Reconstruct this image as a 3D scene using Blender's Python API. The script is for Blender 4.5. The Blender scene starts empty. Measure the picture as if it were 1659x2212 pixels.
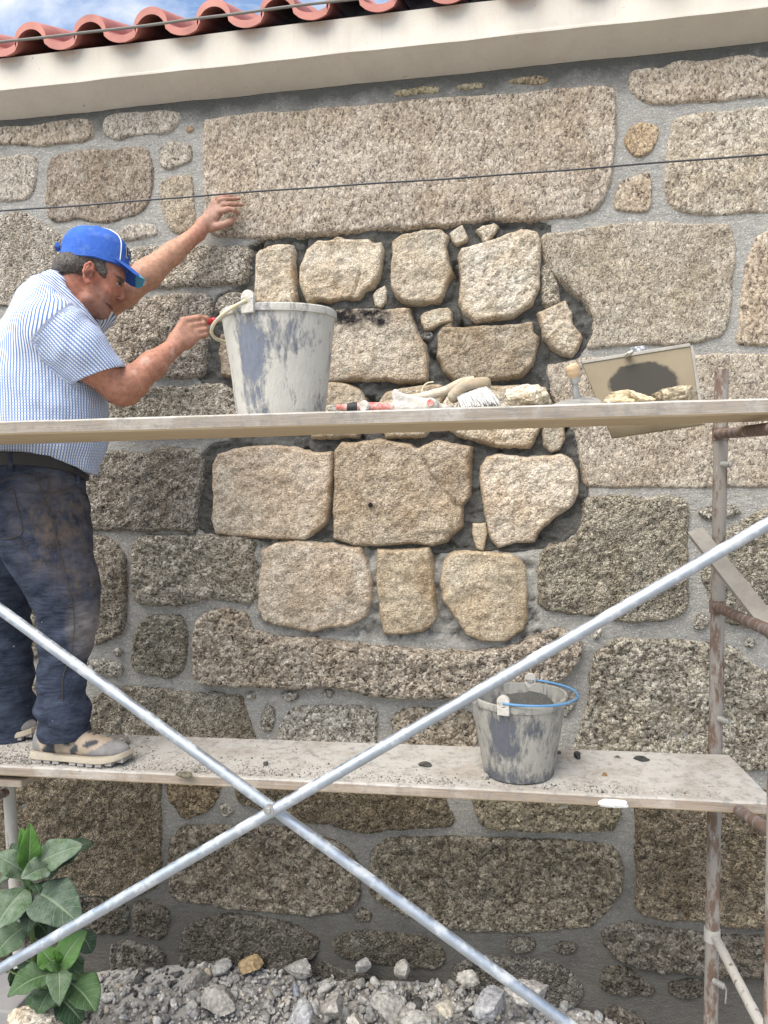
import bpy, bmesh, math, random
import numpy as np
from mathutils import Vector, Matrix

# ------------------------------------------------------------------ camera, sky, sun
SC = bpy.context.scene
COL = SC.collection
F_PX, CX, CY = 1662.0, 829.5, 1106.0
CAM = np.array([0.0, -2.65, 1.85])
YAW, PITCH, ROLL = math.radians(9.0), math.radians(-1.4), math.radians(0.75)


def rotmat(yaw, pitch, roll):
    c, s = math.cos(yaw), math.sin(yaw)
    Rz = np.array([[c, -s, 0], [s, c, 0], [0, 0, 1]])
    c, s = math.cos(pitch), math.sin(pitch)
    Rx = np.array([[1, 0, 0], [0, c, -s], [0, s, c]])
    c, s = math.cos(roll), math.sin(roll)
    Ry = np.array([[c, 0, s], [0, 1, 0], [-s, 0, c]])
    return Rz @ Rx @ Ry


RM = rotmat(YAW, PITCH, ROLL)
cam_data = bpy.data.cameras.new('camera')
cam_data.sensor_fit = 'VERTICAL'
cam_data.sensor_height = 36.0
cam_data.lens = 36.0 * F_PX / 2212.0
cam_data.clip_start = 0.05
cam_data.clip_end = 500
cam = bpy.data.objects.new('camera', cam_data)
COL.objects.link(cam)
M4 = Matrix(((RM[0, 0], RM[0, 2], -RM[0, 1], CAM[0]),
             (RM[1, 0], RM[1, 2], -RM[1, 1], CAM[1]),
             (RM[2, 0], RM[2, 2], -RM[2, 1], CAM[2]), (0, 0, 0, 1)))
cam.matrix_world = M4
SC.camera = cam

SUN_EL, SUN_AZ = math.radians(58), math.radians(-30)     # azimuth measured from straight behind the camera
world = bpy.data.worlds.new('World')
SC.world = world
world.use_nodes = True
wt = world.node_tree
wt.nodes.clear()
sun_data = bpy.data.lights.new('sun', 'SUN')
sun_data.energy = 2.7
sun_data.angle = math.radians(60)
sun_data.color = (1.0, 0.95, 0.87)
sun = bpy.data.objects.new('sun', sun_data)
COL.objects.link(sun)
sun_dir = Vector((math.sin(SUN_AZ) * math.cos(SUN_EL), -math.cos(SUN_AZ) * math.cos(SUN_EL), math.sin(SUN_EL)))
sun.rotation_euler = sun_dir.to_track_quat('Z', 'Y').to_euler()
SC.view_settings.view_transform = 'Standard'
SC.view_settings.look = 'None'
SC.view_settings.exposure = 1.22
SC.view_settings.gamma = 1.0


# ------------------------------------------------------------------ node helpers
def nd(t, typ, ins=None, **props):
    n = t.nodes.new(typ)
    for k, v in props.items():
        setattr(n, k, v)
    for k, v in (ins or {}).items():
        if isinstance(v, bpy.types.NodeSocket):
            t.links.new(v, n.inputs[k])
        else:
            n.inputs[k].default_value = v
    return n


def mix(t, fac, a, b, blend='MIX'):
    n = t.nodes.new('ShaderNodeMix')
    n.data_type = 'RGBA'
    n.blend_type = blend
    for i, v in ((0, fac), (6, a), (7, b)):
        if isinstance(v, bpy.types.NodeSocket):
            t.links.new(v, n.inputs[i])
        elif isinstance(v, (tuple, list)):
            n.inputs[i].default_value = tuple(v) + ((1,) if len(v) == 3 else ())
        else:
            n.inputs[i].default_value = v
    return n.outputs[2]


def ramp(t, fac, stops, interp='LINEAR'):
    n = t.nodes.new('ShaderNodeValToRGB')
    n.color_ramp.interpolation = interp
    el = n.color_ramp.elements
    while len(el) < len(stops):
        el.new(0.5)
    for e, (p, c) in zip(el, stops):
        e.position = p
        e.color = tuple(c) + (1,) if isinstance(c, (tuple, list)) else (c, c, c, 1)
    t.links.new(fac, n.inputs[0])
    return n.outputs[0]


def noise(t, vec, scale, detail=4, rough=0.55, dist=0.0):
    return nd(t, 'ShaderNodeTexNoise', {'Vector': vec, 'Scale': scale, 'Detail': detail, 'Roughness': rough, 'Distortion': dist})


def math_(t, op, a, b=0.0, clamp=False):
    return nd(t, 'ShaderNodeMath', {0: a, 1: b}, operation=op, use_clamp=clamp).outputs[0]


def mapping(t, vec, scale=(1, 1, 1), loc=(0, 0, 0), rot=(0, 0, 0)):
    return nd(t, 'ShaderNodeMapping', {'Vector': vec, 'Scale': scale, 'Location': loc, 'Rotation': rot}).outputs[0]


def new_mat(name):
    m = bpy.data.materials.new(name)
    m.use_nodes = True
    t = m.node_tree
    t.nodes.clear()
    out = t.nodes.new('ShaderNodeOutputMaterial')
    bs = t.nodes.new('ShaderNodeBsdfPrincipled')
    t.links.new(bs.outputs[0], out.inputs[0])
    co = t.nodes.new('ShaderNodeTexCoord').outputs['Object']
    return m, t, bs, co


def setb(t, bs, col=None, rough=None, bump=None, bstr=0.5, bdist=0.005, metal=None, spec=None):
    for k, v in (('Base Color', col), ('Roughness', rough), ('Metallic', metal), ('Specular IOR Level', spec)):
        if v is None:
            continue
        if isinstance(v, bpy.types.NodeSocket):
            t.links.new(v, bs.inputs[k])
        elif isinstance(v, (tuple, list)):
            bs.inputs[k].default_value = tuple(v) + ((1,) if len(v) == 3 else ())
        else:
            bs.inputs[k].default_value = v
    if bump is not None:
        b = nd(t, 'ShaderNodeBump', {'Height': bump, 'Strength': bstr, 'Distance': bdist})
        t.links.new(b.outputs[0], bs.inputs['Normal'])


# world nodes: blue sky with a lot of bright cloud
sky = nd(wt, 'ShaderNodeTexSky', sky_type='NISHITA', sun_disc=False, sun_elevation=SUN_EL, sun_rotation=math.pi - SUN_AZ,
         air_density=1.0, dust_density=1.2, ozone_density=1.0)
gen = nd(wt, 'ShaderNodeTexCoord').outputs['Generated']
cl = noise(wt, mapping(wt, gen, (2.2, 2.2, 5.0), (3.1, 0.4, 0.2)), 1.6, 7, 0.6, 0.4)
cmask = ramp(wt, cl.outputs[0], [(0.46, 0.0), (0.68, 1.0)])
skyc = mix(wt, cmask, sky.outputs[0], (5.2, 5.2, 5.25))
bg = nd(wt, 'ShaderNodeBackground', {'Color': skyc, 'Strength': 0.11})
wo = nd(wt, 'ShaderNodeOutputWorld', {'Surface': bg.outputs[0]})


# ------------------------------------------------------------------ measuring helpers
def rays(p):
    p = np.atleast_2d(np.asarray(p, float))
    v = np.stack([p[:, 0] - CX, np.full(len(p), F_PX), -(p[:, 1] - CY)], 1)
    return v @ RM.T


def P(px, py, Y):
    r = rays((px, py))[0]
    return CAM + r * ((Y - CAM[1]) / r[1])


def PZ(px, py, z):
    r = rays((px, py))[0]
    return CAM + r * ((z - CAM[2]) / r[2])


def upx(q):
    """metres per picture unit at point q"""
    return float(np.dot(np.asarray(q) - CAM, RM[:, 1]) / F_PX)


ZK = {'U': (0, 0, 1.0), 'Z1': (0, 0, 2.0), 'Z2': (829.5, 0, 2.0), 'Z3': (0, 411.5, 2.749), 'Z4': (438.9, 466.3, 3.024),
      'Z5': (932.6, 466.3, 2.284), 'Z6': (0, 932.6, 2.749), 'Z7': (384, 932.6, 2.3262), 'Z8': (987.5, 932.6, 2.4706),
      'Z9': (0, 1618.4, 2.749), 'ZA': (493.7, 1618.4, 2.52), 'ZB': (1042.4, 1591, 2.6905), 'HD': (82.3, 466.3, 6.048),
      'HL': (411.5, 406, 12.096), 'HR': (340.1, 647.3, 7.56), 'T1': (680.3, 795.5, 3.78), 'T2': (1069.7, 729.6, 2.8157),
      'SH': (0, 1563.5, 5.04)}


def U(z, pts):
    x0, y0, s = ZK[z]
    return [(x0 + x / s, y0 + y / s) for x, y in pts]


def U1(z, x, y):
    x0, y0, s = ZK[z]
    return (x0 + x / s, y0 + y / s)


# ------------------------------------------------------------------ numpy noise
def _h(i, j, k, seed):
    n = (i.astype(np.int64) * 374761393 + j.astype(np.int64) * 668265263 + k.astype(np.int64) * 2147483647 + seed * 974634) & 0xffffffff
    n = ((n ^ (n >> 13)) * 1274126177) & 0xffffffff
    n = n ^ (n >> 16)
    return (n & 0xffff) / 32767.5 - 1.0


def vnoise(p, seed=0):
    f = np.floor(p)
    w = p - f
    w = w * w * w * (w * (w * 6 - 15) + 10)
    i, j, k = f[:, 0], f[:, 1], f[:, 2]
    r = 0
    for a in (0, 1):
        wa = w[:, 0] if a else 1 - w[:, 0]
        for b in (0, 1):
            wb = w[:, 1] if b else 1 - w[:, 1]
            for c in (0, 1):
                wc = w[:, 2] if c else 1 - w[:, 2]
                r = r + wa * wb * wc * _h(i + a, j + b, k + c, seed)
    return r


def fbm(p, scale, octv=4, seed=0, gain=0.5):
    p = np.asarray(p, float) * scale
    r, a, s = 0, 1.0, 0
    for o in range(octv):
        r = r + a * vnoise(p + o * 17.3, seed + o)
        s += a
        a *= gain
        p = p * 2.03
    return r / s


def cellnoise(p, scale, seed=0):
    """distance-to-nearest-point noise, for crystalline facets"""
    p = np.asarray(p, float) * scale
    f = np.floor(p)
    best = np.full(len(p), 9.0)
    val = np.zeros(len(p))
    for a in (-1, 0, 1):
        for b in (-1, 0, 1):
            for c in (-1, 0, 1):
                g = f + np.array([a, b, c])
                o = np.stack([_h(g[:, 0], g[:, 1], g[:, 2], seed + q) for q in (1, 2, 3)], 1) * 0.5 + 0.5
                d = ((g + o - p) ** 2).sum(1)
                m = d < best
                best = np.where(m, d, best)
                val = np.where(m, _h(g[:, 0], g[:, 1], g[:, 2], seed + 9), val)
    return np.sqrt(best), val


# ------------------------------------------------------------------ object helpers
def tag(o, label=None, cat=None, group=None, kind=None):
    if label:
        o['label'] = label
    if cat:
        o['category'] = cat
    if group:
        o['group'] = group
    if kind:
        o['kind'] = kind
    return o


def empty(name, loc=(0, 0, 0)):
    o = bpy.data.objects.new(name, None)
    o.empty_display_size = 0.1
    o.location = loc
    COL.objects.link(o)
    return o


def link(name, me, mats=None, parent=None, smooth=True, color=None):
    o = bpy.data.objects.new(name, me)
    COL.objects.link(o)
    if mats is not None:
        for m in (mats if isinstance(mats, (list, tuple)) else [mats]):
            me.materials.append(m)
    if parent is not None:
        o.parent = parent
        o.matrix_parent_inverse = Matrix.Translation(-world_loc(parent))
    if smooth and len(me.polygons):
        me.polygons.foreach_set('use_smooth', np.ones(len(me.polygons), bool))
    if color:
        o.color = color
    return o


def world_loc(o):
    v = Vector(o.location)
    return v          # every parent here is unrotated and its own parent sits in world space


def np_mesh(name, V, Fq):
    me = bpy.data.meshes.new(name)
    V = np.asarray(V, np.float32)
    Fq = np.asarray(Fq, np.int32)
    me.vertices.add(len(V))
    me.vertices.foreach_set('co', V.ravel())
    k = Fq.shape[1]
    me.loops.add(Fq.size)
    me.loops.foreach_set('vertex_index', Fq.ravel())
    me.polygons.add(len(Fq))
    me.polygons.foreach_set('loop_start', np.arange(0, Fq.size, k, dtype=np.int32))
    me.update(calc_edges=True)
    me.validate()
    return me


def set_col(me, name, C):
    C = np.asarray(C, np.float32)
    if C.shape[1] == 3:
        C = np.concatenate([C, np.ones((len(C), 1), np.float32)], 1)
    a = me.attributes.new(name, 'FLOAT_COLOR', 'POINT')
    a.data.foreach_set('color', C.ravel())


def set_vec(me, name, C):
    a = me.attributes.new(name, 'FLOAT_VECTOR', 'POINT')
    a.data.foreach_set('vector', np.asarray(C, np.float32).ravel())


class MB:
    """collects verts and faces of one mesh object"""

    def __init__(s):
        s.v, s.f = [], []

    def add(s, V, Fs):
        n = len(s.v)
        s.v += [tuple(map(float, q)) for q in V]
        s.f += [tuple(i + n for i in f) for f in Fs]
        return s

    def rings(s, R, close=True, caps=True):
        n = len(R[0])
        V = [q for r in R for q in r]
        Fs = []
        for i in range(len(R) - 1):
            for j in range(n if close else n - 1):
                k = (j + 1) % n
                Fs.append((i * n + j, i * n + k, (i + 1) * n + k, (i + 1) * n + j))
        if caps and close:
            Fs.append(tuple(range(n - 1, -1, -1)))
            Fs.append(tuple((len(R) - 1) * n + j for j in range(n)))
        return s.add(V, Fs)

    def tube(s, pts, r, n=14, caps=True):
        pts = [np.asarray(p, float) for p in pts]
        rs = r if isinstance(r, (list, tuple)) else [r] * len(pts)
        R = []
        up = None
        for i, p in enumerate(pts):
            a = pts[max(i - 1, 0)]
            b = pts[min(i + 1, len(pts) - 1)]
            t = (b - a) / (np.linalg.norm(b - a) + 1e-12)
            if up is None:
                up = np.array([0, 0, 1.0]) if abs(t[2]) < 0.9 else np.array([1.0, 0, 0])
            x = np.cross(up, t)
            x /= np.linalg.norm(x)
            y = np.cross(t, x)
            up = y
            R.append([p + rs[i] * (math.cos(2 * math.pi * k / n) * x + math.sin(2 * math.pi * k / n) * y) for k in range(n)])
        return s.rings(R, True, caps)

    def lathe(s, prof, c, n=48, caps=False):
        c = np.asarray(c, float)
        R = [[c + np.array([r * math.cos(2 * math.pi * k / n), r * math.sin(2 * math.pi * k / n), z]) for k in range(n)] for r, z in prof]
        return s.rings(R, True, caps)

    def box(s, c, ax, ay, az):
        c, ax, ay, az = [np.asarray(q, float) for q in (c, ax, ay, az)]
        V = [c + i * ax + j * ay + k * az for k in (-1, 1) for j in (-1, 1) for i in (-1, 1)]
        return s.add(V, [(0, 2, 3, 1), (4, 5, 7, 6), (0, 1, 5, 4), (2, 6, 7, 3), (0, 4, 6, 2), (1, 3, 7, 5)])

    def obj(s, name, m, parent=None, smooth=True, bevel=0.0, color=None, sub=0):
        me = bpy.data.meshes.new(name)
        me.from_pydata(s.v, [], s.f)
        bm = bmesh.new()
        bm.from_mesh(me)
        bmesh.ops.recalc_face_normals(bm, faces=bm.faces)
        if bevel:
            bmesh.ops.bevel(bm, geom=[e for e in bm.edges], offset=bevel, segments=2, profile=0.6, affect='EDGES', clamp_overlap=True)
        if sub:
            bmesh.ops.subdivide_edges(bm, edges=bm.edges, cuts=sub, use_grid_fill=True)
        bm.to_mesh(me)
        bm.free()
        o = link(name, me, m, parent, smooth, color)
        if smooth:
            sharpen(me, 40)
        return o


def sharpen(me, deg):
    try:
        me.set_sharp_from_angle(angle=math.radians(deg))
    except Exception:
        pass


def bez(pts, n=24):
    """Catmull-Rom through pts"""
    pts = [np.asarray(p, float) for p in pts]
    q = [2 * pts[0] - pts[1]] + pts + [2 * pts[-1] - pts[-2]]
    out = []
    seg = len(pts) - 1
    for i in range(seg):
        a, b, c, d = q[i:i + 4]
        m = max(2, n // seg)
        for k in range(m):
            t = k / m
            out.append(0.5 * (2 * b + (c - a) * t + (2 * a - 5 * b + 4 * c - d) * t * t + (3 * b - a - 3 * c + d) * t ** 3))
    out.append(pts[-1])
    return out


# ------------------------------------------------------------------ SDF modelling
class SDF:
    def __init__(s, lo, hi, h):
        s.lo = np.asarray(lo, float)
        s.h = h
        s.n = np.ceil((np.asarray(hi, float) - s.lo) / h).astype(int) + 1
        s.F = np.full(tuple(s.n), 1.0, np.float32)

    def _win(s, lo, hi):
        a = np.clip(np.floor((lo - s.lo) / s.h).astype(int), 0, s.n - 1)
        b = np.clip(np.ceil((hi - s.lo) / s.h).astype(int) + 1, a + 1, s.n)
        g = [s.lo[i] + s.h * np.arange(a[i], b[i]) for i in range(3)]
        X, Y, Z = np.meshgrid(*g, indexing='ij')
        return tuple(slice(a[i], b[i]) for i in range(3)), X, Y, Z

    def comb(s, sl, d, k, op='add'):
        f = s.F[sl]
        if op == 'add':
            if k > 0:
                w = np.maximum(k - np.abs(f - d), 0) / k
                s.F[sl] = np.minimum(f, d) - w * w * k * 0.25
            else:
                s.F[sl] = np.minimum(f, d)
        else:
            d = -d
            if k > 0:
                w = np.maximum(k - np.abs(f - d), 0) / k
                s.F[sl] = np.maximum(f, d) + w * w * k * 0.25
            else:
                s.F[sl] = np.maximum(f, d)

    def cap(s, a, b, ra, rb, k=0.01, op='add'):
        a, b = np.asarray(a, float), np.asarray(b, float)
        m = max(ra, rb) + k + 3 * s.h
        sl, X, Y, Z = s._win(np.minimum(a, b) - m, np.maximum(a, b) + m)
        ab = b - a
        L = float(ab @ ab) + 1e-12
        t = np.clip(((X - a[0]) * ab[0] + (Y - a[1]) * ab[1] + (Z - a[2]) * ab[2]) / L, 0, 1)
        d = np.sqrt((X - a[0] - t * ab[0]) ** 2 + (Y - a[1] - t * ab[1]) ** 2 + (Z - a[2] - t * ab[2]) ** 2) - (ra + (rb - ra) * t)
        s.comb(sl, d.astype(np.float32), k, op)
        return s

    def chain(s, pts, rs, k=0.01, op='add'):
        for i in range(len(pts) - 1):
            s.cap(pts[i], pts[i + 1], rs[i], rs[i + 1], k, op)
        return s

    def ell(s, c, r, ax=None, k=0.01, op='add'):
        c = np.asarray(c, float)
        r = np.asarray(r, float)
        A = np.eye(3) if ax is None else np.asarray(ax, float)      # rows are axes
        m = r.max() + k + 3 * s.h
        sl, X, Y, Z = s._win(c - m, c + m)
        q = [(X - c[0]) * A[i, 0] + (Y - c[1]) * A[i, 1] + (Z - c[2]) * A[i, 2] for i in range(3)]
        k0 = np.sqrt(sum((q[i] / r[i]) ** 2 for i in range(3)))
        k1 = np.sqrt(sum((q[i] / r[i] ** 2) ** 2 for i in range(3))) + 1e-9
        d = np.where(k0 < 0.05, -r.min(), k0 * (k0 - 1) / k1)
        s.comb(sl, d.astype(np.float32), k, op)
        return s

    def loft(s, secs, k=0.01, op='add', pw=2.3):
        """secs: (z, cx, cy, a, b, facing) ; a along facing, b across"""
        secs = sorted(secs)
        A = np.array(secs)
        m = A[:, 3:5].max() + k + 4 * s.h
        lo = np.array([A[:, 1].min() - m, A[:, 2].min() - m, A[0, 0] - k - 3 * s.h])
        hi = np.array([A[:, 1].max() + m, A[:, 2].max() + m, A[-1, 0] + k + 3 * s.h])
        sl, X, Y, Z = s._win(lo, hi)
        zz = Z[0, 0, :]
        cols = [smooth_interp(zz, A[:, 0], A[:, i]) for i in range(1, 6)]
        cx, cy, a, b, an = [c[None, None, :] for c in cols]
        u = (X - cx) * np.cos(an) + (Y - cy) * np.sin(an)
        v = -(X - cx) * np.sin(an) + (Y - cy) * np.cos(an)
        kk = (np.abs(u / a) ** pw + np.abs(v / b) ** pw) ** (1 / pw)
        d = (kk - 1) * np.minimum(a, b)
        d = np.maximum(d, np.maximum(A[0, 0] - Z, Z - A[-1, 0]))
        s.comb(sl, d.astype(np.float32), k, op)
        return s

    def mesh(s):
        F = s.F
        ins = F < 0
        c = np.zeros(tuple(np.array(F.shape) - 1), np.uint8)
        for i in (0, 1):
            for j in (0, 1):
                for k in (0, 1):
                    c += ins[i:F.shape[0] - 1 + i, j:F.shape[1] - 1 + j, k:F.shape[2] - 1 + k]
        I, J, K = np.nonzero((c > 0) & (c < 8))
        idx = np.full(c.shape, -1, np.int32)
        idx[I, J, K] = np.arange(len(I))
        pos = np.zeros((len(I), 3))
        cnt = np.zeros(len(I))
        cr = [(0, 0, 0), (1, 0, 0), (0, 1, 0), (1, 1, 0), (0, 0, 1), (1, 0, 1), (0, 1, 1), (1, 1, 1)]
        fv = [F[I + a, J + b, K + d] for a, b, d in cr]
        for a in range(8):
            for b in range(a + 1, 8):
                da = np.array(cr[b]) - np.array(cr[a])
                if np.abs(da).sum() != 1:
                    continue
                x = (fv[a] < 0) != (fv[b] < 0)
                t = np.where(x, fv[a] / np.where(x, fv[a] - fv[b], 1), 0)
                pos += x[:, None] * (np.array(cr[a]) + t[:, None] * da)
                cnt += x
        V = s.lo + (np.stack([I, J, K], 1) + pos / cnt[:, None]) * s.h
        Q = []
        for ax in range(3):
            s0 = [slice(1, -1)] * 3
            s1 = [slice(1, -1)] * 3
            s0[ax] = slice(0, -1)
            s1[ax] = slice(1, None)
            A, B = ins[tuple(s0)], ins[tuple(s1)]
            for val in (True, False):
                e = np.argwhere((A == val) & (B == (not val)))
                o = np.ones(3, int)
                o[ax] = 0
                e = e + o
                u, w = [(1, 2), (2, 0), (0, 1)][ax]
                du = np.zeros(3, int)
                dw = np.zeros(3, int)
                du[u] = 1
                dw[w] = 1
                cs = [e - du - dw, e - dw, e, e - du]
                q = np.stack([idx[x[:, 0], x[:, 1], x[:, 2]] for x in cs], 1)
                Q.append(q if val else q[:, ::-1])
        Q = np.concatenate(Q)
        return V, Q[(Q >= 0).all(1)]


def smooth_interp(x, xp, fp):
    """monotone-ish cubic interpolation of section values"""
    xp, fp = np.asarray(xp, float), np.asarray(fp, float)
    if len(xp) < 3:
        return np.interp(x, xp, fp)
    d = np.diff(fp) / np.diff(xp)
    m = np.concatenate([[d[0]], (d[:-1] + d[1:]) / 2, [d[-1]]])
    x = np.clip(x, xp[0], xp[-1])
    i = np.clip(np.searchsorted(xp, x) - 1, 0, len(xp) - 2)
    h = xp[i + 1] - xp[i]
    t = (x - xp[i]) / h
    return ((2 * t ** 3 - 3 * t ** 2 + 1) * fp[i] + (t ** 3 - 2 * t ** 2 + t) * h * m[i] + (-2 * t ** 3 + 3 * t ** 2) * fp[i + 1] + (t ** 3 - t ** 2) * h * m[i + 1])


def relax(V, Q, n=2, lam=0.5):
    """a little Laplacian smoothing of a quad mesh"""
    V = V.copy()
    e = np.concatenate([Q[:, [0, 1]], Q[:, [1, 2]], Q[:, [2, 3]], Q[:, [3, 0]]])
    for _ in range(n):
        acc = np.zeros_like(V)
        cnt = np.zeros(len(V))
        np.add.at(acc, e[:, 0], V[e[:, 1]])
        np.add.at(acc, e[:, 1], V[e[:, 0]])
        np.add.at(cnt, e[:, 0], 1)
        np.add.at(cnt, e[:, 1], 1)
        V += lam * (acc / np.maximum(cnt, 1)[:, None] - V)
    return V


def vnormals(V, Q):
    n = np.cross(V[Q[:, 2]] - V[Q[:, 0]], V[Q[:, 3]] - V[Q[:, 1]])
    N = np.zeros_like(V)
    for i in range(4):
        np.add.at(N, Q[:, i], n)
    return N / (np.linalg.norm(N, axis=1)[:, None] + 1e-12)
# ------------------------------------------------------------------ materials
def granite(name, cells, stops, stain, stain_amt, bstr, bdist, elong=(1, 1, 1), patch=0.5):
    """crystals of mixed colour; object colour tints it, its alpha sets how much dark lichen and grime it carries"""
    m, t, bs, co = new_mat(name)
    oi = nd(t, 'ShaderNodeObjectInfo')
    off = nd(t, 'ShaderNodeVectorMath', {0: co}, operation='ADD')
    t.links.new(oi.outputs['Random'], off.inputs[1])
    vec = off.outputs[0]
    wob = noise(t, vec, 60, 3)
    wv = nd(t, 'ShaderNodeVectorMath', {0: wob.outputs['Color'], 1: (0.02, 0.02, 0.02)}, operation='MULTIPLY').outputs[0]
    v2 = nd(t, 'ShaderNodeVectorMath', {0: mapping(t, vec, elong), 1: wv}, operation='ADD').outputs[0]
    gsz = math_(t, 'MULTIPLY', math_(t, 'ADD', math_(t, 'MULTIPLY', oi.outputs['Random'], 0.75), 0.72), cells)
    vo = nd(t, 'ShaderNodeTexVoronoi', {'Vector': v2, 'Scale': gsz, 'Randomness': 1.0})
    sep = nd(t, 'ShaderNodeSeparateColor', {0: vo.outputs['Color']})
    vo2 = nd(t, 'ShaderNodeTexVoronoi', {'Vector': v2, 'Scale': math_(t, 'MULTIPLY', gsz, 2.1), 'Randomness': 1.0})
    sep2 = nd(t, 'ShaderNodeSeparateColor', {0: vo2.outputs['Color']})
    big = noise(t, vec, 4.5, 5, 0.6)
    mid = noise(t, vec, 22, 5, 0.65)
    a = math_(t, 'MULTIPLY_ADD', sep2.outputs[1], 0.45)
    a.node.inputs[2].default_value = 0.0
    a = math_(t, 'ADD', math_(t, 'MULTIPLY', sep.outputs[0], 0.55), a)
    a = math_(t, 'ADD', a, math_(t, 'MULTIPLY', math_(t, 'SUBTRACT', mid.outputs[0], 0.5), patch))
    c = ramp(t, a, stops)
    c = mix(t, ramp(t, big.outputs[0], [(0.42, 0.0), (0.72, stain_amt)]), c, stain, 'MULTIPLY')
    rim = nd(t, 'ShaderNodeAttribute', attribute_name='rim')
    rn = ramp(t, noise(t, vec, 16, 6, 0.7).outputs[0], [(0.36, 0.0), (0.62, 1.0)])
    c = mix(t, math_(t, 'MULTIPLY', math_(t, 'MULTIPLY', rim.outputs['Fac'], rn), 0.6), c, mix(t, noise(t, vec, 30, 3).outputs[0], (0.30, 0.18, 0.075), (0.42, 0.29, 0.15)))
    c = mix(t, 1.0, c, oi.outputs['Color'], 'MULTIPLY')
    # lichen / grime: irregular dark blotches
    gn = noise(t, vec, 34, 6, 0.72)
    gm = ramp(t, gn.outputs[0], [(0.40, 0.0), (0.60, 1.0)])
    gb = ramp(t, noise(t, vec, 7, 4).outputs[0], [(0.3, 0.45), (0.65, 1.0)])
    gf = math_(t, 'MULTIPLY', math_(t, 'MULTIPLY', gm, gb), oi.outputs['Alpha'], True)
    grime = ramp(t, noise(t, vec, 12, 3).outputs[0], [(0.4, (0.035, 0.032, 0.028)), (0.62, (0.075, 0.06, 0.03))])
    c = mix(t, gf, c, grime)
    li = nd(t, 'ShaderNodeTexVoronoi', {'Vector': nd(t, 'ShaderNodeVectorMath', {0: vec, 1: nd(t, 'ShaderNodeVectorMath', {0: noise(t, vec, 40, 3).outputs['Color'], 1: (.03, .03, .03)}, operation='MULTIPLY').outputs[0]}, operation='ADD').outputs[0], 'Scale': 11.0})
    ls = nd(t, 'ShaderNodeSeparateColor', {0: li.outputs['Color']})
    lm = math_(t, 'MULTIPLY', ramp(t, li.outputs['Distance'], [(0.16, 1.0), (0.24, 0.0)]), ramp(t, ls.outputs[0], [(0.66, 0.0), (0.72, 1.0)]))
    lm = math_(t, 'MULTIPLY', math_(t, 'MULTIPLY', lm, ramp(t, gn.outputs[0], [(0.35, 0.3), (0.55, 1.0)])), math_(t, 'MULTIPLY', oi.outputs['Alpha'], 0.9), True)
    c = mix(t, lm, c, (0.42, 0.42, 0.36))
    ru = noise(t, mapping(t, vec, (5, 5, 0.7)), 2.2, 6, 0.7)
    c = mix(t, ramp(t, ru.outputs[0], [(0.50, 0.0), (0.72, 0.6)]), c, mix(t, 1.0, c, (0.58, 0.50, 0.40), 'MULTIPLY'))
    so = nd(t, 'ShaderNodeAttribute', attribute_name='soot')
    c = mix(t, math_(t, 'MULTIPLY', so.outputs['Fac'], ramp(t, noise(t, vec, 30, 5, 0.7).outputs[0], [(0.34, 0.35), (0.55, 1.0)])), c, (0.016, 0.013, 0.014))
    hb = math_(t, 'ADD', math_(t, 'MULTIPLY', vo.outputs['Distance'], -0.9), math_(t, 'MULTIPLY', gn.outputs[0], 1.1))
    hb = math_(t, 'ADD', hb, math_(t, 'MULTIPLY', sep2.outputs[2], 0.35))
    setb(t, bs, c, 0.9, hb, min(1.0, bstr * 1.15), bdist * 1.25, spec=0.25)
    return m


GR_OLD = granite('granite_dressed', 135, [(0.10, (0.11, 0.097, 0.085)), (0.27, (0.265, 0.23, 0.192)), (0.48, (0.40, 0.355, 0.293)), (0.70, (0.495, 0.447, 0.37)), (0.92, (0.66, 0.62, 0.545))],
                 (0.76, 0.63, 0.48), 0.5, 0.55, 0.006, (1, 1, 0.7))
GR_ROUGH = granite('granite_rough', 115, [(0.11, (0.075, 0.069, 0.062)), (0.28, (0.24, 0.217, 0.187)), (0.48, (0.43, 0.397, 0.34)), (0.70, (0.59, 0.555, 0.495)), (0.93, (0.82, 0.80, 0.75))],
                   (0.7, 0.64, 0.55), 0.45, 0.9, 0.012)
GR_NEW = granite('granite_fresh', 150, [(0.1, (0.25, 0.215, 0.175)), (0.32, (0.44, 0.39, 0.32)), (0.6, (0.58, 0.525, 0.44)), (0.9, (0.75, 0.71, 0.63))],
                 (0.80, 0.63, 0.45), 0.6, 0.6, 0.007, patch=0.6)


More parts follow.
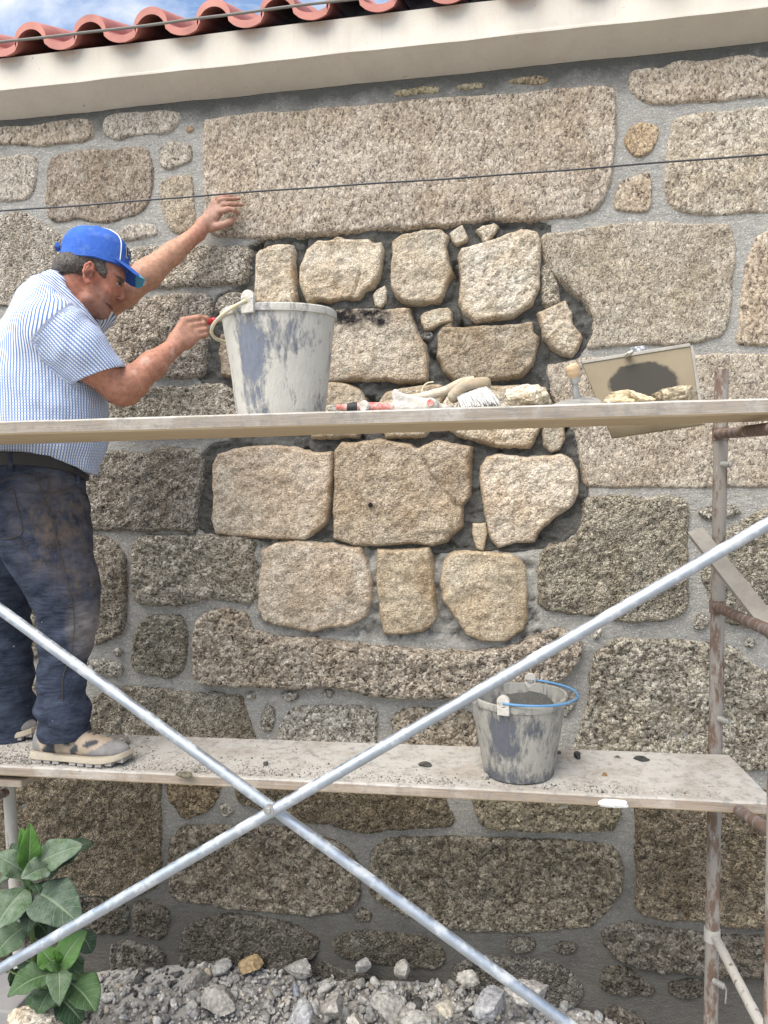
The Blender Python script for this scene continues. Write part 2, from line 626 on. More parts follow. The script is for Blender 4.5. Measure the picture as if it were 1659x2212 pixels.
def mortar_mat(name, base, dark, wet=False):
    m, t, bs, co = new_mat(name)
    n1 = noise(t, co, 5, 5, 0.6)
    n2 = noise(t, co, 160, 4, 0.7)
    n3 = noise(t, mapping(t, co, (1, 1, 2.4)), 24, 5, 0.65)
    c = mix(t, ramp(t, n1.outputs[0], [(0.35, 0.0), (0.7, 1.0)]), base, dark)
    c = mix(t, math_(t, 'MULTIPLY', ramp(t, n3.outputs[0], [(0.40, 0.0), (0.66, 1.0)]), 0.5), c, tuple(x * 0.60 for x in base))
    gs = nd(t, 'ShaderNodeTexVoronoi', {'Vector': co, 'Scale': 260.0})
    gc = nd(t, 'ShaderNodeSeparateColor', {0: gs.outputs['Color']})
    c = mix(t, ramp(t, gc.outputs[0], [(0.0, 0.55), (0.2, 0.0), (0.82, 0.0), (1.0, 0.6)]), c, mix(t, ramp(t, gc.outputs[0], [(0.45, 0.0), (0.55, 1.0)]), tuple(x * 0.4 for x in base), tuple(min(1, x * 1.7) for x in base)))
    st = noise(t, mapping(t, co, (0.7, 1, 1.6)), 11, 7, 0.75, 0.6)
    c = mix(t, ramp(t, st.outputs[0], [(0.52, 0.0), (0.70, 0.55)]), c, (base[0] * 1.22, base[1] * 1.2, base[2] * 1.1))
    c = mix(t, math_(t, 'MULTIPLY', ramp(t, n2.outputs[0], [(0.45, 0.0), (0.75, 1.0)]), 0.3), c, tuple(min(1, x * 1.5) for x in base))
    if not wet:
        # damp, splash dirt and the plank's shade painted into a ragged dark wall foot
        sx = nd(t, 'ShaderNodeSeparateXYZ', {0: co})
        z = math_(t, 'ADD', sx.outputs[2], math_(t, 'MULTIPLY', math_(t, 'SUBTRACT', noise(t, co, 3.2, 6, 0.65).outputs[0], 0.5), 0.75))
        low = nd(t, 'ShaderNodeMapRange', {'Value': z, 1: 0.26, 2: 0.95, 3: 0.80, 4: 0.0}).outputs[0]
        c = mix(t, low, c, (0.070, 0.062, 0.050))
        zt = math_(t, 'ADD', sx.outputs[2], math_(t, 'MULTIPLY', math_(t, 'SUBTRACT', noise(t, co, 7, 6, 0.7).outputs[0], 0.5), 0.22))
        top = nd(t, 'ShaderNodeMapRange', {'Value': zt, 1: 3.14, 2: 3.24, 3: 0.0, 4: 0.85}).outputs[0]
        c = mix(t, top, c, (0.075, 0.075, 0.068))  # eave shade painted into the mortar as a ragged dark strip
    h = math_(t, 'ADD', n2.outputs[0], math_(t, 'MULTIPLY', n3.outputs[0], 1.6))
    h = math_(t, 'ADD', h, math_(t, 'MULTIPLY', noise(t, co, 420, 2).outputs[0], 0.5))
    setb(t, bs, c, 0.62 if wet else 0.95, h, 0.8, 0.008, spec=0.35 if wet else 0.2)
    return m


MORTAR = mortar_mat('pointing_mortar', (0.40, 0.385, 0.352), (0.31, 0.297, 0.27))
FRESH = mortar_mat('fresh_mortar', (0.105, 0.103, 0.093), (0.068, 0.067, 0.061), True)


def plain(name, col, rough=0.6, var=0.25, scale=30, bump=0.3, bd=0.002, metal=0.0, spec=0.4, second=None, smask=(0.5, 0.65), sscale=9):
    m, t, bs, co = new_mat(name)
    n = noise(t, co, scale, 5, 0.6)
    c = mix(t, n.outputs[0], tuple(x * (1 - var) for x in col), tuple(min(1, x * (1 + var)) for x in col))
    h = n.outputs[0]
    if second:
        k = noise(t, co, sscale, 6, 0.7)
        c = mix(t, ramp(t, k.outputs[0], [(smask[0], 0.0), (smask[1], 1.0)]), c, second)
        h = math_(t, 'ADD', h, k.outputs[0])
    setb(t, bs, c, rough, h, bump, bd, metal, spec)
    return m


def plaster_mat():
    m, t, bs, co = new_mat('painted_render')
    n = noise(t, co, 3.0, 6, 0.65)
    st = noise(t, mapping(t, co, (2.5, 2.5, 0.5)), 6, 6, 0.7)
    c = mix(t, ramp(t, n.outputs[0], [(0.35, 0.0), (0.7, 1.0)]), (0.58, 0.54, 0.465), (0.49, 0.45, 0.38))
    c = mix(t, ramp(t, st.outputs[0], [(0.50, 0.0), (0.74, 0.5)]), c, (0.47, 0.39, 0.33))
    dr = noise(t, mapping(t, co, (9, 9, 0.6)), 4, 6, 0.75)
    c = mix(t, ramp(t, dr.outputs[0], [(0.58, 0.0), (0.72, 0.35)]), c, (0.40, 0.34, 0.27))
    sp = noise(t, co, 55, 3, 0.6)
    c = mix(t, ramp(t, sp.outputs[0], [(0.70, 0.0), (0.76, 0.6)]), c, (0.2, 0.16, 0.13))
    setb(t, bs, c, 0.85, math_(t, 'ADD', st.outputs[0], noise(t, co, 120, 3).outputs[0]), 0.25, 0.003, spec=0.2)
    return m


PLASTER = plaster_mat()


def tile_mat():
    m, t, bs, co = new_mat('terracotta')
    oi = nd(t, 'ShaderNodeObjectInfo')
    n = noise(t, co, 9, 5, 0.6)
    c = mix(t, ramp(t, n.outputs[0], [(0.3, 0.0), (0.7, 1.0)]), (0.27, 0.082, 0.06), (0.46, 0.165, 0.12))
    dk = noise(t, co, 30, 6, 0.75)
    c = mix(t, ramp(t, dk.outputs[0], [(0.56, 0.0), (0.72, 0.5)]), c, (0.14, 0.075, 0.06))
    c = mix(t, math_(t, 'MULTIPLY', oi.outputs['Random'], 0.4), c, (0.5, 0.21, 0.165))
    k = noise(t, mapping(t, co, (6, 1.0, 1.0)), 14, 4, 0.6)
    c = mix(t, ramp(t, k.outputs[0], [(0.6, 0.0), (0.85, 0.4)]), c, (0.5, 0.30, 0.25))
    setb(t, bs, c, 0.5, n.outputs[0], 0.2, 0.003, spec=0.4)
    return m


TILE = tile_mat()


def wood_mat(name, a, b, dust=None, amt=0.0, rough=0.85):
    m, t, bs, co = new_mat(name)
    g = noise(t, mapping(t, co, (1.6, 26, 34)), 3.0, 6, 0.65, 0.6)
    k = noise(t, mapping(t, co, (3, 60, 90)), 4.0, 3, 0.6)
    c = mix(t, ramp(t, g.outputs[0], [(0.3, 0.0), (0.7, 1.0)]), a, b)
    c = mix(t, ramp(t, k.outputs[0], [(0.62, 0.0), (0.72, 0.7)]), c, tuple(x * 0.35 for x in a))
    if dust:
        d = noise(t, co, 7, 7, 0.7)
        c = mix(t, ramp(t, d.outputs[0], [(0.5 - amt * 0.35, 0.0), (0.72 - amt * 0.3, 0.95)]), c, dust)
        d2 = noise(t, co, 34, 8, 0.8)
        c = mix(t, ramp(t, d2.outputs[0], [(0.50, 0.0), (0.62, 0.8)]), c, tuple(x * 0.5 for x in dust))
    setb(t, bs, c, rough, math_(t, 'ADD', g.outputs[0], k.outputs[0]), 0.4, 0.003, spec=0.15)
    return m


WOOD_SIDE = wood_mat('plank_edge', (0.40, 0.33, 0.26), (0.24, 0.19, 0.145), (0.46, 0.42, 0.37), 0.05)
WOOD_SIDE_GREY = wood_mat('plank_edge_grey', (0.34, 0.295, 0.245), (0.225, 0.19, 0.155), (0.42, 0.395, 0.36), 0.05)
WOOD_UNDER = wood_mat('plank_underside', (0.54, 0.43, 0.29), (0.43, 0.33, 0.205))
WOOD_TOP = wood_mat('plank_dusty_top', (0.38, 0.33, 0.27), (0.28, 0.24, 0.2), (0.45, 0.43, 0.39), 0.6)
WOOD_PALE = wood_mat('pale_handle_wood', (0.58, 0.43, 0.28), (0.48, 0.34, 0.2), rough=0.5)
WOOD_BRUSH = wood_mat('brush_wood', (0.42, 0.33, 0.21), (0.27, 0.20, 0.125), (0.55, 0.50, 0.41), 0.25, rough=0.7)


def galv_mat():
    m, t, bs, co = new_mat('galvanised_steel')
    n = noise(t, mapping(t, co, (1, 1, 1)), 40, 5, 0.65)
    d = noise(t, co, 18, 6, 0.72)
    c = mix(t, n.outputs[0], (0.34, 0.38, 0.43), (0.50, 0.54, 0.58))
    dm = ramp(t, d.outputs[0], [(0.52, 0.0), (0.6, 1.0)])
    c = mix(t, math_(t, 'MULTIPLY', dm, 0.5), c, (0.42, 0.41, 0.385))
    sc = noise(t, mapping(t, co, (1.0, 1.0, 6.0), rot=(0, 0.6, 0)), 60, 3)
    c = mix(t, ramp(t, sc.outputs[0], [(0.70, 0.0), (0.74, 0.8)]), c, (0.06, 0.06, 0.065))
    met = math_(t, 'SUBTRACT', 0.9, math_(t, 'MULTIPLY', dm, 0.75))
    setb(t, bs, c, ramp(t, d.outputs[0], [(0.4, 0.40), (0.62, 0.75)]), n.outputs[0], 0.15, 0.001, met)
    return m


GALV = galv_mat()


def rust_pole(name, paint, amt):
    m, t, bs, co = new_mat(name)
    n = noise(t, mapping(t, co, (1, 1, 0.35)), 30, 6, 0.7)
    k = noise(t, mapping(t, co, (1, 1, 0.4)), 55, 5, 0.7)
    rust = mix(t, k.outputs[0], (0.10, 0.064, 0.046), (0.20, 0.135, 0.10))
    c = mix(t, ramp(t, n.outputs[0], [(amt, 0.0), (amt + 0.09, 1.0)]), rust, paint)
    c = mix(t, ramp(t, k.outputs[0], [(0.6, 0.0), (0.68, 0.8)]), c, (0.5, 0.48, 0.44))
    setb(t, bs, c, 0.8, math_(t, 'ADD', n.outputs[0], k.outputs[0]), 0.6, 0.003, spec=0.25)
    return m


POLE = rust_pole('rusty_scaffold_paint', (0.27, 0.245, 0.215), 0.43)
POLE_W = rust_pole('white_scaffold_paint', (0.42, 0.40, 0.36), 0.34)
POLE_R = rust_pole('dark_rusty_tube', (0.20, 0.17, 0.165), 0.50)


def bucket_mat(name, base, dirt, lo, hi, dark_dir):
    """scuffed grey plastic under dried cement wash; one side wiped cleaner"""
    m, t, bs, co = new_mat(name)
    n = noise(t, mapping(t, co, (1, 1, 0.4)), 20, 9, 0.78, 0.5)
    sc = noise(t, mapping(t, co, (2.2, 2.2, 0.5), rot=(0.3, 0.5, 0)), 40, 5, 0.7)
    at = nd(t, 'ShaderNodeAttribute', attribute_name='wipe')
    f = math_(t, 'ADD', n.outputs[0], math_(t, 'MULTIPLY', at.outputs['Fac'], -0.27))
    f = math_(t, 'ADD', f, math_(t, 'MULTIPLY', math_(t, 'SUBTRACT', sc.outputs[0], 0.5), 0.5))
    bc = mix(t, sc.outputs[0], base, tuple(x * 2.0 for x in base))
    dc = mix(t, noise(t, co, 30, 5).outputs[0], dirt, tuple(x * 0.8 for x in dirt))
    c = mix(t, ramp(t, f, [(lo, 0.0), (hi, 1.0)]), bc, dc)
    setb(t, bs, c, 0.7, math_(t, 'ADD', math_(t, 'ADD', n.outputs[0], sc.outputs[0]), math_(t, 'MULTIPLY', ramp(t, f, [(lo, 0.0), (hi, 1.0)]), 0.6)), 0.7, 0.005, spec=0.25)
    return m


BUCKET_A = bucket_mat('bucket_plastic_pale', (0.115, 0.125, 0.15), (0.54, 0.515, 0.455), 0.30, 0.45, 0)
BUCKET_B = bucket_mat('bucket_plastic_grey', (0.075, 0.08, 0.09), (0.39, 0.37, 0.325), 0.31, 0.49, 0)
ROPE_Y = plain('yellow_handle', (0.62, 0.54, 0.28), 0.6, second=(0.55, 0.52, 0.45), smask=(0.4, 0.6), sscale=60)
BLUE_WIRE = plain('blue_handle', (0.10, 0.24, 0.42), 0.45, second=(0.4, 0.42, 0.44), smask=(0.62, 0.7), sscale=80)
DRYCEM = plain('dried_cement', (0.5, 0.47, 0.42), 0.95, 0.3, 60, 0.8, 0.006, spec=0.1)
RED = plain('red_plastic', (0.46, 0.12, 0.10), 0.7, 0.3, 40, second=(0.55, 0.40, 0.35), smask=(0.40, 0.60), sscale=60)
REDCLEAN = plain('red_handle', (0.42, 0.02, 0.025), 0.4, 0.2, 40)
BLACK = plain('black_rubber', (0.02, 0.02, 0.022), 0.6)
STEEL = plain('worn_steel', (0.42, 0.42, 0.41), 0.45, 0.3, 50, metal=0.7, second=(0.34, 0.32, 0.28), smask=(0.45, 0.62), sscale=30)
STEEL_D = plain('dirty_steel', (0.34, 0.33, 0.3), 0.6, 0.3, 50, metal=0.3, second=(0.16, 0.15, 0.13), smask=(0.5, 0.66), sscale=25)
ALU = plain('dusty_aluminium', (0.36, 0.335, 0.29), 0.6, 0.25, 40, metal=0.3, second=(0.28, 0.255, 0.22), smask=(0.4, 0.6), sscale=20)
WIRE_D = plain('dark_wire', (0.05, 0.052, 0.058), 0.5, metal=0.3)
WIRE_G = plain('grey_cable', (0.17, 0.16, 0.14), 0.7)
BRISTLE = plain('bristles', (0.62, 0.61, 0.58), 0.8, 0.5, 120, second=(0.36, 0.35, 0.33), smask=(0.5, 0.7), sscale=60)
BLOCK = plain('concrete_block', (0.26, 0.25, 0.245), 0.9, 0.2, 20, 0.5, 0.004)
ROCKW = granite('pale_rock', 70, [(0.1, (0.25, 0.22, 0.18)), (0.5, (0.52, 0.48, 0.42)), (0.9, (0.72, 0.69, 0.63))], (0.8, 0.66, 0.46), 0.6, 0.7, 0.006)


def attr_mat(name, rough=0.7, bump=0.3, bscale=120, bd=0.002, sss=0.0, spec=0.3, var=0.15):
    m, t, bs, co = new_mat(name)
    at = nd(t, 'ShaderNodeAttribute', attribute_name='col')
    n = noise(t, co, bscale, 4, 0.65)
    v = ramp(t, noise(t, co, bscale * 0.25, 5, 0.65).outputs[0], [(0.3, 1 - var), (0.7, 1 + var)])
    c = mix(t, 1.0, at.outputs['Color'], v, 'MULTIPLY')
    setb(t, bs, c, rough, n.outputs[0], bump, bd, spec=spec)
    if sss:
        bs.inputs['Subsurface Weight'].default_value = sss
        bs.inputs['Subsurface Radius'].default_value = (0.012, 0.005, 0.003)
        bs.inputs['Subsurface Scale'].default_value = 0.5
    return m


SKIN = attr_mat('skin', 0.55, 0.6, 260, 0.0024, 0.06, 0.35, 0.26)
RUBBLE = attr_mat('rubble', 0.95, 0.9, 260, 0.008, 0, 0.1, 0.5)
SHOE = attr_mat('shoe_leather', 0.75, 0.3, 90, 0.002, 0, 0.25, 0.25)
SOLE = plain('shoe_sole', (0.42, 0.36, 0.27), 0.8, 0.2, 30, second=(0.3, 0.28, 0.25), smask=(0.5, 0.65), sscale=30)
TREAD = plain('shoe_tread', (0.30, 0.28, 0.26), 0.85, 0.2, 30)


def shirt_mat():
    m, t, bs, co = new_mat('striped_cotton')
    at = nd(t, 'ShaderNodeAttribute', attribute_name='suv')
    sx = nd(t, 'ShaderNodeSeparateXYZ', {0: at.outputs['Vector']})

    def stripe(s, per, lo, hi):
        w = math_(t, 'SINE', math_(t, 'MULTIPLY', s, 2 * math.pi / per))
        return nd(t, 'ShaderNodeMapRange', {'Value': w, 1: lo, 2: hi, 3: 0.0, 4: 1.0}).outputs[0]
    a = stripe(sx.outputs[0], 0.0082, 0.0, 0.4)
    b = stripe(sx.outputs[1], 0.0082, 0.25, 0.6)
    b = math_(t, 'MULTIPLY', b, sx.outputs[2])
    c = mix(t, a, (0.66, 0.67, 0.68), (0.09, 0.165, 0.38))
    c = mix(t, b, c, (0.28, 0.37, 0.55))
    n = noise(t, co, 500, 2)
    f = noise(t, co, 28, 4, 0.6)
    setb(t, bs, c, 0.85, math_(t, 'ADD', math_(t, 'MULTIPLY', n.outputs[0], 0.15), f.outputs[0]), 0.5, 0.006, spec=0.15)
    return m


SHIRT = shirt_mat()


def jeans_mat():
    m, t, bs, co = new_mat('worn_denim')
    at = nd(t, 'ShaderNodeAttribute', attribute_name='col')
    n = noise(t, mapping(t, co, (1, 1, 2.2)), 16, 6, 0.65)
    w = noise(t, mapping(t, co, (1.0, 1.0, 3.4)), 13, 4, 0.55, 0.8)
    c = mix(t, ramp(t, n.outputs[0], [(0.35, 0.0), (0.72, 1.0)]), (0.018, 0.023, 0.038), (0.064, 0.077, 0.112))
    sp = nd(t, 'ShaderNodeSeparateColor', {0: at.outputs['Color']})
    dn = noise(t, mapping(t, co, (1, 1, 0.7)), 26, 8, 0.78)
    dirt = math_(t, 'MULTIPLY', sp.outputs[0], ramp(t, dn.outputs[0], [(0.42, 0.0), (0.62, 1.0)]))
    c = mix(t, math_(t, 'MULTIPLY', dirt, 0.9), c, (0.165, 0.122, 0.085))
    dst = math_(t, 'MULTIPLY', sp.outputs[1], ramp(t, n.outputs[0], [(0.3, 0.35), (0.6, 1.0)]))
    c = mix(t, dst, c, (0.34, 0.30, 0.27))
    fade = math_(t, 'MULTIPLY', ramp(t, w.outputs[0], [(0.5, 0.0), (0.75, 0.35)]), 0.6)
    c = mix(t, fade, c, (0.075, 0.085, 0.115))
    sp2 = noise(t, co, 70, 2)
    c = mix(t, ramp(t, sp2.outputs[0], [(0.745, 0.0), (0.765, 0.8)]), c, (0.4, 0.37, 0.32))
    twill = noise(t, mapping(t, co, (1, 1, 0.6)), 380, 2)
    h = math_(t, 'ADD', math_(t, 'MULTIPLY', w.outputs[0], 1.6), math_(t, 'MULTIPLY', twill.outputs[0], 0.12))
    setb(t, bs, c, 0.9, h, 0.6, 0.012, spec=0.15)
    return m


JEANS = jeans_mat()
STITCH = plain('seam_thread', (0.075, 0.06, 0.042), 0.8)
LEATHER = plain('belt_leather', (0.018, 0.017, 0.018), 0.5)
CAPBLUE = plain('cap_cotton', (0.055, 0.135, 0.47), 0.95, 0.30, 22, 0.7, 0.006, spec=0.05, second=(0.12, 0.20, 0.48), smask=(0.52, 0.72), sscale=26)
CAPCYAN = plain('cap_trim', (0.10, 0.42, 0.60), 0.85)
CAPWHITE = plain('white_trim', (0.75, 0.75, 0.74), 0.8, 0.1)
CAPTEXT = plain('dark_embroidery', (0.05, 0.035, 0.05), 0.9)
HAIR = plain('hair', (0.075, 0.064, 0.055), 0.85, 0.5, 300, 0.9, 0.005, second=(0.23, 0.205, 0.18), smask=(0.42, 0.66), sscale=150)


def leaf_mat():
    m, t, bs, co = new_mat('dusty_leaf')
    at = nd(t, 'ShaderNodeAttribute', attribute_name='luv')          # x along, y across -1..1, z dust
    s = nd(t, 'ShaderNodeSeparateXYZ', {0: at.outputs['Vector']})
    ay = math_(t, 'ABSOLUTE', s.outputs[1])
    mid = nd(t, 'ShaderNodeMapRange', {'Value': ay, 1: 0.03, 2: 0.09, 3: 1.0, 4: 0.0}).outputs[0]
    v = math_(t, 'SINE', math_(t, 'MULTIPLY', math_(t, 'SUBTRACT', s.outputs[0], math_(t, 'MULTIPLY', ay, 0.22)), 50.0))
    ven = nd(t, 'ShaderNodeMapRange', {'Value': v, 1: 0.88, 2: 1.0, 3: 0.0, 4: 0.6}).outputs[0]
    ven = math_(t, 'MAXIMUM', mid, ven)
    n = noise(t, co, 26, 5, 0.6)
    oi = nd(t, 'ShaderNodeAttribute', attribute_name='col')
    g = mix(t, 1.0, mix(t, n.outputs[0], (0.62, 0.62, 0.62), (1.3, 1.3, 1.3)), oi.outputs['Color'], 'MULTIPLY')
    c = mix(t, math_(t, 'MULTIPLY', ven, 0.6), g, (0.21, 0.28, 0.15))
    d = noise(t, co, 34, 7, 0.72)
    dm = math_(t, 'MULTIPLY', ramp(t, d.outputs[0], [(0.34, 0.15), (0.62, 1.0)]), s.outputs[2])
    c = mix(t, math_(t, 'MULTIPLY', dm, .72), c, (0.25, 0.285, 0.24))
    h = math_(t, 'ADD', math_(t, 'MULTIPLY', ven, -1.0), n.outputs[0])
    setb(t, bs, c, 0.75, h, 0.6, 0.004, spec=0.2)
    bs.inputs['Subsurface Weight'].default_value = 0.0
    return m


LEAF = leaf_mat()
STEM = plain('plant_stem', (0.09, 0.13, 0.04), 0.6)
# ------------------------------------------------------------------ the house: wall, stones, eaves, roof
rng = random.Random(7)


def back_poly(pts, Y=0.0):
    r = rays(pts)
    q = CAM + r * ((Y - CAM[1]) / r[:, 1])[:, None]
    return q[:, [0, 2]]


def seg_dist(Q, poly):
    """signed distance, positive inside"""
    A = poly
    B = np.roll(poly, -1, 0)
    out = np.full(len(Q), 1e9)
    ins = np.zeros(len(Q), bool)
    for a, b in zip(A, B):
        ab = b - a
        t = np.clip(((Q - a) @ ab) / (ab @ ab + 1e-12), 0, 1)
        d = Q - a - t[:, None] * ab
        out = np.minimum(out, (d ** 2).sum(1))
        c = (a[1] > Q[:, 1]) != (b[1] > Q[:, 1])
        if abs(b[1] - a[1]) > 1e-12:
            ins ^= c & (Q[:, 0] < (b[0] - a[0]) * (Q[:, 1] - a[1]) / (b[1] - a[1]) + a[0])
    d = np.sqrt(out)
    return np.where(ins, d, -d)


def ragged(poly, step, amp, seed, rnd=1):
    for _ in range(rnd):                                    # one corner cut
        n = np.roll(poly, -1, 0)
        poly = np.stack([poly * 0.8 + n * 0.2, poly * 0.2 + n * 0.8], 1).reshape(-1, 2)
    n = np.roll(poly, -1, 0)
    out = []
    for a, b in zip(poly, n):
        L = np.linalg.norm(b - a)
        k = max(1, int(L / step))
        for i in range(k):
            out.append(a + (b - a) * i / k)
    out = np.array(out)
    p3 = np.stack([out[:, 0], np.full(len(out), seed * 3.1), out[:, 1]], 1)
    out[:, 0] += amp * (fbm(p3, 22, 3, seed) + 0.6 * fbm(p3, 70, 2, seed + 5))
    out[:, 1] += amp * (fbm(p3, 22, 3, seed + 31) + 0.6 * fbm(p3, 70, 2, seed + 55))
    return out


house = empty('stone_house', (0, 0.3, 0))
tag(house, 'old granite house wall with pale eaves and red roof tiles, a patch being rebuilt', 'house')

PATCH_U = [(535, 517), (700, 497), (900, 487), (1000, 476), (1185, 474), (1200, 540), (1240, 620), (1290, 680), (1285, 730),
           (1240, 785), (1190, 800), (1190, 850), (1230, 910), (1262, 980), (1275, 1060), (1260, 1140), (1190, 1190), (960, 1195),
           (800, 1185), (600, 1165), (420, 1158), (428, 1060), (438, 960), (510, 950), (515, 850), (420, 825), (445, 770),
           (455, 640), (530, 615)]
PATCH = ragged(back_poly(PATCH_U), 0.02, 0.012, 3)
SEMI_U = [(540, 1150), (560, 1160), (800, 1180), (1160, 1190), (1165, 1330), (1180, 1390), (1100, 1400), (700, 1385), (520, 1340)]
SEMI = ragged(back_poly(SEMI_U), 0.02, 0.012, 4)


def stone_mesh(poly, prot, rough, edge, g, seed, base=-0.006, tilt=0.0, ledge=None, grain=1.0, grow=0.0, crack=None):
    lo, hi = poly.min(0) - 0.03, poly.max(0) + 0.03
    nx, nz = int((hi[0] - lo[0]) / g) + 2, int((hi[1] - lo[1]) / g) + 2
    gx = lo[0] + g * np.arange(nx)
    gz = lo[1] + g * np.arange(nz)
    X, Z = np.meshgrid(gx, gz, indexing='ij')
    Q = np.stack([X.ravel(), Z.ravel()], 1)
    d = seg_dist(Q, poly) + grow
    p3 = np.stack([Q[:, 0], np.full(len(Q), seed * 1.7), Q[:, 1]], 1)
    t = np.clip(d / edge, 0, 1)
    body = base + (prot - base) * (1 - (1 - t) ** 3.4)
    n1 = fbm(p3, 7, 3, seed)
    n2 = fbm(p3, 26, 4, seed + 3, 0.6)
    n3 = np.abs(fbm(p3, 48, 3, seed + 11, 0.6))
    cd, cv = cellnoise(p3 + 0.006 * np.stack([n2, n1, n2], 1), 75, seed)
    n4 = np.abs(fbm(p3, 5.5, 2, seed + 21)) + 0.6 * np.abs(fbm(p3, 13, 2, seed + 27))
    hgt = rough * (0.7 * n1 + 0.9 * n2 - 0.9 * n3 - 1.3 * n4 + 0.5) + grain * rough * 0.30 * cv
    h = body + hgt * (0.25 + 0.75 * np.clip(d / 0.02, 0, 1)) * (d > -0.004)
    if tilt:
        h = h + tilt * (Q[:, 1] - poly[:, 1].mean())
    if ledge is not None:                                 # a sill stone whose top is an outward-sloping ledge
        h = h + ledge * np.clip((poly[:, 1].max() - Q[:, 1]) / 0.09 - 0.15 + 0.5 * n2, 0, 1) * (d > 0)
    if crack is not None:                                 # a hairline split
        dc = np.full(len(Q), 9.0)
        for a, b in zip(crack[:-1], crack[1:]):
            ab = b - a
            tt = np.clip(((Q - a) @ ab) / (ab @ ab), 0, 1)
            dc = np.minimum(dc, np.linalg.norm(Q + .004 * np.stack([n2, n3], 1) - a - tt[:, None] * ab, axis=1))
        h = h - 0.014 * np.exp(-(dc / .0035) ** 2)
    h = np.where(d < 0, base + np.maximum(d, -0.02) * 3.0, h)
    V = np.stack([Q[:, 0], -h, Q[:, 1]], 1)
    keep = (d > -0.018).reshape(nx, nz)
    cell = keep[:-1, :-1] & keep[1:, :-1] & keep[:-1, 1:] & keep[1:, 1:]
    I, J = np.nonzero(cell)
    a = I * nz + J
    Fq = np.stack([a, a + nz, a + nz + 1, a + 1], 1)
    u, inv = np.unique(Fq, return_inverse=True)
    return V[u], inv.reshape(-1, 4), d[u]


# (kind, zoom, outline, options)
ST = []


def S(kind, z, pts, **o):
    ST.append((kind, z, pts, o))


S('old', 'Z1', [(-300, 562), (0, 555), (60, 550), (130, 548), (200, 535), (260, 522), (330, 515), (390, 520), (405, 555), (400, 590), (370, 610), (300, 615), (250, 618), (180, 635), (120, 625), (0, 622), (-300, 628)], tint=(.95, .9, .85), gr=.35)
S('old', 'Z1', [(455, 515), (480, 495), (560, 490), (640, 485), (700, 478), (770, 488), (782, 505), (765, 545), (740, 570), (690, 580), (640, 578), (560, 590), (500, 603), (455, 585), (447, 550)], gr=.2)
S('old', 'Z1', [(-300, 690), (0, 685), (60, 672), (130, 673), (163, 690), (165, 740), (158, 800), (140, 850), (80, 870), (0, 875), (-300, 880)], gr=.2)
S('old', 'Z1', [(205, 730), (225, 680), (300, 660), (400, 645), (480, 650), (560, 642), (620, 635), (645, 650), (655, 700), (660, 780), (650, 850), (630, 900), (590, 930), (540, 935), (480, 962), (400, 958), (340, 945), (290, 960), (230, 955), (205, 930), (200, 860), (210, 800)], tint=(.82, .77, .74), gr=.4)
S('old', 'Z1', [(690, 650), (710, 618), (760, 612), (820, 620), (832, 660), (825, 700), (780, 715), (720, 733), (692, 715), (688, 680)], gr=.25)
S('old', 'Z1', [(692, 800), (715, 772), (770, 762), (825, 757), (835, 800), (840, 880), (848, 960), (830, 990), (790, 1018), (745, 1000), (715, 950), (703, 900), (695, 850)], tint=(.98, .93, .85), gr=.15)
S('old', 'Z1', [(803, 560), (812, 548), (832, 546), (840, 558), (830, 572), (810, 575)], tint=(.9, .78, .65))
LINTEL = U('Z1', [(885, 535), (900, 521), (1000, 505), (1100, 491), (1250, 487), (1400, 470), (1659, 455)]) + \
    U('Z2', [(200, 430), (400, 420), (600, 405), (800, 385), (985, 372), (997, 400), (998, 560), (992, 700), (975, 780), (950, 860), (920, 900), (850, 935), (720, 945), (600, 955), (450, 945), (400, 960), (250, 975), (0, 990)]) + \
    U('Z1', [(1500, 1002), (1300, 1015), (1100, 1030), (950, 1025), (905, 1005), (890, 950), (882, 750)])
S('old', 'U', LINTEL, prot=.014, rough=.005, label='big granite lintel', tint=(.97, .93, .9), gr=.08)
S('old', 'Z1', [(515, 1005), (545, 985), (600, 968), (650, 967), (680, 985), (688, 1010), (660, 1020), (600, 1030), (550, 1042), (525, 1035)], tint=(1.1, 1.1, 1.1), gr=.3)
S('rough', 'Z3', [(-330, 160), (0, 155), (80, 130), (160, 130), (210, 170), (260, 210), (330, 245), (370, 270), (400, 330), (420, 500), (380, 600), (250, 660), (100, 680), (0, 690), (-330, 690)], tint=(1.12, 1.08, 1.05), gr=.25, rough=.007, prot=.014)
S('rough', 'Z3', [(760, 390), (800, 350), (860, 345), (930, 335), (1020, 345), (1150, 340), (1250, 335), (1300, 345), (1380, 340), (1440, 330), (1468, 345), (1475, 420), (1465, 500), (1440, 550), (1360, 555), (1250, 565), (1150, 560), (1050, 575), (950, 570), (800, 580), (700, 560), (720, 450)], tint=(1.12, 1.09, 1.05), gr=.25, rough=.008)
S('rough', 'Z3', [(600, 720), (640, 680), (760, 645), (900, 640), (1050, 625), (1180, 620), (1250, 625), (1258, 700), (1245, 800), (1225, 900), (1215, 1000), (1200, 1085), (1170, 1100), (1060, 1112), (900, 1100), (700, 1060), (600, 900)], tint=(1.0, .95, .92), gr=.5, rough=.009)
S('rough', 'Z3', [(600, 1230), (680, 1190), (780, 1175), (900, 1180), (1000, 1170), (1080, 1178), (1180, 1160), (1270, 1155), (1350, 1175), (1395, 1200), (1415, 1280), (1420, 1400), (1300, 1450), (1000, 1455), (700, 1450), (620, 1340)], tint=(1.08, 1.05, 1.0), gr=.3, rough=.009)
S('rough', 'Z3', [(1290, 690), (1310, 650), (1360, 615), (1430, 612), (1480, 622), (1485, 660), (1475, 705), (1440, 715), (1390, 735), (1330, 745), (1295, 725)], tint=(1.15, 1.1, 1.05), gr=.25, prot=.03, base=-.02)
